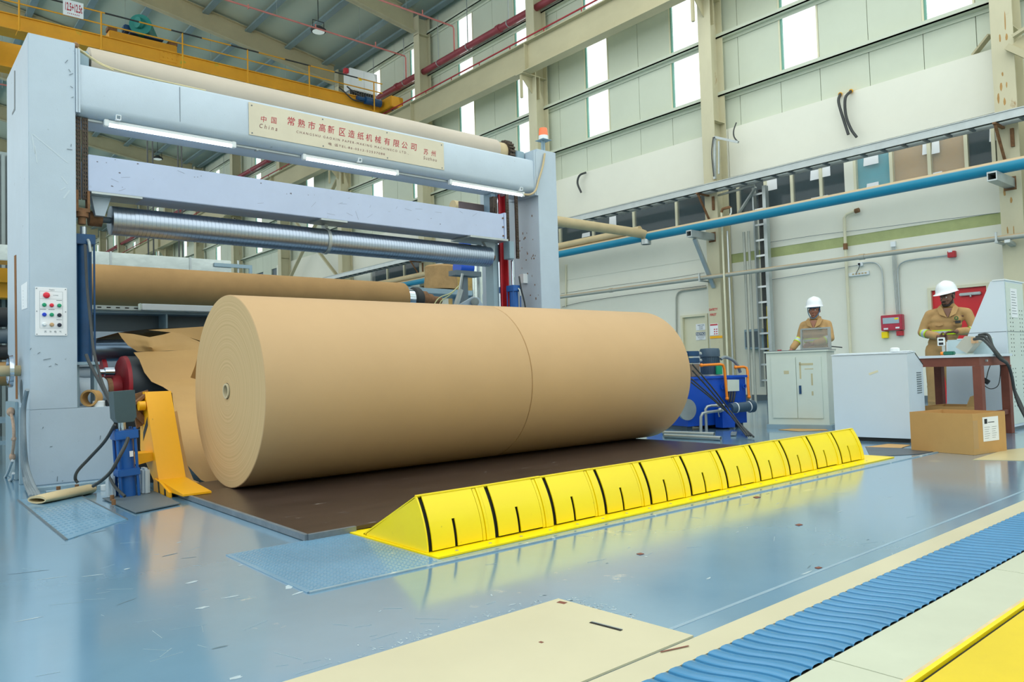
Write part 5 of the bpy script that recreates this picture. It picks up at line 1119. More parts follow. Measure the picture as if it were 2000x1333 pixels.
# small debris on the floor
for i, (px, py, s) in enumerate(((1250, 1083, 'dark chip on the blue floor below the middle of the yellow stop'), (1560, 1026, 'small dark chip on the blue floor below the right half of the stop'), (1598, 1110, 'dark flake near the corner where blue floor meets the cream border'), (1478, 972, 'thin dark splinter on the reflecting floor'))):
    solo('floor_chip', MB().prism([fz(px-7, py, 0.0005), fz(px, py+2, 0.0005), fz(px+8, py, 0.0005), fz(px+1, py-2, 0.0005)], (0, 0, 0.002)), WOOD, s, 'debris', smooth=0)

# scuffs, peeled paint and grime on the blue floor
random.seed(11)
def flake(m, c, rx, ry, ang, z=0.0006):
    n = 11; vs = []
    for k in range(n):
        a = 2*PI*k/n; r = random.uniform(0.55, 1.1); x = rx*r*math.cos(a); y = ry*r*math.sin(a)
        vs.append(m.bm.verts.new((c.x+x*math.cos(ang)-y*math.sin(ang), c.y+x*math.sin(ang)+y*math.cos(ang), z)))
    m.face(vs)
fl_ = bpy.data.objects['floor']
mb = MB()
for px, py, rx, ry, an in ((375, 1138, .035, .012, .2), (455, 1166, .04, .008, -.2), (565, 1146, .05, .02, .9), (590, 1157, .05, .008, .3), (395, 1188, .025, .012, 0), (248, 1112, .02, .008, .2), (470, 1105, .014, .008, 0), (715, 1117, .03, .005, .2), (742, 1195, .012, .003, .5),
                           (1000, 1182, .02, .004, 0), (960, 1000+163, .015, .004, 1), (1262, 1088, .01, .006, 0), (1575, 1120, .05, .006, 0), (1385, 1130, .02, .006, .2), (350, 1030+30, .02, .004, .4), (520, 1075, .03, .003, -.4), (180, 1125, .05, .005, -.3), (100, 1130, .06, .004, -.2), (60, 1210, .05, .006, 0), (460, 1325, .02, .012, 0), (1640, 1000, .03, .004, 0), (1440, 1040, .02, .003, .1), (1720, 935, .02, .003, 0)):
    flake(mb, fz(px, py), rx, ry, an)
for k in range(150):    # scraped paint along the cream cover plate
    t_ = random.random()
    c = Vector((0.95+0.9*t_, 1.955+abs(random.gauss(0, 0.035)), 0)) if k % 2 else Vector((1.85+abs(random.gauss(0, 0.03)), 1.93-0.3*t_, 0))
    flake(mb, c, random.uniform(0.002, 0.012), random.uniform(0.001, 0.004), random.uniform(0, 3))
mb.build('paint_scuff', mat('pale_scuffed_paint', 'b4c6ce', 0.4, var=0.15, scale=30), fl_, smooth=0, recalc=False)
mb = MB()
for k in range(60):
    px, py = random.uniform(20, 1000), random.uniform(1000, 1320)
    c = fz(px, py); an = random.gauss(-0.5, 0.5); l = random.uniform(0.01, 0.06)
    mb.bar(c-Vector((math.cos(an), math.sin(an), 0))*l+Vector((0, 0, 0.0004)), c+Vector((math.cos(an), math.sin(an), 0))*l+Vector((0, 0, 0.0004)), random.uniform(0.0008, 0.002), 0.0004)
for k in range(40):
    px, py = random.uniform(1100, 1990), random.uniform(930, 1110)
    c = fz(px, py); an = random.gauss(0, 0.5); l = random.uniform(0.01, 0.05)
    mb.bar(c-Vector((math.cos(an), math.sin(an), 0))*l+Vector((0, 0, 0.0004)), c+Vector((math.cos(an), math.sin(an), 0))*l+Vector((0, 0, 0.0004)), 0.0015, 0.0004)
mb.build('thin_scratch', mat('thin_floor_scratch', '9db4be', 0.4, var=0.1), fl_, smooth=0)
mb = MB()
for px, py, rx, ry, an in ((330, 1085, .05, .006, .3), (370, 1090, .04, .004, -.3), (430, 1265, .03, .008, 0), (250, 1175, .05, .004, .5), (60, 1118, .09, .004, -.3), (1375, 968, .05, .003, 0), (1500, 905+60, .03, .003, 0), (1695, 1055, .02, .003, 0), (1580, 1108, .03, .003, .3), (1185, 1101, .01, .004, 0), (610, 1158, .03, .003, .3), (190, 1040, .06, .008, .4), (150, 1050, .03, .006, 1)):
    flake(mb, fz(px, py), rx, ry, an, 0.0005)
mb.build('grime_mark', mat('dark_grime', '5c7480', 0.5, var=0.2, scale=20), fl_, smooth=0, recalc=False)
mb = MB()
for k in range(70):
    c = Vector((random.uniform(1.75, 6.1), random.uniform(3.55, 4.75), 0)); flake(mb, c, random.uniform(0.01, 0.05), random.uniform(0.002, 0.008), random.gauss(0, 0.4), 0.0306)
mb.build('surface_scuffs', mat('plate_scuff_grey', '6a615c', 0.4, var=0.3, scale=20), pl, smooth=0, recalc=False)['kind'] = 'stuff'
# ================================================================= right side
def frame2(A, B):
    """local frame: origin A, u along A->B, n away from the camera"""
    A = Vector((A[0], A[1], 0)); B = Vector((B[0], B[1], 0)); u = (B-A).normalized(); n = Vector((-u.y, u.x, 0))
    if n.dot(A+B) < 0: n = -n
    def W(a, b, z): return A+u*a+n*b+Vector((0, 0, z))
    return W, (B-A).length, u, n
def lbox(m, W, a, b, z):
    P = [W(a[i], b[j], z[k]) for k in (0, 1) for j in (0, 1) for i in (0, 1)]
    vs = [m.bm.verts.new(p) for p in P]
    for f in ((0, 2, 3, 1), (4, 5, 7, 6), (0, 1, 5, 4), (2, 6, 7, 3), (0, 4, 6, 2), (1, 3, 7, 5)): m.face([vs[i] for i in f])
# two door cabinet
W, Lw, u_, n_ = frame2((8.42, 5.05), (8.60, 4.37))
cab = thing('two_door_cabinet', W(Lw/2, 0.2, 0), 'pale grey green two-door steel cabinet with the mesh screen on top', 'cabinet')
part('plinth', FRAME2, cab, lambda m: lbox(m, W, (-0.02, Lw+0.03), (-0.03, 0.45), (0, 0.05)))
part('body', CABG, cab, lambda m: lbox(m, W, (0, Lw), (0, 0.42), (0.051, 0.92)))
part('desk_top', CABG, cab, lambda m: lbox(m, W, (-0.02, Lw+0.02), (-0.02, 0.44), (0.921, 0.94)))
for s in (0, 1):
    d = part('door', CABG, cab, lambda m, s=s: lbox(m, W, (0.06+s*(Lw/2-0.055), Lw/2-0.002+s*(Lw/2-0.06)), (-0.014, -0.001), (0.13, 0.86)))
    if s: part('handle', DBLUE, d, lambda m: lbox(m, W, (Lw/2+0.03, Lw/2+0.055), (-0.028, -0.015), (0.42, 0.52)))
    if s:
        part('tape_residue', mat('yellowed_tape', 'c4bf9e', 0.6, var=0.1), d, lambda m: [lbox(m, W, (Lw/2+a, Lw/2+b), (-0.0155, -0.0145), (z0, z1)) for a, b, z0, z1 in ((0.04, 0.06, 0.6, 0.8), (0.04, 0.2, 0.76, 0.785), (0.17, 0.19, 0.52, 0.66), (0.10, 0.2, 0.71, 0.72), (0.17, 0.19, 0.40, 0.45))])
    else: part('tape_residue', mat('yellowed_tape'), d, lambda m: [lbox(m, W, (0.21, 0.27), (-0.0155, -0.0145), (0.66, 0.70))])
part('black_top_edge', GREYP, cab, lambda m: lbox(m, W, (-0.021, Lw+0.021), (-0.022, 0.44), (0.9405, 0.946)))
# mesh screen on the cabinet
Ws = W
ms = thing('mesh_screen', W(0.45, 0.1, 0.934), 'upright grey framed fine mesh screen standing on the two-door cabinet', 'screen')
p0, p1, p2, p3 = [at(px, py, 'x', 8.7) for px, py in ((1566, 684), (1621, 681), (1626, 642), (1569, 648))]
dn = (p1-p0).normalized()
base = 0.948
def sc_(u, z, o=0.0): return Vector((8.7+o, p0.y+(p1.y-p0.y)*u, base+z))
hS = 0.25
part('screen_frame', STEEL, ms, lambda m: (m.bar(sc_(0, 0.01), sc_(1, 0.01), 0.02, 0.02), m.bar(sc_(0.02, hS), sc_(1, hS), 0.02, 0.02), m.bar(sc_(0, 0), sc_(0.02, hS), 0.022, 0.022), m.bar(sc_(1, 0), sc_(1, hS+0.01), 0.022, 0.03)))
part('mesh_pane', MESHG, ms, lambda m: m.box((8.699, p0.y-0.01, base+0.02), (8.701, p1.y+0.01, base+hS-0.01)))
part('stay', BLACK, ms, lambda m: m.bar(sc_(0.97, 0.03, 0.02), (8.8, p1.y-0.1, base+0.01), 0.012, 0.012))
# white desk
A_, B_ = (7.479, 3.746), (7.554, 3.044)
W2, L2, u2, n2 = frame2(A_, B_)
wd = thing('white_control_desk', W2(L2/2, 0.25, 0), 'plain white sloped-top control desk behind the right end of the yellow stop', 'control desk')
def dprof(a): return [W2(a, 0, 0.04), W2(a, 0, 0.85), W2(a, 0.25, 0.862), W2(a, 0.50, 0.745), W2(a, 0.50, 0.04)]
part('plinth', BLACK, wd, lambda m: lbox(m, W2, (0.02, L2-0.02), (0.03, 0.47), (0, 0.039)))
part('body', CABW, wd, lambda m: m.prism(dprof(0), u2*L2), smooth=0)
part('lid', CABW, wd, lambda m: m.prism([W2(-0.006, -0.006, 0.853), W2(-0.006, 0.252, 0.866), W2(-0.006, 0.252, 0.876), W2(-0.006, -0.006, 0.863)], u2*(L2+0.012)), smooth=0)
part('lid_gap', BLACK, wd, lambda m: m.prism([W2(L2+0.0005, 0.252, 0.852), W2(L2+0.0005, 0.501, 0.735), W2(L2+0.0005, 0.501, 0.742), W2(L2+0.0005, 0.252, 0.860)], u2*0.003), smooth=0)
part('vent_grille', GREYP, wd, lambda m: [lbox(m, W2, (L2+0.001, L2+0.004), (0.27, 0.42), (0.46+0.022*k, 0.468+0.022*k)) for k in range(10)])
part('lock', STEEL, wd, lambda m: m.cyl(W2(L2, 0.38, 0.12), W2(L2+0.012, 0.38, 0.12), 0.014, n=12))
part('tape_residue', CREAM, wd, lambda m: m.bar(W2(L2*0.5, -0.001, 0.66), W2(L2*0.62, -0.001, 0.69), 0.02, 0.001, side=(0, 0, 1)))
hc = W2(L2*0.80, 0.12, 0.876)
hat = thing('hat', hc, 'round white plastic cap lying on the white control desk', 'cap')
part('cap_crown', WHITE, hat, lambda m: m.lathe(hc, hc+Vector((0, 0, 0.04)), [(0, 0.045), (0.03, 0.043), (0.038, 0.03), (0.04, 0.0)], 20))
part('cap_brim', WHITE, hat, lambda m: lbox(m, W2, (L2*0.80+0.04, L2*0.80+0.14), (0.09, 0.16), (0.871, 0.881)))
# cardboard box
W3, L3, u3, n3 = frame2((6.963, 2.808), (6.858, 2.279))
def box_thing(W_, L, D, H, lab, m_, flap=True, name='cardboard_box'):
    t = thing(name, W_(L/2, D/2, 0), lab, 'box')
    th = 0.006
    part('box_walls', m_, t, lambda m: (lbox(m, W_, (0, L), (0, th), (0.001, H)), lbox(m, W_, (0, L), (D-th, D), (0.001, H)), lbox(m, W_, (0, th), (th, D-th), (0.001, H)), lbox(m, W_, (L-th, L), (th, D-th), (0.001, H)), lbox(m, W_, (th, L-th), (th, D-th), (0.001, 0.006))), smooth=0)
    return t
cb = box_thing(W3, L3, 0.48, 0.335, 'open brown cardboard box with a white shipping label on its right side', CARD)
0 and part('flap', CARD, cb, lambda m: (m.prism([W3(0.01, 0.01, 0.333), W3(L3-0.01, 0.01, 0.333), W3(L3-0.04, 0.12, 0.30), W3(0.05, 0.13, 0.305)], Vector((0, 0, 0.004))), m.prism([W3(0.01, 0.47, 0.333), W3(L3-0.01, 0.47, 0.333), W3(L3-0.03, 0.34, 0.30), W3(0.04, 0.36, 0.30)], Vector((0, 0, 0.004)))), smooth=0)
lb = part('shipping_label', PAPERW, cb, lambda m: lbox(m, W3, (L3+0.0005, L3+0.002), (0.14, 0.37), (0.10, 0.30)))
part('label_print', INK, lb, lambda m: (lbox(m, W3, (L3+0.0021, L3+0.0028), (0.165, 0.205), (0.245, 0.285)), [lbox(m, W3, (L3+0.0021, L3+0.0026), (0.16, 0.22+0.01*(k % 3)), (0.125+0.018*k, 0.127+0.018*k)) for k in range(6)], [lbox(m, W3, (L3+0.0021, L3+0.0026), (0.27, 0.32+0.01*(k % 3)), (0.125+0.018*k, 0.127+0.018*k)) for k in range(6)], lbox(m, W3, (L3+0.0021, L3+0.0026), (0.215, 0.31), (0.252, 0.258))))
part('packing_tape', mat('brown_tape', 'b58f58', 0.4, var=0.05), cb, lambda m: lbox(m, W3, (L3+0.0004, L3+0.001), (0.0, 0.07), (0.05, 0.28)))
# table
Bc, Ac = Vector((8.35, at(1912, 750, 'x', 8.35).y, 0)), Vector((9.02, at(1966, 750, 'x', 9.02).y, 0))
us = (Ac-Bc).normalized(); ns = Vector((-us.y, us.x, 0)); Lt = (Ac-Bc).length; Dt = 0.66
def T(a, b, z): return Bc+us*a+ns*b+Vector((0, 0, z))
tbl = thing('steel_table', T(Lt/2, Dt/2, 0), 'red brown angle iron table with a pale top behind the cardboard box', 'table')
part('table_top', CABW, tbl, lambda m: lbox(m, T, (-0.06, Lt+0.05), (-0.05, Dt+0.25), (0.80, 0.825)))
part('apron', WOOD, tbl, lambda m: (lbox(m, T, (-0.04, Lt+0.04), (-0.03, -0.0), (0.71, 0.799)), lbox(m, T, (-0.04, -0.01), (0.0, Dt+0.2), (0.71, 0.799)), lbox(m, T, (Lt+0.01, Lt+0.04), (0.0, Dt+0.2), (0.71, 0.799))))
for a, b in ((0, 0), (Lt, 0), (0, Dt), (Lt, Dt)):
    part('leg', WOOD, tbl, lambda m, a=a, b=b: (lbox(m, T, (a-0.038, a+0.038), (b-0.038, b-0.028), (0.001, 0.709)), lbox(m, T, (a-0.038, a-0.028), (b-0.0279, b+0.038), (0.001, 0.709)), lbox(m, T, (a+0.028, a+0.038), (b-0.0279, b+0.038), (0.001, 0.709))))
part('stretcher', WOOD, tbl, lambda m: (lbox(m, T, (0.04, Lt-0.04), (-0.02, 0.0), (0.20, 0.25)), lbox(m, T, (-0.02, 0.0), (0.04, Dt-0.04), (0.20, 0.25)), lbox(m, T, (0.04, Lt-0.04), (Dt, Dt+0.02), (0.20, 0.25))))
part('bolt', STEEL, tbl, lambda m: [m.cyl(T(a, -0.031, 0.76), T(a, -0.05, 0.76), 0.012, n=8) for a in (0.1, 0.5)])
part('foot_block', GREYP, tbl, lambda m: lbox(m, T, (Lt-0.06, Lt+0.06), (-0.06, 0.06), (0.0, 0.0009)))
# second cardboard box behind
W4, L4, u4, n4 = frame2((8.50, 3.27), (8.46, 2.86))
cb2 = box_thing(W4, L4, 0.42, 0.30, 'torn open cardboard box under the steel table', KRAFT2 if False else CARD)
part('flap', CARD, cb2, lambda m: m.prism([W4(L4-0.002, 0.0, 0.30), W4(L4-0.002, 0.18, 0.30), W4(L4+0.03, 0.2, 0.42), W4(L4+0.03, 0.02, 0.40)], u4*0.004), smooth=0)
# console cabinet
XC = 9.35
def cc(px, py): p = at(px, py, 'x', XC); return p
K = [cc(1848, 800), cc(1848, 668), cc(1886, 666), cc(1934, 550), cc(1957, 548), cc(1977, 848)]
con = thing('control_cabinet', (XC+0.4, K[4].y+0.4, 0), 'large pale blue grey control cabinet with sloped front at the right edge', 'cabinet')
ztop = K[4].z; yr = K[5].y
poly = [(XC, K[0].y, 0.03), (XC, K[1].y, K[1].z), (XC, K[2].y, K[2].z), (XC, K[3].y, ztop), (XC, yr, ztop), (XC, yr, 0.03)]
part('cabinet_shell', CABW, con, lambda m: m.prism(poly, (0.62, 0, 0)), smooth=0)
part('plinth', GREYP, con, lambda m: m.box((XC+0.02, yr+0.01, 0), (XC+0.60, K[0].y-0.02, 0.029)))
part('top_lid', WHITE, con, lambda m: m.box((XC-0.01, yr-0.01, ztop+0.001), (XC+0.64, K[3].y-0.02, ztop+0.014)))
part('side_panel', CABG, con, lambda m: m.box((XC+0.03, yr-0.006, 0.06), (XC+0.60, yr-0.001, ztop-0.02)))
part('panel_seam', GREYP, con, lambda m: (m.box((XC-0.002, yr, cc(1930, 650).z), (XC, K[2].y, cc(1930, 650).z+0.005)), m.box((XC, yr-0.008, cc(1930, 650).z), (XC+0.61, yr-0.0065, cc(1930, 650).z+0.005))))
part('vent_holes', GAP, con, lambda m: [m.box((XC+0.11, yr-0.0064, 0.2), (XC+0.53, yr-0.0061, 0.2003))]+[m.cyl((XC+x, yr-0.0085, z), (XC+x, yr-0.0063, z), 0.007, n=6) for x in (0.12, 0.20, 0.44, 0.52) for z in [1.30-0.045*k for k in range(12)]+[0.66-0.045*k for k in range(10)]])
nl = part('panel_notice', PAPERW, con, lambda m: m.box((XC+0.16, yr-0.009, 1.22), (XC+0.38, yr-0.0065, 1.54)))
part('notice_print', GREYP, nl, lambda m: [m.box((XC+0.19, yr-0.0095, 1.26+0.03*k), (XC+0.35-0.02*(k % 3), yr-0.0091, 1.266+0.03*k)) for k in range(9)])
# sloping-screen device and clutter on the table
dv = thing('tilted_display', at(1890, 690, 'x', 8.7), 'beige display unit tilted back on the steel table with hoses behind', 'display')
D0 = [at(*p, 'x', 8.72) for p in ((1866, 672), (1888, 684), (1908, 660), (1902, 651), (1884, 650))]
zt_ = 0.826
lowest = min(p.z for p in D0); off = Vector((0, 0, zt_+0.012-lowest))
part('display_shell', mat('beige_plastic', 'b4b3a6', 0.5, var=0.03), dv, lambda m: m.prism([p+off for p in D0], (0.16, 0, 0)), smooth=0)
part('display_stand', CABG, dv, lambda m: m.box((8.74, D0[1].y-0.02, zt_), (8.86, D0[1].y+0.14, zt_+0.012)))
part('cable_gland', mat('peach_gland', 'd0a880', 0.6, var=0), dv, lambda m: m.box((8.70, D0[2].y-0.0, D0[2].z+off.z-0.02), (8.76, D0[2].y+0.05, D0[2].z+off.z+0.04)))
bk_ = thing('back_panel', (8.9, 3.2, 0.826), 'low pale panel with a white edge standing on the steel table before the right worker', 'panel')
q0, q1 = at(1852, 688, 'x', 8.95), at(1940, 690, 'x', 8.95)
part('panel_board', mat('pale_cyan_panel', 'bdd2d8', 0.45, var=0.02), bk_, lambda m: m.box((8.94, q1.y, 0.826), (8.97, q0.y, 0.826+0.165)))
part('panel_edge', WHITE, bk_, lambda m: m.box((8.93, q1.y, 0.9915), (8.98, q0.y-0.1, 1.0)))
dv2 = thing('handheld_gauge', at(1838, 665, 'x', 8.9), 'small white gauge with dark display at the left end of the pale panel', 'gauge')
q = at(1845, 682, 'x', 8.8)
part('gauge_body', WHITE, dv2, lambda m: m.box((8.80, q.y-0.0, 0.93), (8.83, q.y+0.07, 1.02), 0.004))
part('gauge_display', INK, dv2, lambda m: (m.box((8.797, q.y+0.01, 0.985), (8.8, q.y+0.055, 1.005)), m.box((8.797, q.y+0.01, 0.94), (8.8, q.y+0.055, 0.965))))
part('gauge_foot', STEEL, dv2, lambda m: m.box((8.81, q.y+0.0, 0.826), (8.82, q.y+0.03, 0.929)))
rl_ = thing('tape_reel', at(1850, 688, 'x', 8.55), 'green and orange tape measure on the steel table', 'tape measure')
q = at(1851, 690, 'x', 8.5)
part('reel_body', mat('green_tool_plastic', '0f6a55', 0.4, var=0), rl_, lambda m: m.box((8.48, q.y-0.06, 0.826), (8.55, q.y+0.04, 0.865), 0.008))
part('reel_nose', ORANGE, rl_, lambda m: m.cyl((8.515, q.y+0.041, 0.845), (8.515, q.y+0.07, 0.845), 0.018, n=14))
hb = MB()
for k in range(3):
    o_ = 0.02*k
    hb.tube([at(1902+5*k, 663-4*k, 'x', 8.66+o_), at(1918+6*k, 663-4*k, 'x', 8.62+o_), at(1935+2*k, 678, 'x', 8.58+o_), at(1952+2*k, 700, 'x', 8.62+o_), at(1968, 712, 'x', 8.72+o_), at(1976, 735, 'x', 8.8+o_), at(1981, 762, 'x', 8.85+o_), at(1990+2*k, 790, 'x', 8.85+o_), at(2010, 830, 'x', 8.85+o_)], 0.015, 8, sub=6)
solo('corrugated_hoses', hb, HOSE, 'bundle of dark corrugated hoses hanging from the display down the right table leg', 'hose')
pg = thing('hanging_plug', at(1926, 745, 'x', 8.8), 'black plug on a thin cable hanging below the steel table', 'plug')
part('plug', BLACK, pg, lambda m: m.cyl(at(1921, 742, 'x', 8.8), at(1931, 748, 'x', 8.8), 0.025, n=14))
part('cable', BLACK, pg, lambda m: m.tube([at(1938, 706, 'x', 8.8), at(1931, 722, 'x', 8.8), at(1926, 742, 'x', 8.8), at(1922, 752, 'x', 8.8), at(1935, 760, 'x', 8.8), at(1950, 752, 'x', 8.8), at(1954, 720, 'x', 8.8), at(1950, 706, 'x', 8.8)], 0.004, 6, sub=6))

# ---------------------------------------------------------------- hydraulic power unit
N0 = fz(1398, 838); W5, L5, u5, n5 = frame2((N0.x-0.05, N0.y+0.0), (N0.x+0.62, N0.y-0.36)) if False else frame2((N0.x, N0.y), (N0.x+0.62, N0.y-0.18))
hp = thing('hydraulic_power_unit', W5(0.2, 0.4, 0), 'royal blue hydraulic unit with grey motor and orange pipes beyond the big roll', 'hydraulic unit')
def tz(py, X=None): return at(1398, py, 'y', N0.y).z
zt5 = tz(735)
LT = 0.50
part('tank', TANK, hp, lambda m: (lbox(m, W5, (-0.42, LT), (0.0, 0.9), (0.05, zt5-0.03)), lbox(m, W5, (-0.44, LT+0.02), (-0.02, 0.92), (zt5-0.029, zt5))), smooth=0)
part('tank_foot', GREYP, hp, lambda m: (lbox(m, W5, (-0.40, -0.32), (0.05, 0.8), (0, 0.049)), lbox(m, W5, (LT-0.1, LT-0.02), (0.05, 0.8), (0, 0.049))))
part('lower_tank_box', TANK, hp, lambda m: (lbox(m, W5, (-0.02, 0.17), (-0.16, -0.021), (0.02, 0.26)),), smooth=0)
part('round_cover', STEEL, hp, lambda m: m.cyl(W5(-0.44, -0.001, 0.26), W5(-0.44, -0.03, 0.26), 0.13, n=28))
part('lifting_eye', TANK, hp, lambda m: [m.ring(W5(a, -0.022, zt5-0.14), W5(a, -0.03, zt5-0.14), 0.03, 0.015, 14) for a in (0.12, 0.46)])
mc = W5(0.13, 0.22, 0)
part('motor', MOTOR, hp, lambda m: (m.lathe((mc.x, mc.y, zt5+0.001), (mc.x, mc.y, zt5+0.4), [(0, 0.09), (0.02, 0.09), (0.021, 0.115), (0.245, 0.115), (0.246, 0.128), (0.32, 0.128), (0.35, 0.115), (0.355, 0.06), (0.356, 0.0)], 32), [m.box((mc.x+0.115*math.cos(k*PI/14)-0.004, mc.y+0.115*math.sin(k*PI/14)-0.004, zt5+0.03), (mc.x+0.122*math.cos(k*PI/14)+0.004, mc.y+0.122*math.sin(k*PI/14)+0.004, zt5+0.24)) for k in range(28)]))
part('motor_flange', STEEL, hp, lambda m: m.lathe((mc.x, mc.y, zt5+0.0005), (mc.x, mc.y, zt5+0.03), [(0, 0.15), (0.012, 0.15), (0.013, 0.12), (0.02, 0.12)], 28))
va = W5(-0.32, 0.1, zt5)
part('valve_block', mat('machined_block', '8a7a6a', 0.5, 0.3, var=0.1), hp, lambda m: m.box((va.x-0.06, va.y-0.1, va.z+0.001), (va.x+0.12, va.y+0.06, va.z+0.16), 0.006))
part('solenoid_valve', DBLUE, hp, lambda m: [m.box((va.x-0.10, va.y-0.09, va.z+0.17+0.085*k), (va.x+0.14, va.y-0.02, va.z+0.235+0.085*k), 0.008) for k in range(2)])
part('solenoid_coil', ALU, hp, lambda m: [(m.cyl((va.x-0.18, va.y-0.055, va.z+0.20+0.085*k), (va.x-0.101, va.y-0.055, va.z+0.20+0.085*k), 0.028, n=14), m.cyl((va.x+0.141, va.y-0.055, va.z+0.20+0.085*k), (va.x+0.2, va.y-0.055, va.z+0.20+0.085*k), 0.026, n=14)) for k in range(2)])
part('manifold_cover', CABG, hp, lambda m: (m.box((va.x-0.08, va.y+0.0, va.z+0.17), (va.x+0.05, va.y+0.12, va.z+0.30), 0.01), lbox(m, W5, (0.16, 0.28), (0.4, 0.6), (zt5+0.001, zt5+0.28))))
part('green_label', mat('green_plate', '14a070', 0.5, var=0), hp, lambda m: lbox(m, W5, (0.10, 0.19), (0.06, 0.08), (zt5+0.02, zt5+0.13)))
def hpx(px, py, b=-0.06):
    d = rgt*((px-1000)/FPX)-upv*((py-666.5)/FPX)+fwd; n = n5; k = (W5(0, b, 0)-EYE).dot(n)/d.dot(n); return EYE+d*k
part('orange_pipe', ORANGE, hp, lambda m: m.tube([hpx(1370, 714), hpx(1406, 712), hpx(1412, 713.5), hpx(1414.5, 720), hpx(1418, 755), hpx(1420, 779)], 0.017, 12))
part('orange_pipe', ORANGE, hp, lambda m: m.tube([hpx(1437, 718, 0.05), hpx(1452, 717, 0.05), hpx(1458, 719, 0.04), hpx(1460, 726, 0.02), hpx(1461, 755, -0.04), hpx(1463, 776, -0.06)], 0.017, 12))
part('orange_elbow', ORANGE, hp, lambda m: (m.ico(hpx(1370, 714), 0.025), m.ico(hpx(1437, 718, 0.05), 0.025), m.ico(hpx(1420, 779), 0.024), m.ico(hpx(1463, 776), 0.024)))
jb0 = hpx(1421, 765, -0.05)
part('junction_box', CABG, hp, lambda m: m.prism([hpx(1421, 765, -0.05), hpx(1444, 764, -0.05), hpx(1443.5, 742, -0.05), hpx(1420.5, 742, -0.05)], n5*0.048), smooth=0)
part('junction_cable', HOSE, hp, lambda m: [m.tube([hpx(1425+5*k, 766, -0.04), hpx(1424+5*k, 776, -0.05), hpx(1422+5*k, 786, -0.05)], 0.012, 8, sub=3) for k in range(3)])
part('oil_filter', MOTOR, hp, lambda m: m.lathe(hpx(1426, 798, -0.14), hpx(1478, 793, -0.14), [(0, 0.03), (0.0, 0.062), (0.30, 0.062), (0.301, 0.078), (0.36, 0.078), (0.37, 0.05)], 28))
part('filter_clamp', WHITE, hp, lambda m: (m.ring(hpx(1436, 797, -0.14), hpx(1437.5, 796.8, -0.14), 0.068, 0.0625, 24), m.ring(hpx(1461, 794.7, -0.14), hpx(1462.5, 794.5, -0.14), 0.068, 0.0625, 24)))
part('steel_pipe', STEEL, hp, lambda m: (m.tube([hpx(1369, 852, -0.2), hpx(1369, 815, -0.2), hpx(1372, 808, -0.2), hpx(1380, 806, -0.2), hpx(1412, 802, -0.15)], 0.018, 10), m.tube([hpx(1380, 846, -0.12), hpx(1378, 800, -0.12), hpx(1381, 795, -0.12), hpx(1388, 793, -0.12), hpx(1414, 792, -0.12)], 0.018, 10)))
part('ball_valve', STEEL, hp, lambda m: (m.ico(hpx(1402, 792, -0.12), 0.03), m.ico(hpx(1406, 802, -0.15), 0.032), m.bar(hpx(1402, 803, -0.17), hpx(1405, 815, -0.17), 0.01, 0.01)))
part('valve_lever', TANK, hp, lambda m: m.bar(hpx(1384, 787, -0.12), hpx(1396, 784, -0.12), 0.02, 0.006))
hs = MB()
for k, (p_, q_) in enumerate((((1352, 712), (1462, 852)), ((1352, 724), (1458, 852)), ((1350, 740), (1466, 852)), ((1350, 747), (1472, 854)))):
    a, b = p_, q_
    e = fz(b[0], b[1], 0.02)
    hs.tube([hpx(a[0], a[1], -0.3), hpx(a[0]+(b[0]-a[0])*.35, a[1]+(b[1]-a[1])*.32, -0.32), hpx(a[0]+(b[0]-a[0])*.7, a[1]+(b[1]-a[1])*.68, -0.28), e], 0.0095, 8, sub=6)
solo('hydraulic_hoses', hs, HOSE, 'four dark hoses slanting across the blue hydraulic unit to the floor', 'hose')
hs = MB()
for k in range(3): hs.tube([hpx(1420+4*k, 812, -0.1), hpx(1421+4*k, 830, -0.12), hpx(1430+4*k, 842, -0.2), Vector((fz(1448+3*k, 850, 0.02).x, fz(1448+3*k, 850).y, 0.02))], 0.014, 8, sub=5)
solo('grey_drain_hoses', hs, GHOSE, 'three grey hoses curving from under the oil filter to the floor', 'hose')
solo('bent_grey_hose', MB().tube([hpx(1408, 702, 0.1), hpx(1416, 698, 0.1), hpx(1430, 703, 0.1), hpx(1440, 713, 0.1), hpx(1446, 728, 0.1)], 0.02, 8, sub=5), GHOSE, 'bent grey hose beside the green label on the hydraulic unit', 'hose')
for i, (a, b) in enumerate((((1298, 852), (1408, 857)), ((1295, 846), (1395, 849)))):
    p, q = fz(*a, 0.025), fz(*b, 0.025)
    solo('floor_pipe', MB().ring(p, q, 0.024, 0.019, 18), STEEL, ('near' if i == 0 else 'far')+' one of two grey steel tubes lying on the floor by the hydraulic unit', 'pipe')
# a red tipped pen mark: small red item on cabinet
solo('red_tag', MB().box((8.50, 4.90, 0.9465), (8.53, 4.94, 0.957)), RED, 'tiny red object on the left corner of the two-door cabinet', 'tag')

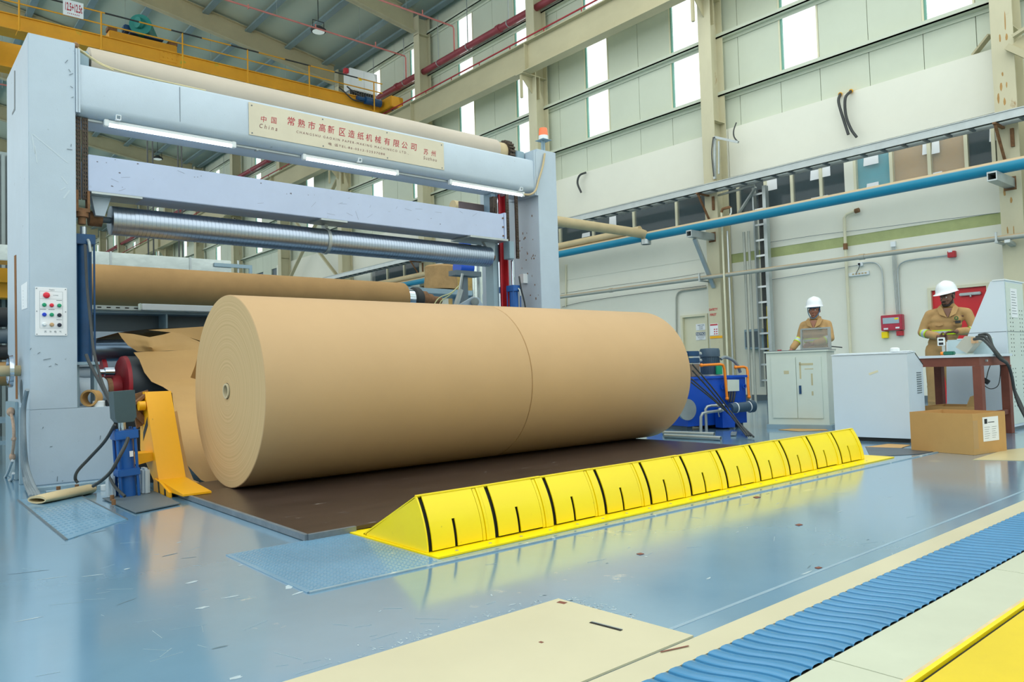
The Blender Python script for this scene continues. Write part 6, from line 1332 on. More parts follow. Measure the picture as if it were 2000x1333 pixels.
# ================================================================= services along the wall
XP = 13.7
bp_ = thing('blue_pipe', (XP, 9, 3.78), 'long blue pipe with dusty top running along the wall on steel arms', 'pipe')
part('pipe', BLUEPIPE, bp_, lambda m: m.cyl((XP, -1, 3.80), (XP, 24.1, 3.80), 0.105, n=24))
tpz = thing('tan_pipe', (XP-0.1, 12, 3.9), 'dusty tan pipe coming from the machine frame and turning down at the blue pipe', 'pipe')
part('pipe', TANPIPE, tpz, lambda m: (m.cyl((8.2, 11.15, 3.86), (13.55, 11.15, 3.86), 0.105, n=24), m.tube([(13.5, 11.15, 3.86), (13.62, 11.15, 3.85), (13.68, 11.15, 3.80), (13.70, 11.15, 3.72)], 0.105, 20)))
part('pipe_mouth', STEEL, tpz, lambda m: m.ring((13.70, 11.15, 3.62), (13.70, 11.15, 3.73), 0.115, 0.095, 24))
solo('tan_pipe', MB().cyl((XP-0.02, 11.3, 3.99), (XP-0.02, 24.1, 3.99), 0.083, n=20), TANPIPE, 'dusty tan pipe lying on the blue pipe beyond the elbow', 'pipe')
cdt = thing('service_pipe', (14.0, 9, 2.7), 'thin dusty pipe running level along the wall above the workers', 'pipe')
part('pipe', CONDUIT, cdt, lambda m: m.cyl((14.0, -1, 2.71), (14.0, 34, 2.71), 0.045, n=14))
part('pipe_coupling', CONDUIT, cdt, lambda m: [m.cyl((14.0, y, 2.71), (14.0, y+0.1, 2.71), 0.055, n=14) for y in (6.3, 12.5)])
for i, cy in ((0, COLY[0]), (1, COLY[1]), (2, COLY[2]), (3, COLY[3])):
    col_part(i, 'pipe_arm', STEEL, (lambda m: (m.box((13.35, cy-0.07, 3.54), (14.199, cy+0.07, 3.56)), m.box((13.35, cy-0.07, 3.66), (14.199, cy+0.07, 3.685)), m.box((13.35, cy-0.07, 3.5601), (14.199, cy-0.055, 3.6599)), m.box((13.35, cy+0.055, 3.5601), (14.199, cy+0.07, 3.6599)), m)[-1])(MB()))
    col_part(i, 'arm_brace', STEEL, MB().bar((13.55, cy, 3.52), (14.19, cy, 2.50), 0.09, 0.05) if i != 0 else MB().bar((13.9, cy, 2.64), (14.19, cy, 2.60), 0.08, 0.05))
    col_part(i, 'rust_stain', RUST, MB().box((14.197, cy-0.09, 3.50), (14.1995, cy+0.09, 3.72)))
    col_part(i, 'small_arm', STEEL, (lambda m: (m.bar((13.85, cy+0.14, 2.64), (14.2, cy+0.14, 2.64), 0.05, 0.03), m.bar((13.86, cy+0.14, 2.64), (13.86, cy+0.14, 2.8), 0.03, 0.03), m)[-1])(MB()))
# cable ladder tray
tr = thing('cable_ladder', (14.0, 9, 4.6), 'long galvanised cable ladder crossing below the white wall band', 'cable tray')
XT0, XT1 = 13.80, 14.12
def tray(m, y0, y1, z):
    for x in (XT0, XT1): m.box((x-0.012, y0, z), (x+0.012, y1, z+0.14)); 
    m.box((XT0-0.03, y0, z+0.13), (XT0+0.012, y1, z+0.145)); m.box((XT0-0.03, y0, z), (XT0+0.012, y1, z+0.015))
part('side_rails', STEEL, tr, lambda m: tray(m, -1, 34, 4.56))
part('rungs', GREYP, tr, lambda m: [m.box((XT0+0.013, -1+0.36*k, 4.565), (XT1-0.013, -0.95+0.36*k, 4.595)) for k in range(97)])
part('cables', HOSE, tr, lambda m: [m.cyl((x, -1, 4.618), (x, 34, 4.618), 0.018, n=8) for x in (13.86, 13.92, 14.0)])
part('pale_cables', CABG, tr, lambda m: [m.cyl((x, -1, 4.618), (x, 34, 4.618), 0.014, n=8) for x in (13.89, 13.96, 14.05)])
for i in (0, 1, 2, 3):
    cy = COLY[i]
    col_part(i, 'tray_bracket', RUST, (lambda m: (m.bar((13.75, cy+0.05, 4.54), (14.195, cy+0.05, 4.54), 0.05, 0.03), m.bar((13.80, cy+0.05, 4.53), (14.19, cy+0.05, 4.00), 0.04, 0.03), m.box((14.16, cy-0.1, 4.2), (14.198, cy-0.05, 4.5)), m)[-1])(MB()))
# diagonal bracket right of column 1 carrying the vertical ladder
dbk = thing('stay_bracket', (14.4, 9.1, 4.2), 'grey triangular stay bracket right of the SAFETY FIRST column', 'bracket')
part('stay', STEEL, dbk, lambda m: (m.bar(at(1403, 382, 'x', 14.35), at(1474, 362, 'x', 14.2), 0.05, 0.04), m.bar(at(1438, 424, 'x', 14.5), at(1476, 366, 'x', 14.3), 0.05, 0.04)))
# vertical ladder tray
def wx(px, py, X=14.45): return at(px, py, 'x', X)
vt = thing('vertical_cable_ladder', wx(1490, 770), 'vertical cable ladder with yellow and dark cables between the column and the left worker', 'cable tray')
ya_, yb_2 = wx(1480, 560).y, wx(1500, 560).y
part('side_rails', STEEL, vt, lambda m: (m.box((14.40, ya_-0.015, 0.3), (14.52, ya_+0.015, 4.55)), m.box((14.40, yb_2-0.06, 0.3), (14.52, yb_2+0.015, 4.55))))
part('rungs', ALU, vt, lambda m: [m.box((14.42, yb_2+0.016, 0.42+0.33*k), (14.46, ya_-0.016, 0.46+0.33*k)) for k in range(13)])
part('cables', HOSE, vt, lambda m: [m.tube([(14.49, yb_2+0.04+0.028*k, 4.5), (14.49, yb_2+0.045+0.028*k, 2.2), (14.49, yb_2+0.04+0.028*k, 0.6), (14.47, yb_2+0.02+0.03*k, 0.1)], 0.012, 6, sub=3) for k in range(5)])
part('yellow_cable', mat('yellow_cable', 'd8c020', 0.5, var=0), vt, lambda m: m.tube([(14.475, yb_2+0.06, 2.0), (14.47, yb_2+0.07, 1.2), (14.46, yb_2+0.05, 0.5), (14.44, yb_2-0.05, 0.12)], 0.012, 6, sub=4))
# conduits
def vpipe(px, z0, z1, r, X, m_, lab):
    y = at(px, 560, 'x', X).y
    return solo('vertical_pipe', MB().cyl((X, y, z0), (X, y, z1), r, n=12), m_, lab, 'pipe')
vpipe(1457, 0.0, 3.62, 0.028, 14.3, CONDUIT, 'left of two dusty vertical pipes beside the grey distribution box')
vpipe(1466.5, 0.0, 3.62, 0.028, 14.3, CONDUIT, 'right of two dusty vertical pipes beside the grey distribution box')
y_ = at(1425, 560, 'x', 14.05).y
solo('vertical_pipe', MB().cyl((14.05, y_, 0.001), (14.05, y_, 3.66), 0.02, n=12), ALU, 'silver vertical pipe before the SAFETY FIRST column', 'pipe')
y2 = at(1415, 560, 'x', 13.95).y
gs = thing('swan_neck_pipe', (13.95, y2, 0), 'pale swan neck pipe looping over the blue pipe at the SAFETY FIRST column', 'pipe')
part('riser', CREAM, gs, lambda m: m.tube([(13.95, y2, 0.001), (13.95, y2, 4.05), (13.95, y2-0.03, 4.12), (13.95, y2-0.2, 4.13), (13.95, y2-0.24, 4.1)], 0.022, 10))
part('tap', STEEL, gs, lambda m: m.tube([(13.95, y2-0.24, 4.1), (13.93, y2-0.25, 4.0), (13.85, y2-0.25, 3.9)], 0.02, 8))
part('bend_cover', RUST, gs, lambda m: m.tube([(13.95, y2, 4.06), (13.95, y2-0.03, 4.125), (13.95, y2-0.2, 4.135), (13.95, y2-0.235, 4.11)], 0.03, 10))
py_ = wx(1655, 560, 14.62).y
ep = thing('wall_riser_pipe', (14.62, py_, 0), 'pale vertical wall pipe with elbow at its top between the two workers', 'pipe')
part('pipe', CREAM, ep, lambda m: m.tube([(14.62, py_, 0.001), (14.62, py_, 3.60), (14.62, py_-0.05, 3.66), (14.62, py_-0.22, 3.70)], 0.028, 10))
part('elbow_cap', RUST, ep, lambda m: (m.cyl((14.62, py_-0.22, 3.70), (14.62, py_-0.3, 3.71), 0.045, n=12), m.ring((14.62, py_, 2.98), (14.62, py_, 3.1), 0.042, 0.0355, 14)))
# grey distribution box
db = thing('distribution_box', wx(1468, 690), 'grey wall distribution box behind the two vertical pipes', 'box')
p, q = wx(1452, 683), wx(1486, 642)
part('box_body', FRAME2, db, lambda m: m.box((14.5, q.y, p.z), (14.69, p.y, q.z), 0.01))
part('box_door', GREYP, db, lambda m: m.box((14.49, q.y+0.05, p.z+0.04), (14.499, p.y-0.03, q.z-0.05), 0.004))
# power strip, socket
X7 = 14.68
ps = thing('power_strip', at(1680, 540, 'x', X7), 'white multi-socket power strip fixed on the wall', 'power strip')
p, q = at(1658, 541, 'x', X7), at(1698, 531, 'x', X7)
part('strip_body', WHITE, ps, lambda m: m.box((X7-0.03, q.y, p.z-0.0), (X7+0.015, p.y, p.z+0.07), 0.004))
part('sockets', TANPIPE, ps, lambda m: [m.box((X7-0.034, q.y+0.04+0.06*k, p.z+0.02), (X7-0.0305, q.y+0.08+0.06*k, p.z+0.05)) for k in range(5)])
so = thing('wall_socket', at(1681, 516, 'x', X7), 'small white socket with black plug above the power strip', 'socket')
p, q = at(1677, 521, 'x', X7), at(1686, 512, 'x', X7)
part('socket_body', WHITE, so, lambda m: m.box((X7-0.04, q.y, p.z), (X7+0.015, p.y, q.z), 0.004))
part('plug', BLACK, so, lambda m: m.box((X7-0.07, p.y-0.05, p.z+0.02), (X7-0.041, p.y-0.02, p.z+0.06)))
part('cord', HOSE, so, lambda m: m.tube([at(1679, 517, 'x', X7-0.06), at(1677, 525, 'x', X7-0.05), at(1672, 534, 'x', X7-0.05)], 0.006, 6, sub=4))
def wtube(pts, r, lab, m_=STEEL, nm='wall_conduit', X=14.66):
    return solo(nm, MB().tube([at(px, py, 'x', X) for px, py in pts], r, 8, sub=5), m_, lab, 'conduit')
wtube([(1686, 514), (1700, 513), (1712, 515), (1721, 525), (1724, 545), (1726, 580), (1727, 614)], 0.013, 'grey conduit curving from the socket down to the fire alarm panel')
wtube([(1851, 499), (1820, 503), (1785, 507), (1765, 512), (1755, 522), (1754, 545), (1756, 580), (1758, 614)], 0.013, 'grey conduit curving from the red alarm sounder to the fire alarm panel')
b5 = MB()
for k in range(4): b5.tube([at(1742+2.4*k, 482, 'x', 14.66), at(1745+2.4*k, 540, 'x', 14.66), at(1751+2.2*k, 614, 'x', 14.66)], 0.006, 6, sub=3)
solo('conduit_group', b5, STEEL, 'group of thin grey conduits rising from the fire alarm panel', 'conduit')
p = at(1740, 483, 'x', 14.66)
solo('junction_box', MB().box((14.64, p.y-0.09, p.z), (14.70, p.y, p.z+0.1), 0.004), WHITE, 'little white junction box above the fire alarm conduits', 'box')
fa = thing('fire_alarm_panel', at(1742, 648, 'x', 14.66), 'red fire alarm panel with pale display on the white wall', 'alarm panel')
p, q = at(1722, 647, 'x', 14.6), at(1762, 614, 'x', 14.6)
part('panel_case', mat('wrapped_red_panel', 'b83448', 0.3, var=0.15, scale=12), fa, lambda m: m.box((14.58, q.y, p.z), (14.69, p.y, q.z), 0.008))
part('display', mat('pale_blue_display', 'a8bcc4', 0.4, var=0.05), fa, lambda m: m.box((14.572, q.y+0.05, p.z+0.13), (14.579, p.y-0.04, p.z+0.24)))
part('panel_label', YEL, fa, lambda m: m.box((14.570, q.y+0.06, p.z+0.2), (14.5715, q.y+0.13, p.z+0.23)))
part('white_label', WHITE, fa, lambda m: (m.box((14.574, q.y+0.05, p.z+0.03), (14.579, q.y+0.12, p.z+0.06)), m.box((14.574, p.y-0.13, p.z+0.02), (14.579, p.y-0.05, p.z+0.05))))
p = at(1728, 661, 'x', 14.64)
solo('call_box', MB().box((14.62, p.y-0.06, p.z), (14.70, p.y+0.05, p.z+0.12), 0.005), YEL, 'small yellow call box under the left end of the fire alarm panel', 'call box')
p = at(1757, 656, 'x', 14.64)
solo('call_box', MB().box((14.62, p.y-0.06, p.z), (14.70, p.y+0.05, p.z+0.09), 0.005), RED, 'small red call box under the right end of the fire alarm panel', 'call box')
al = thing('alarm_sounder', at(1859, 504, 'x', 14.64), 'small red alarm sounder with white window high on the wall at the conduit end', 'alarm')
p, q = at(1852, 504, 'x', 14.64), at(1866, 490, 'x', 14.64)
part('sounder_case', RED, al, lambda m: m.box((14.60, q.y, p.z), (14.69, p.y, q.z), 0.006))
part('sounder_window', WHITE, al, lambda m: m.box((14.594, q.y+0.04, p.z+0.09), (14.599, p.y-0.02, p.z+0.14)))
wtube([(1322, 680), (1321, 600), (1322, 578), (1330, 569), (1350, 566), (1379, 562)], 0.02, 'brownish conduit bending over the pale door at the left of the column', CONDUIT)
wtube([(1098, 600), (1140, 590), (1240, 575), (1330, 564), (1379, 558)], 0.006, 'thin grey cable running level left of the SAFETY FIRST column', HOSE)
wtube([(1096, 574), (1200, 558), (1300, 545), (1376, 533)], 0.004, 'hair thin cable line under the blue pipe left of the column', HOSE)
wtube([(1500, 548), (1560, 538), (1620, 528), (1677, 518)], 0.006, 'thin pale cable running to the wall socket', GHOSE)
wtube([(1500, 474), (1600, 459), (1700, 447), (1800, 434), (1950, 416)], 0.004, 'hair thin line above the olive wall strip', GREYP)
wtube([(1105, 600), (1105, 517)], 0.02, 'pale vertical conduit by the right edge of the frame column', CREAM)
# hoses sticking out of the wall
def whose(pts, lab, tip=True):
    t = thing('wall_hose', at(*pts[0], 'x', 14.6), lab, 'hose')
    part('hose', HOSE, t, lambda m: m.tube([at(a, b, 'x', 14.62 if i == 0 else 14.5) for i, (a, b) in enumerate(pts)], 0.028, 8, sub=5))
    if tip: part('fitting', AMB, t, lambda m: m.cyl(Vector(at(*pts[0], 'x', 14.79)), Vector(at(*pts[0], 'x', 14.62)), 0.04, n=10))
whose([(1641, 184), (1638, 200), (1648, 235), (1657, 263)], 'left of two dark hoses dangling over the white wall band')
whose([(1662, 178), (1651, 192), (1652, 225), (1662, 252), (1673, 268)], 'right of two dark hoses dangling over the white wall band')
whose([(1145, 337), (1132, 343), (1128, 358), (1135, 376)], 'single dark hose curling over the white band beside the frame column', False)
# square frame on column 1 near the tray
sf = thing('tray_support_frame', (14.1, 9.6, 4.9), 'galvanised square support frame with cables on the SAFETY FIRST column', 'bracket')
part('frame', STEEL, sf, lambda m: (m.bar(wx(1396, 350, 14.15), wx(1396, 268, 14.15), 0.05, 0.05), m.bar(wx(1396, 268, 14.15), wx(1442, 278, 14.15), 0.05, 0.05), m.bar(wx(1404, 276, 14.15), wx(1404, 340, 14.15), 0.03, 0.03)))
part('loose_cable', HOSE, sf, lambda m: (m.tube([wx(1438, 240, 14.3), wx(1433, 255, 14.2), wx(1434, 268, 14.2), wx(1442, 278, 14.15)], 0.015, 6, sub=4), m.tube([wx(1393, 268, 14.1), wx(1390, 300, 14.1), wx(1394, 345, 14.1)], 0.012, 6, sub=4)))
# signs
cy = COLY[1]
sg1 = at(1386, 605, 'x', 14.197)
text('safety_lettering', 'SAFETY', RED, cols[1], (14.1985, at(1385, 606, 'x', 14.2).y, at(1385, 608, 'x', 14.2).z), (0, -1, 0), (0, 0, 1), at(1385, 606, 'x', 14.2).y-at(1402, 604, 'x', 14.2).y, 0.055, bold=0.03)
text('safety_lettering', 'FIRST', RED, cols[1], (14.1985, at(1387, 617, 'x', 14.2).y, at(1387, 618, 'x', 14.2).z), (0, -1, 0), (0, 0, 1), at(1387, 617, 'x', 14.2).y-at(1399.5, 616, 'x', 14.2).y, 0.055, bold=0.03)
p, q = at(1387, 656, 'x', 14.19), at(1402, 632, 'x', 14.19)
s1 = solo('safety_sheet', MB().box((14.19, q.y, p.z), (14.197, p.y, q.z)), PAPERW, 'white sheet with red symbols on the SAFETY FIRST column', 'sign', smooth=0)
part('red_print', RED, s1, lambda m: (m.box((14.187, q.y+0.01, q.z-0.04), (14.1895, p.y-0.01, q.z-0.01)), [m.box((14.187, q.y+0.02+0.055*(k % 2), p.z+0.02+0.05*(k//2)), (14.1895, q.y+0.05+0.055*(k % 2), p.z+0.045+0.05*(k//2))) for k in range(6)]))
p, q = at(1386, 661, 'x', 14.19), at(1406, 657, 'x', 14.19)
solo('orange_band', MB().box((14.19, COLY[1]-0.158, p.z-0.01), (14.198, COLY[1]+0.158, p.z+0.04)), AMB, 'orange band around the SAFETY FIRST column under its white sheet', 'band', smooth=0)
def sign(px0, py0, px1, py1, lab):
    p, q = at(px0, py1, 'x', 14.725), at(px1, py0, 'x', 14.725)
    return solo('door_sign', MB().box((14.725, q.y, p.z), (14.735, p.y, q.z)), PAPERW, lab, 'sign', smooth=0), p, q
s2, p, q = sign(1359.5, 632, 1379, 646, 'upper white sign on the pale door behind the column')
hh = q.z-p.z; ww = p.y-q.y
for k, tx in enumerate(('KEEP THIS', 'DOOR', 'CLOSED')): text('sign_lettering', tx, MOTOR, s2, (14.7235, p.y-ww*(0.18 if k == 0 else 0.32), q.z-hh*(0.30+0.28*k)), (0, -1, 0), (0, 0, 1), ww*(0.64 if k == 0 else 0.36), hh*0.15, bold=0.02)
s3, p, q = sign(1359.5, 648, 1379.5, 665, 'lower white NOTICE sign on the pale door behind the column')
hh = q.z-p.z; ww = p.y-q.y
part('notice_band', MOTOR, s3, lambda m: m.box((14.7225, q.y+0.005, q.z-hh*0.42), (14.7249, p.y-0.005, q.z-hh*0.03)))
text('sign_lettering', 'NOTICE', PAPERW, s3, (14.721, p.y-ww*0.08, q.z-hh*0.36), (0, -1, 0), (0, 0, 1), ww*0.84, hh*0.26, bold=0.02)
for k, tx in enumerate(('AUTHORIZED', 'PERSONNEL', 'ONLY')): text('sign_lettering', tx, MOTOR, s3, (14.7235, p.y-ww*(0.1+0.1*k), q.z-hh*(0.58+0.18*k)), (0, -1, 0), (0, 0, 1), ww*(0.8-0.2*k), hh*0.1)
# diagonal brace at the near column, crossing the cladding; steel gussets
gb = thing('wall_brace', (14.5, 4, 5), 'slanting steel brace angle meeting the nearest column near the top right', 'brace')
part('brace_angle', GIRD, gb, lambda m: (m.bar(at(1934, 68, 'x', 14.6), at(1902, 108, 'x', 14.75), 0.10, 0.04), m.bar(at(1968, 92, 'x', 14.15), at(2020, 115, 'x', 14.15), 0.12, 0.1), m.bar(at(1978, 72, 'x', 14.1), at(2020, 45, 'x', 14.1), 0.1, 0.05)))
part('gusset_plate', GIRD, gb, lambda m: m.prism([at(1975, 90, 'x', 14.19), at(2010, 108, 'x', 14.19), at(2010, 60, 'x', 14.19)], (-0.02, 0, 0)))
# crossed braces and cables seen between the beams, far along the window wall
xb = thing('cross_brace', (14.4, 36, 5), 'crossed steel wall braces seen under the polished roll', 'brace')
yb1, yb2 = COLY[4], COLY[5]
part('brace_angle', GIRD, xb, lambda m: (m.bar((14.3, yb1+0.2, 4.6), (14.3, yb2-0.2, 8.6), 0.14, 0.06), m.bar((14.25, yb1+0.2, 8.6), (14.25, yb2-0.2, 4.6), 0.14, 0.06)))
wb = 0 and thing('wall_box_room', (13.5, 24, 4), 'pale raised box room against the wall beyond the machine', 'box room')
p, q = at(563, 522, 'y', 26.0), at(645, 560, 'y', 26.0)
0 and part('room_shell', CABG, wb, lambda m: (m.box((at(563, 522, 'y', 26.0).x, 24.2, 3.6), (14.6, 26.2, at(600, 511, 'y', 26.0).z)), ))
# rust runs on the nearest column
random.seed(4); m_ = MB()
for px, y0, y1 in ((1963, 22, 62), (1966, 65, 80), (1953, 66, 84), (1958, 140, 150), (1955, 160, 178), (1950, 180, 205), (1962, 190, 206), (1966, 160, 172), (1962, 366, 384), (1975, 385, 398), (1980, 440, 460), (1968, 442, 458)):
    a, b = at(px, y0, 'x', 14.198), at(px, y1, 'x', 14.198)
    w_ = random.uniform(0.01, 0.022)
    n = 8; vs = [m_.bm.verts.new((14.1985, (a.y+b.y)/2+w_*random.uniform(.6, 1.1)*math.cos(2*PI*k/n), (a.z+b.z)/2+(a.z-b.z)/2*random.uniform(.8, 1.1)*math.sin(2*PI*k/n))) for k in range(n)]
    if abs((a.y+b.y)/2-COLY[0]) < 0.15: m_.face(vs)
m_.build('rust_run', mat('rust_run', 'b08850', 0.75, var=0.2), cols[0], smooth=0, recalc=False)['kind'] = 'stuff'
# ================================================================= the two workers
def limb(m, pts, rs, sub=6):
    for i in range(len(pts)-1):
        a, b = Vector(pts[i]), Vector(pts[i+1])
        m.cyl(a, b, rs[i], rs[i+1], n=16)
    for p, r in zip(pts, rs): m.ico(p, r, sub=2)
def hand(m, wrist, d, side, up, curl=0.5, s=1.0):
    """palm leaving the wrist along d; side points to the thumb; up is the back of the hand"""
    d = Vector(d).normalized(); sd = Vector(side); sd = (sd-d*sd.dot(d)).normalized(); u = d.cross(sd)
    if u.dot(Vector(up)) < 0: u = -u
    w_ = Vector(wrist)
    for t in range(6):
        c = w_+d*(0.015+0.014*t)*s
        for k in (-1.2, -0.4, 0.4, 1.2): m.ico(c+sd*0.017*k*s*(0.8+0.06*t), 0.0125*s, sub=1)
    for k, (o_, ln) in enumerate(((0.030, 0.068), (0.010, 0.076), (-0.010, 0.070), (-0.029, 0.055))):
        p0 = w_+d*0.088*s+sd*o_*s; a = 0.3*curl
        P = [p0]; dirv = d.copy()
        for j, f in enumerate((0.45, 0.32, 0.23)):
            dirv = (dirv*math.cos(a+0.1*k*curl)-u*math.sin(a+0.1*k*curl)).normalized(); P.append(P[-1]+dirv*ln*f*s)
            dirv = (dirv*math.cos(0.45*curl)-u*math.sin(0.45*curl)).normalized()
        limb(m, P, [0.0095*s, 0.009*s, 0.0082*s, 0.007*s])
    t0 = w_+d*0.03*s+sd*0.026*s
    P = [t0, t0+(sd*0.75+d*0.55).normalized()*0.035*s, t0+(sd*0.75+d*0.55).normalized()*0.035*s+(sd*0.35+d*0.9-u*0.3).normalized()*0.030*s]
    limb(m, P, [0.013*s, 0.0105*s, 0.009*s])

def person(loc, rot, label, skin, hz, hrot, larm, rarm, lean, beard, chinstrap, hipx=0.0, lh=None, rh=None):
    """hz: head centre height; hrot: head yaw/pitch; arms: shoulder, elbow, wrist in local coordinates (front is -Y, own right is -X)"""
    t = thing('person', loc, label, 'person', rot=rot)
    HC = Vector((0, lean-0.02, hz)); MH = Matrix.Translation(HC) @ Matrix.Rotation(hrot[0], 4, 'Z') @ Matrix.Rotation(hrot[1], 4, 'X') @ Matrix.Rotation(hrot[2], 4, 'Y')
    R3 = MH.to_3x3()
    def h(x, y, z): return MH @ Vector((x, y, z))
    def e(m, c, r, sc=(1, 1, 1)): m.ico(h(*c), r, sc, sub=3, M=R3)
    zs = larm[0][2]
    def skinf(m):
        e(m, (0, 0.015, 0.03), 0.1, (0.77, 0.96, 0.92)); e(m, (0, -0.02, -0.02), 0.1, (0.68, 0.72, 0.85))
        e(m, (0, -0.035, -0.075), 0.05, (0.92, 0.95, 0.72)); e(m, (0, -0.06, -0.098), 0.025, (1.0, 0.8, 0.8))      # jaw, chin
        e(m, (0, -0.098, -0.018), 0.012, (0.95, 1.0, 2.0)); e(m, (0, -0.108, -0.034), 0.0145, (1.25, 1, 0.8)); e(m, (0.012, -0.1, -0.038), 0.009); e(m, (-0.012, -0.1, -0.038), 0.009)   # nose
        e(m, (0, -0.086, 0.018), 0.03, (1.6, 0.45, 0.35)); e(m, (0.035, -0.068, -0.03), 0.022, (1, 0.8, 0.8)); e(m, (-0.035, -0.068, -0.03), 0.022, (1, 0.8, 0.8))   # brow, cheeks
        e(m, (0, -0.088, -0.062), 0.022, (1.15, 0.55, 0.28)); e(m, (0, -0.087, -0.073), 0.02, (1.0, 0.55, 0.3))     # lips
        for s in (1, -1): e(m, (0.078*s, 0.01, -0.012), 0.03, (0.3, 0.62, 1.05))
        limb(m, [h(0, 0.02, -0.07), Vector((0, lean+0.02, zs+0.03)), Vector((0, lean+0.02, zs-0.06))], [0.056, 0.06, 0.07])
        limb(m, [Vector((0, lean+0.02, zs-0.06)), Vector((hipx*0.6, 0.0, 1.05)), Vector((hipx, 0, 0.95))], [0.08, 0.08, 0.08])
        for A in (larm, rarm):
            limb(m, [Vector((0, lean+0.02, zs-0.08)), Vector(A[0])*0.8+Vector(A[1])*0.2], [0.05, 0.036])
            limb(m, [Vector(A[0])*0.8+Vector(A[1])*0.2, Vector(A[1]), Vector(A[2])], [0.036, 0.034, 0.026])
        for A, hp_, sgn in ((larm, lh, 1), (rarm, rh, -1)):
            d = Vector(A[2])-Vector(A[1]); hd = hp_[0] if hp_ else d
            hand(m, A[2], hd, hp_[1] if hp_ else (-sgn, 0, 0.2), (0, 0, 1), 0.9)
        for s in (1, -1): limb(m, [Vector((hipx+0.08*s, 0, 0.93)), Vector((hipx+0.10*s, 0, 0.5)), Vector((hipx+0.11*s, 0.02, 0.1))], [0.06, 0.05, 0.035])
    body = blob('body', skin, t, skinf, voxel=0.0055, smooth_it=3)
    def cloth(m):
        # trunk
        for (z, rx, ry, y) in ((0.93, 0.165, 0.118, 0.0), (1.0, 0.168, 0.122, 0.0), (1.08, 0.165, 0.122, lean*0.2), (1.17, 0.172, 0.122, lean*0.5), (zs-0.18, 0.182, 0.124, lean*0.8), (zs-0.11, 0.186, 0.118, lean), (zs-0.05, 0.175, 0.098, lean+0.01)):
            m.ico((hipx*max(0, 1-(z-0.93)/(zs-0.93)), y, z), 1, (rx, ry, 0.095), sub=3)
        limb(m, [Vector((-0.13, lean+0.015, zs-0.015)), Vector((0, lean+0.015, zs+0.012)), Vector((0.13, lean+0.015, zs-0.015))], [0.055, 0.06, 0.055])
        m.ico((0, lean+0.02, zs+0.03), 1, (0.085, 0.08, 0.035), sub=3)
        for A in (larm, rarm):
            a, b, c = [Vector(p) for p in A]
            limb(m, [Vector((a.x*0.55, lean+0.015, zs-0.01)), a-Vector((0, 0, 0.03))], [0.058, 0.058])
            limb(m, [a-Vector((0, 0, 0.03)), a.lerp(b, 0.5), b], [0.058, 0.056, 0.052]); limb(m, [b, b.lerp(c, 0.5), b.lerp(c, 0.82)], [0.055, 0.052, 0.049])
        for s in (1, -1):
            limb(m, [Vector((hipx+0.085*s, 0, 0.90)), Vector((hipx+0.10*s, -0.005, 0.62)), Vector((hipx+0.105*s, -0.01, 0.48)), Vector((hipx+0.11*s, 0.01, 0.12))], [0.105, 0.092, 0.08, 0.078])
            for z in (0.14, 0.19, 0.25, 0.44, 0.50): m.ico((hipx+0.108*s, 0.0, z), 1, (0.086, 0.086, 0.018), sub=2)
    cov = blob('coverall', COVER, t, cloth, voxel=0.011, smooth_it=5)
    # collar, lapels, pocket flaps, zip: small cloth pieces
    zc_ = zs+0.055
    def collar(m):
        for s in (1, -1):
            m.prism([Vector((0.012*s, lean-0.132, zs-0.085)), Vector((0.060*s, lean-0.098, zs+0.045)), Vector((0.085*s, lean-0.03, zs+0.075)), Vector((0.118*s, lean-0.055, zs+0.035)), Vector((0.088*s, lean-0.122, zs-0.045))], (0, -0.008, 0.002))
        m.ring(Vector((0, lean+0.02, zs+0.035)), Vector((0, lean+0.03, zs+0.085)), 0.082, 0.072, 24)
    mb = MB(); collar(mb); mb.build('collar', COVER, cov, local=True)
    mb = MB()
    for s in (1, -1): mb.prism([Vector((0.055*s, lean*0.9-0.128, zs-0.155)), Vector((0.145*s, lean*0.9-0.098, zs-0.150)), Vector((0.145*s, lean*0.9-0.100, zs-0.178)), Vector((0.10*s, lean*0.9-0.122, zs-0.190)), Vector((0.055*s, lean*0.9-0.130, zs-0.178))], (0, -0.010, 0))
    mb.build('pocket_flap', COVER, cov, local=True)
    mb = MB(); mb.prism([Vector((-0.05, lean-0.118, zs+0.03)), Vector((0.05, lean-0.118, zs+0.03)), Vector((0.0, lean-0.136, zs-0.09))], (0, -0.001, 0)); mb.build('open_neck', skin, cov, local=True)
    # reflective bands on forearms and waist
    def band(m, A, t0, t1, r):
        b, c = Vector(A[1]), Vector(A[2]); m.lathe(b.lerp(c, t0), b.lerp(c, t1), [(0, r), ((b.lerp(c, t1)-b.lerp(c, t0)).length, r)], 20, cap=False)
    for A in (larm, rarm):
        mb = MB(); band(mb, A, 0.10, 0.38, 0.0565); mb.build('lime_band', HIVIS, cov, local=True)
        mb = MB(); band(mb, A, 0.16, 0.32, 0.0575); mb.build('silver_band', REFL, cov, local=True)
    mb = MB(); mb.lathe(Vector((0, lean*0.3, 1.09)), Vector((0, lean*0.3, 1.15)), [(0, 0.1), (0.06, 0.1)], 32, cap=False)
    for v in mb.bm.verts: v.co.x = v.co.x*1.76+hipx*0.68; v.co.y = (v.co.y-lean*0.3)*1.28+lean*0.3
    mb.build('waist_band', HIVIS, cov, local=True)
    mb = MB(); mb.lathe(Vector((0, lean*0.3, 1.105)), Vector((0, lean*0.3, 1.135)), [(0, 0.1), (0.03, 0.1)], 32, cap=False)
    for v in mb.bm.verts: v.co.x = v.co.x*1.78+hipx*0.68; v.co.y = (v.co.y-lean*0.3)*1.30+lean*0.3
    mb.build('silver_waist_band', REFL, cov, local=True)
    # round green emblem on the chest
    GEM = mat('green_emblem', '2a6a34', 0.6, var=0)
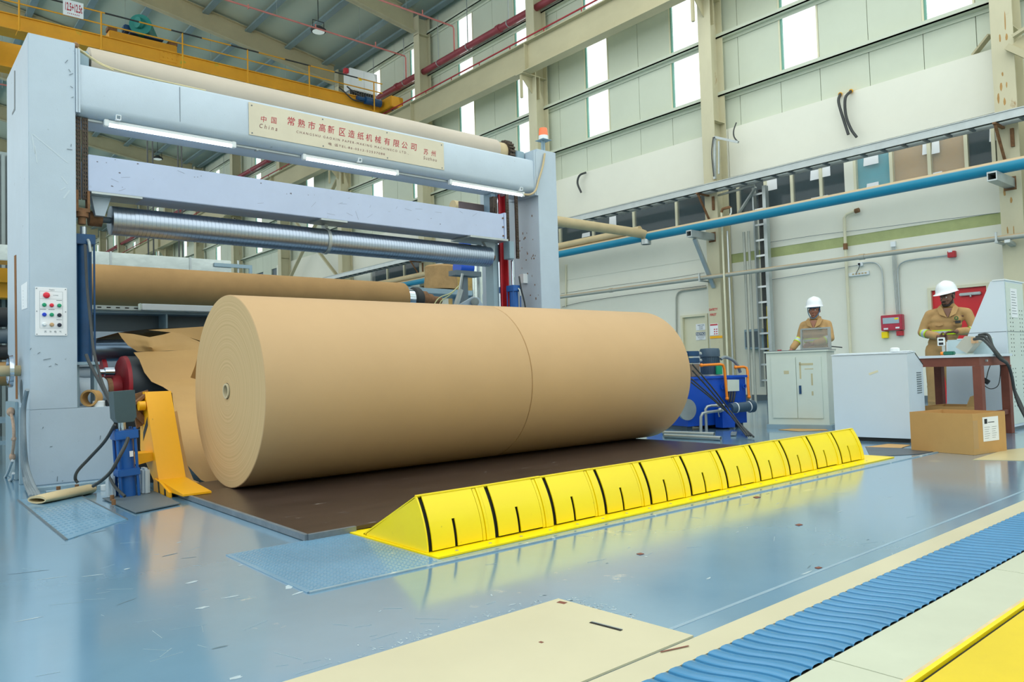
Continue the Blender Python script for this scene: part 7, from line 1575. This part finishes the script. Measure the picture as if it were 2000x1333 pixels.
    c = Vector((0.088, lean-0.130, zs-0.100)); mb = MB(); mb.ring(c, c+Vector((0.004, -0.006, 0)), 0.024, 0.015, 20); mb.bar(c+Vector((0.0, -0.004, -0.006)), c+Vector((0.022, 0.0, -0.012)), 0.004, 0.008); mb.build('round_emblem', GEM, cov, local=True)
    mb = MB(); mb.box((0.055, lean-0.134, zs-0.140), (0.115, lean-0.122, zs-0.136)); mb.build('emblem_line', INK, cov, local=True)
    # face details
    EW = mat('eye_white', 'd8d2c8', 0.3, var=0); 
    for s in (1, -1):
        mb = MB(); mb.ico(h(0.029*s, -0.077, 0.0), 0.0115, sub=2); ey = mb.build('eye', EW, body, local=True)
        mb = MB(); mb.ico(h(0.029*s-0.002, -0.0855, 0.0), 0.0056, sub=2); mb.build('pupil', HAIR, body, local=True)
        mb = MB(); limb(mb, [h(0.012*s, -0.099, 0.016), h(0.032*s, -0.097, 0.022), h(0.048*s, -0.084, 0.017)], [0.003, 0.0045, 0.003]); mb.build('eyebrow', HAIR, body, local=True)
    mb = MB(); mb.ico(h(0, 0.022, 0.035), 0.1, (0.79, 0.97, 0.90), sub=3, M=R3)
    for s in (1, -1): mb.ico(h(0.066*s, 0.0, 0.0), 0.02, (0.6, 1.1, 1.6), sub=2, M=R3)
    bmesh.ops.delete(mb.bm, geom=[v for v in mb.bm.verts if (R3.transposed() @ (v.co-HC)).y < -0.035], context='VERTS')
    mb.build('hair', HAIR, t, local=True)
    if beard:
        mb = MB(); limb(mb, [h(-0.028, -0.101, -0.054), h(0, -0.109, -0.050), h(0.028, -0.101, -0.054)], [0.004, 0.007, 0.004]); mb.build('moustache', HAIR, body, local=True)
        def bd(m):
            e(m, (0, -0.062, -0.1), 0.028, (1.1, 0.95, 0.72))
            limb(m, [h(0.066, -0.005, -0.03), h(0.060, -0.03, -0.075), h(0.035, -0.062, -0.102), h(0, -0.078, -0.106), h(-0.035, -0.062, -0.102), h(-0.060, -0.03, -0.075), h(-0.066, -0.005, -0.03)], [0.008, 0.012, 0.014, 0.014, 0.014, 0.012, 0.008])
        bb_ = blob('beard', mat('greying_beard', '2c2622', 0.8, var=0.5, scale=60), t, bd, voxel=0.005, smooth_it=2)
    # helmet
    hm = thing_part(t)
    mb = MB(); n = 40; rings = []
    def hp(a, r_, z, brim=0.0):
        x = math.sin(a)*0.118*r_; y = -math.cos(a)*0.140*r_; f = max(0.0, math.cos(a))
        y -= brim*(0.010+0.040*f**1.5); x *= 1+0.10*brim; z -= brim*0.012*f
        ridge = 0.006*math.exp(-(x/0.02)**2)*(1-brim)
        return h(x, y+0.01, z+ridge+0.056)
    prof = [(1.06, -0.004, 1.0), (1.06, 0.0, 1.0), (1.0, 0.004, 0.25), (0.99, 0.02, 0), (0.96, 0.05, 0), (0.89, 0.08, 0), (0.76, 0.108, 0), (0.56, 0.130, 0), (0.30, 0.143, 0), (0.08, 0.147, 0)]
    for r_, z, br in prof: rings.append([mb.bm.verts.new(hp(2*PI*k/n, r_, z, br)) for k in range(n)])
    inner = [mb.bm.verts.new(hp(2*PI*k/n, 0.96, -0.002, 0.2)) for k in range(n)]
    for A, B in zip([inner]+rings, rings):
        for k in range(n): mb.face([A[k], A[(k+1) % n], B[(k+1) % n], B[k]])
    mb.face(rings[-1])
    hel = mb.build('helmet', HELM, t, local=True, smooth=50)
    if chinstrap:
        ST = mat('blue_grey_strap', '4f7390', 0.6, var=0)
        for s in (1, -1):
            mb = MB(); mb.tube([h(0.088*s, -0.02, 0.045), h(0.084*s, -0.035, -0.02), h(0.062*s, -0.06, -0.075), h(0.03*s, -0.082, -0.115), h(0, -0.086, -0.123)], 0.007, 6, sub=5); mb.build('chin_strap', ST, hel, local=True)
        mb = MB(); mb.tube([h(-0.088, -0.02, 0.04), h(-0.05, -0.098, 0.034), h(0, -0.115, 0.032), h(0.05, -0.098, 0.034), h(0.088, -0.02, 0.04)], 0.006, 6, sub=5); mb.build('head_band', ST, hel, local=True)
    # boots
    for s in (1, -1):
        def bt(m, s=s): limb(m, [Vector((hipx+0.11*s, 0.03, 0.045)), Vector((hipx+0.115*s, -0.10, 0.04)), Vector((hipx+0.118*s, -0.15, 0.035))], [0.045, 0.042, 0.034]); m.cyl((hipx+0.11*s, 0.02, 0.05), (hipx+0.11*s, 0.02, 0.14), 0.05, n=16)
        blob('boot', BLACK, t, bt, voxel=0.012, smooth_it=2)
    return t, cov
def thing_part(t): return t
th2 = math.radians(-69.6)
w2, cov2 = person((10.38, 3.66, 0), th2+math.radians(-3), 'bearded worker in tan coverall and white helmet standing behind the steel table, looking down left', SKIN2, 1.565, (math.radians(-28), math.radians(10), math.radians(-4)),
    larm=[(0.205, -0.03, 1.385), (0.275, -0.06, 1.12), (0.08, -0.30, 1.115)], rarm=[(-0.205, -0.03, 1.385), (-0.30, -0.02, 1.13), (-0.10, -0.27, 1.06)], lean=-0.03, beard=True, chinstrap=False, hipx=-0.09,
    lh=((-0.9, -0.3, -0.05), (0.1, -1, 0.2)), rh=((0.8, -0.55, -0.1), (0.0, -0.5, 0.9)))
mb = MB(); mb.box((0.075, -0.185, 1.222), (0.135, -0.165, 1.255)); mb.build('dark_pocket_device', BLACK, cov2, local=True)
w1, cov1 = person((10.85, 5.66, 0), math.radians(-64-10), 'worker in tan coverall and white helmet with blue chin strap standing behind the mesh screen', SKIN1, 1.572, (math.radians(-4), math.radians(2), 0),
    larm=[(0.172, 0.0, 1.385), (0.22, -0.08, 1.14), (0.0, -0.26, 1.06)], rarm=[(-0.172, 0.0, 1.385), (-0.235, 0.0, 1.16), (-0.33, -0.16, 0.985)], lean=-0.02, beard=False, chinstrap=True,
    lh=((-0.9, -0.3, -0.2), (0.0, -0.6, 0.8)), rh=((-0.3, -0.8, -0.25), (0.9, 0.1, 0.0)))
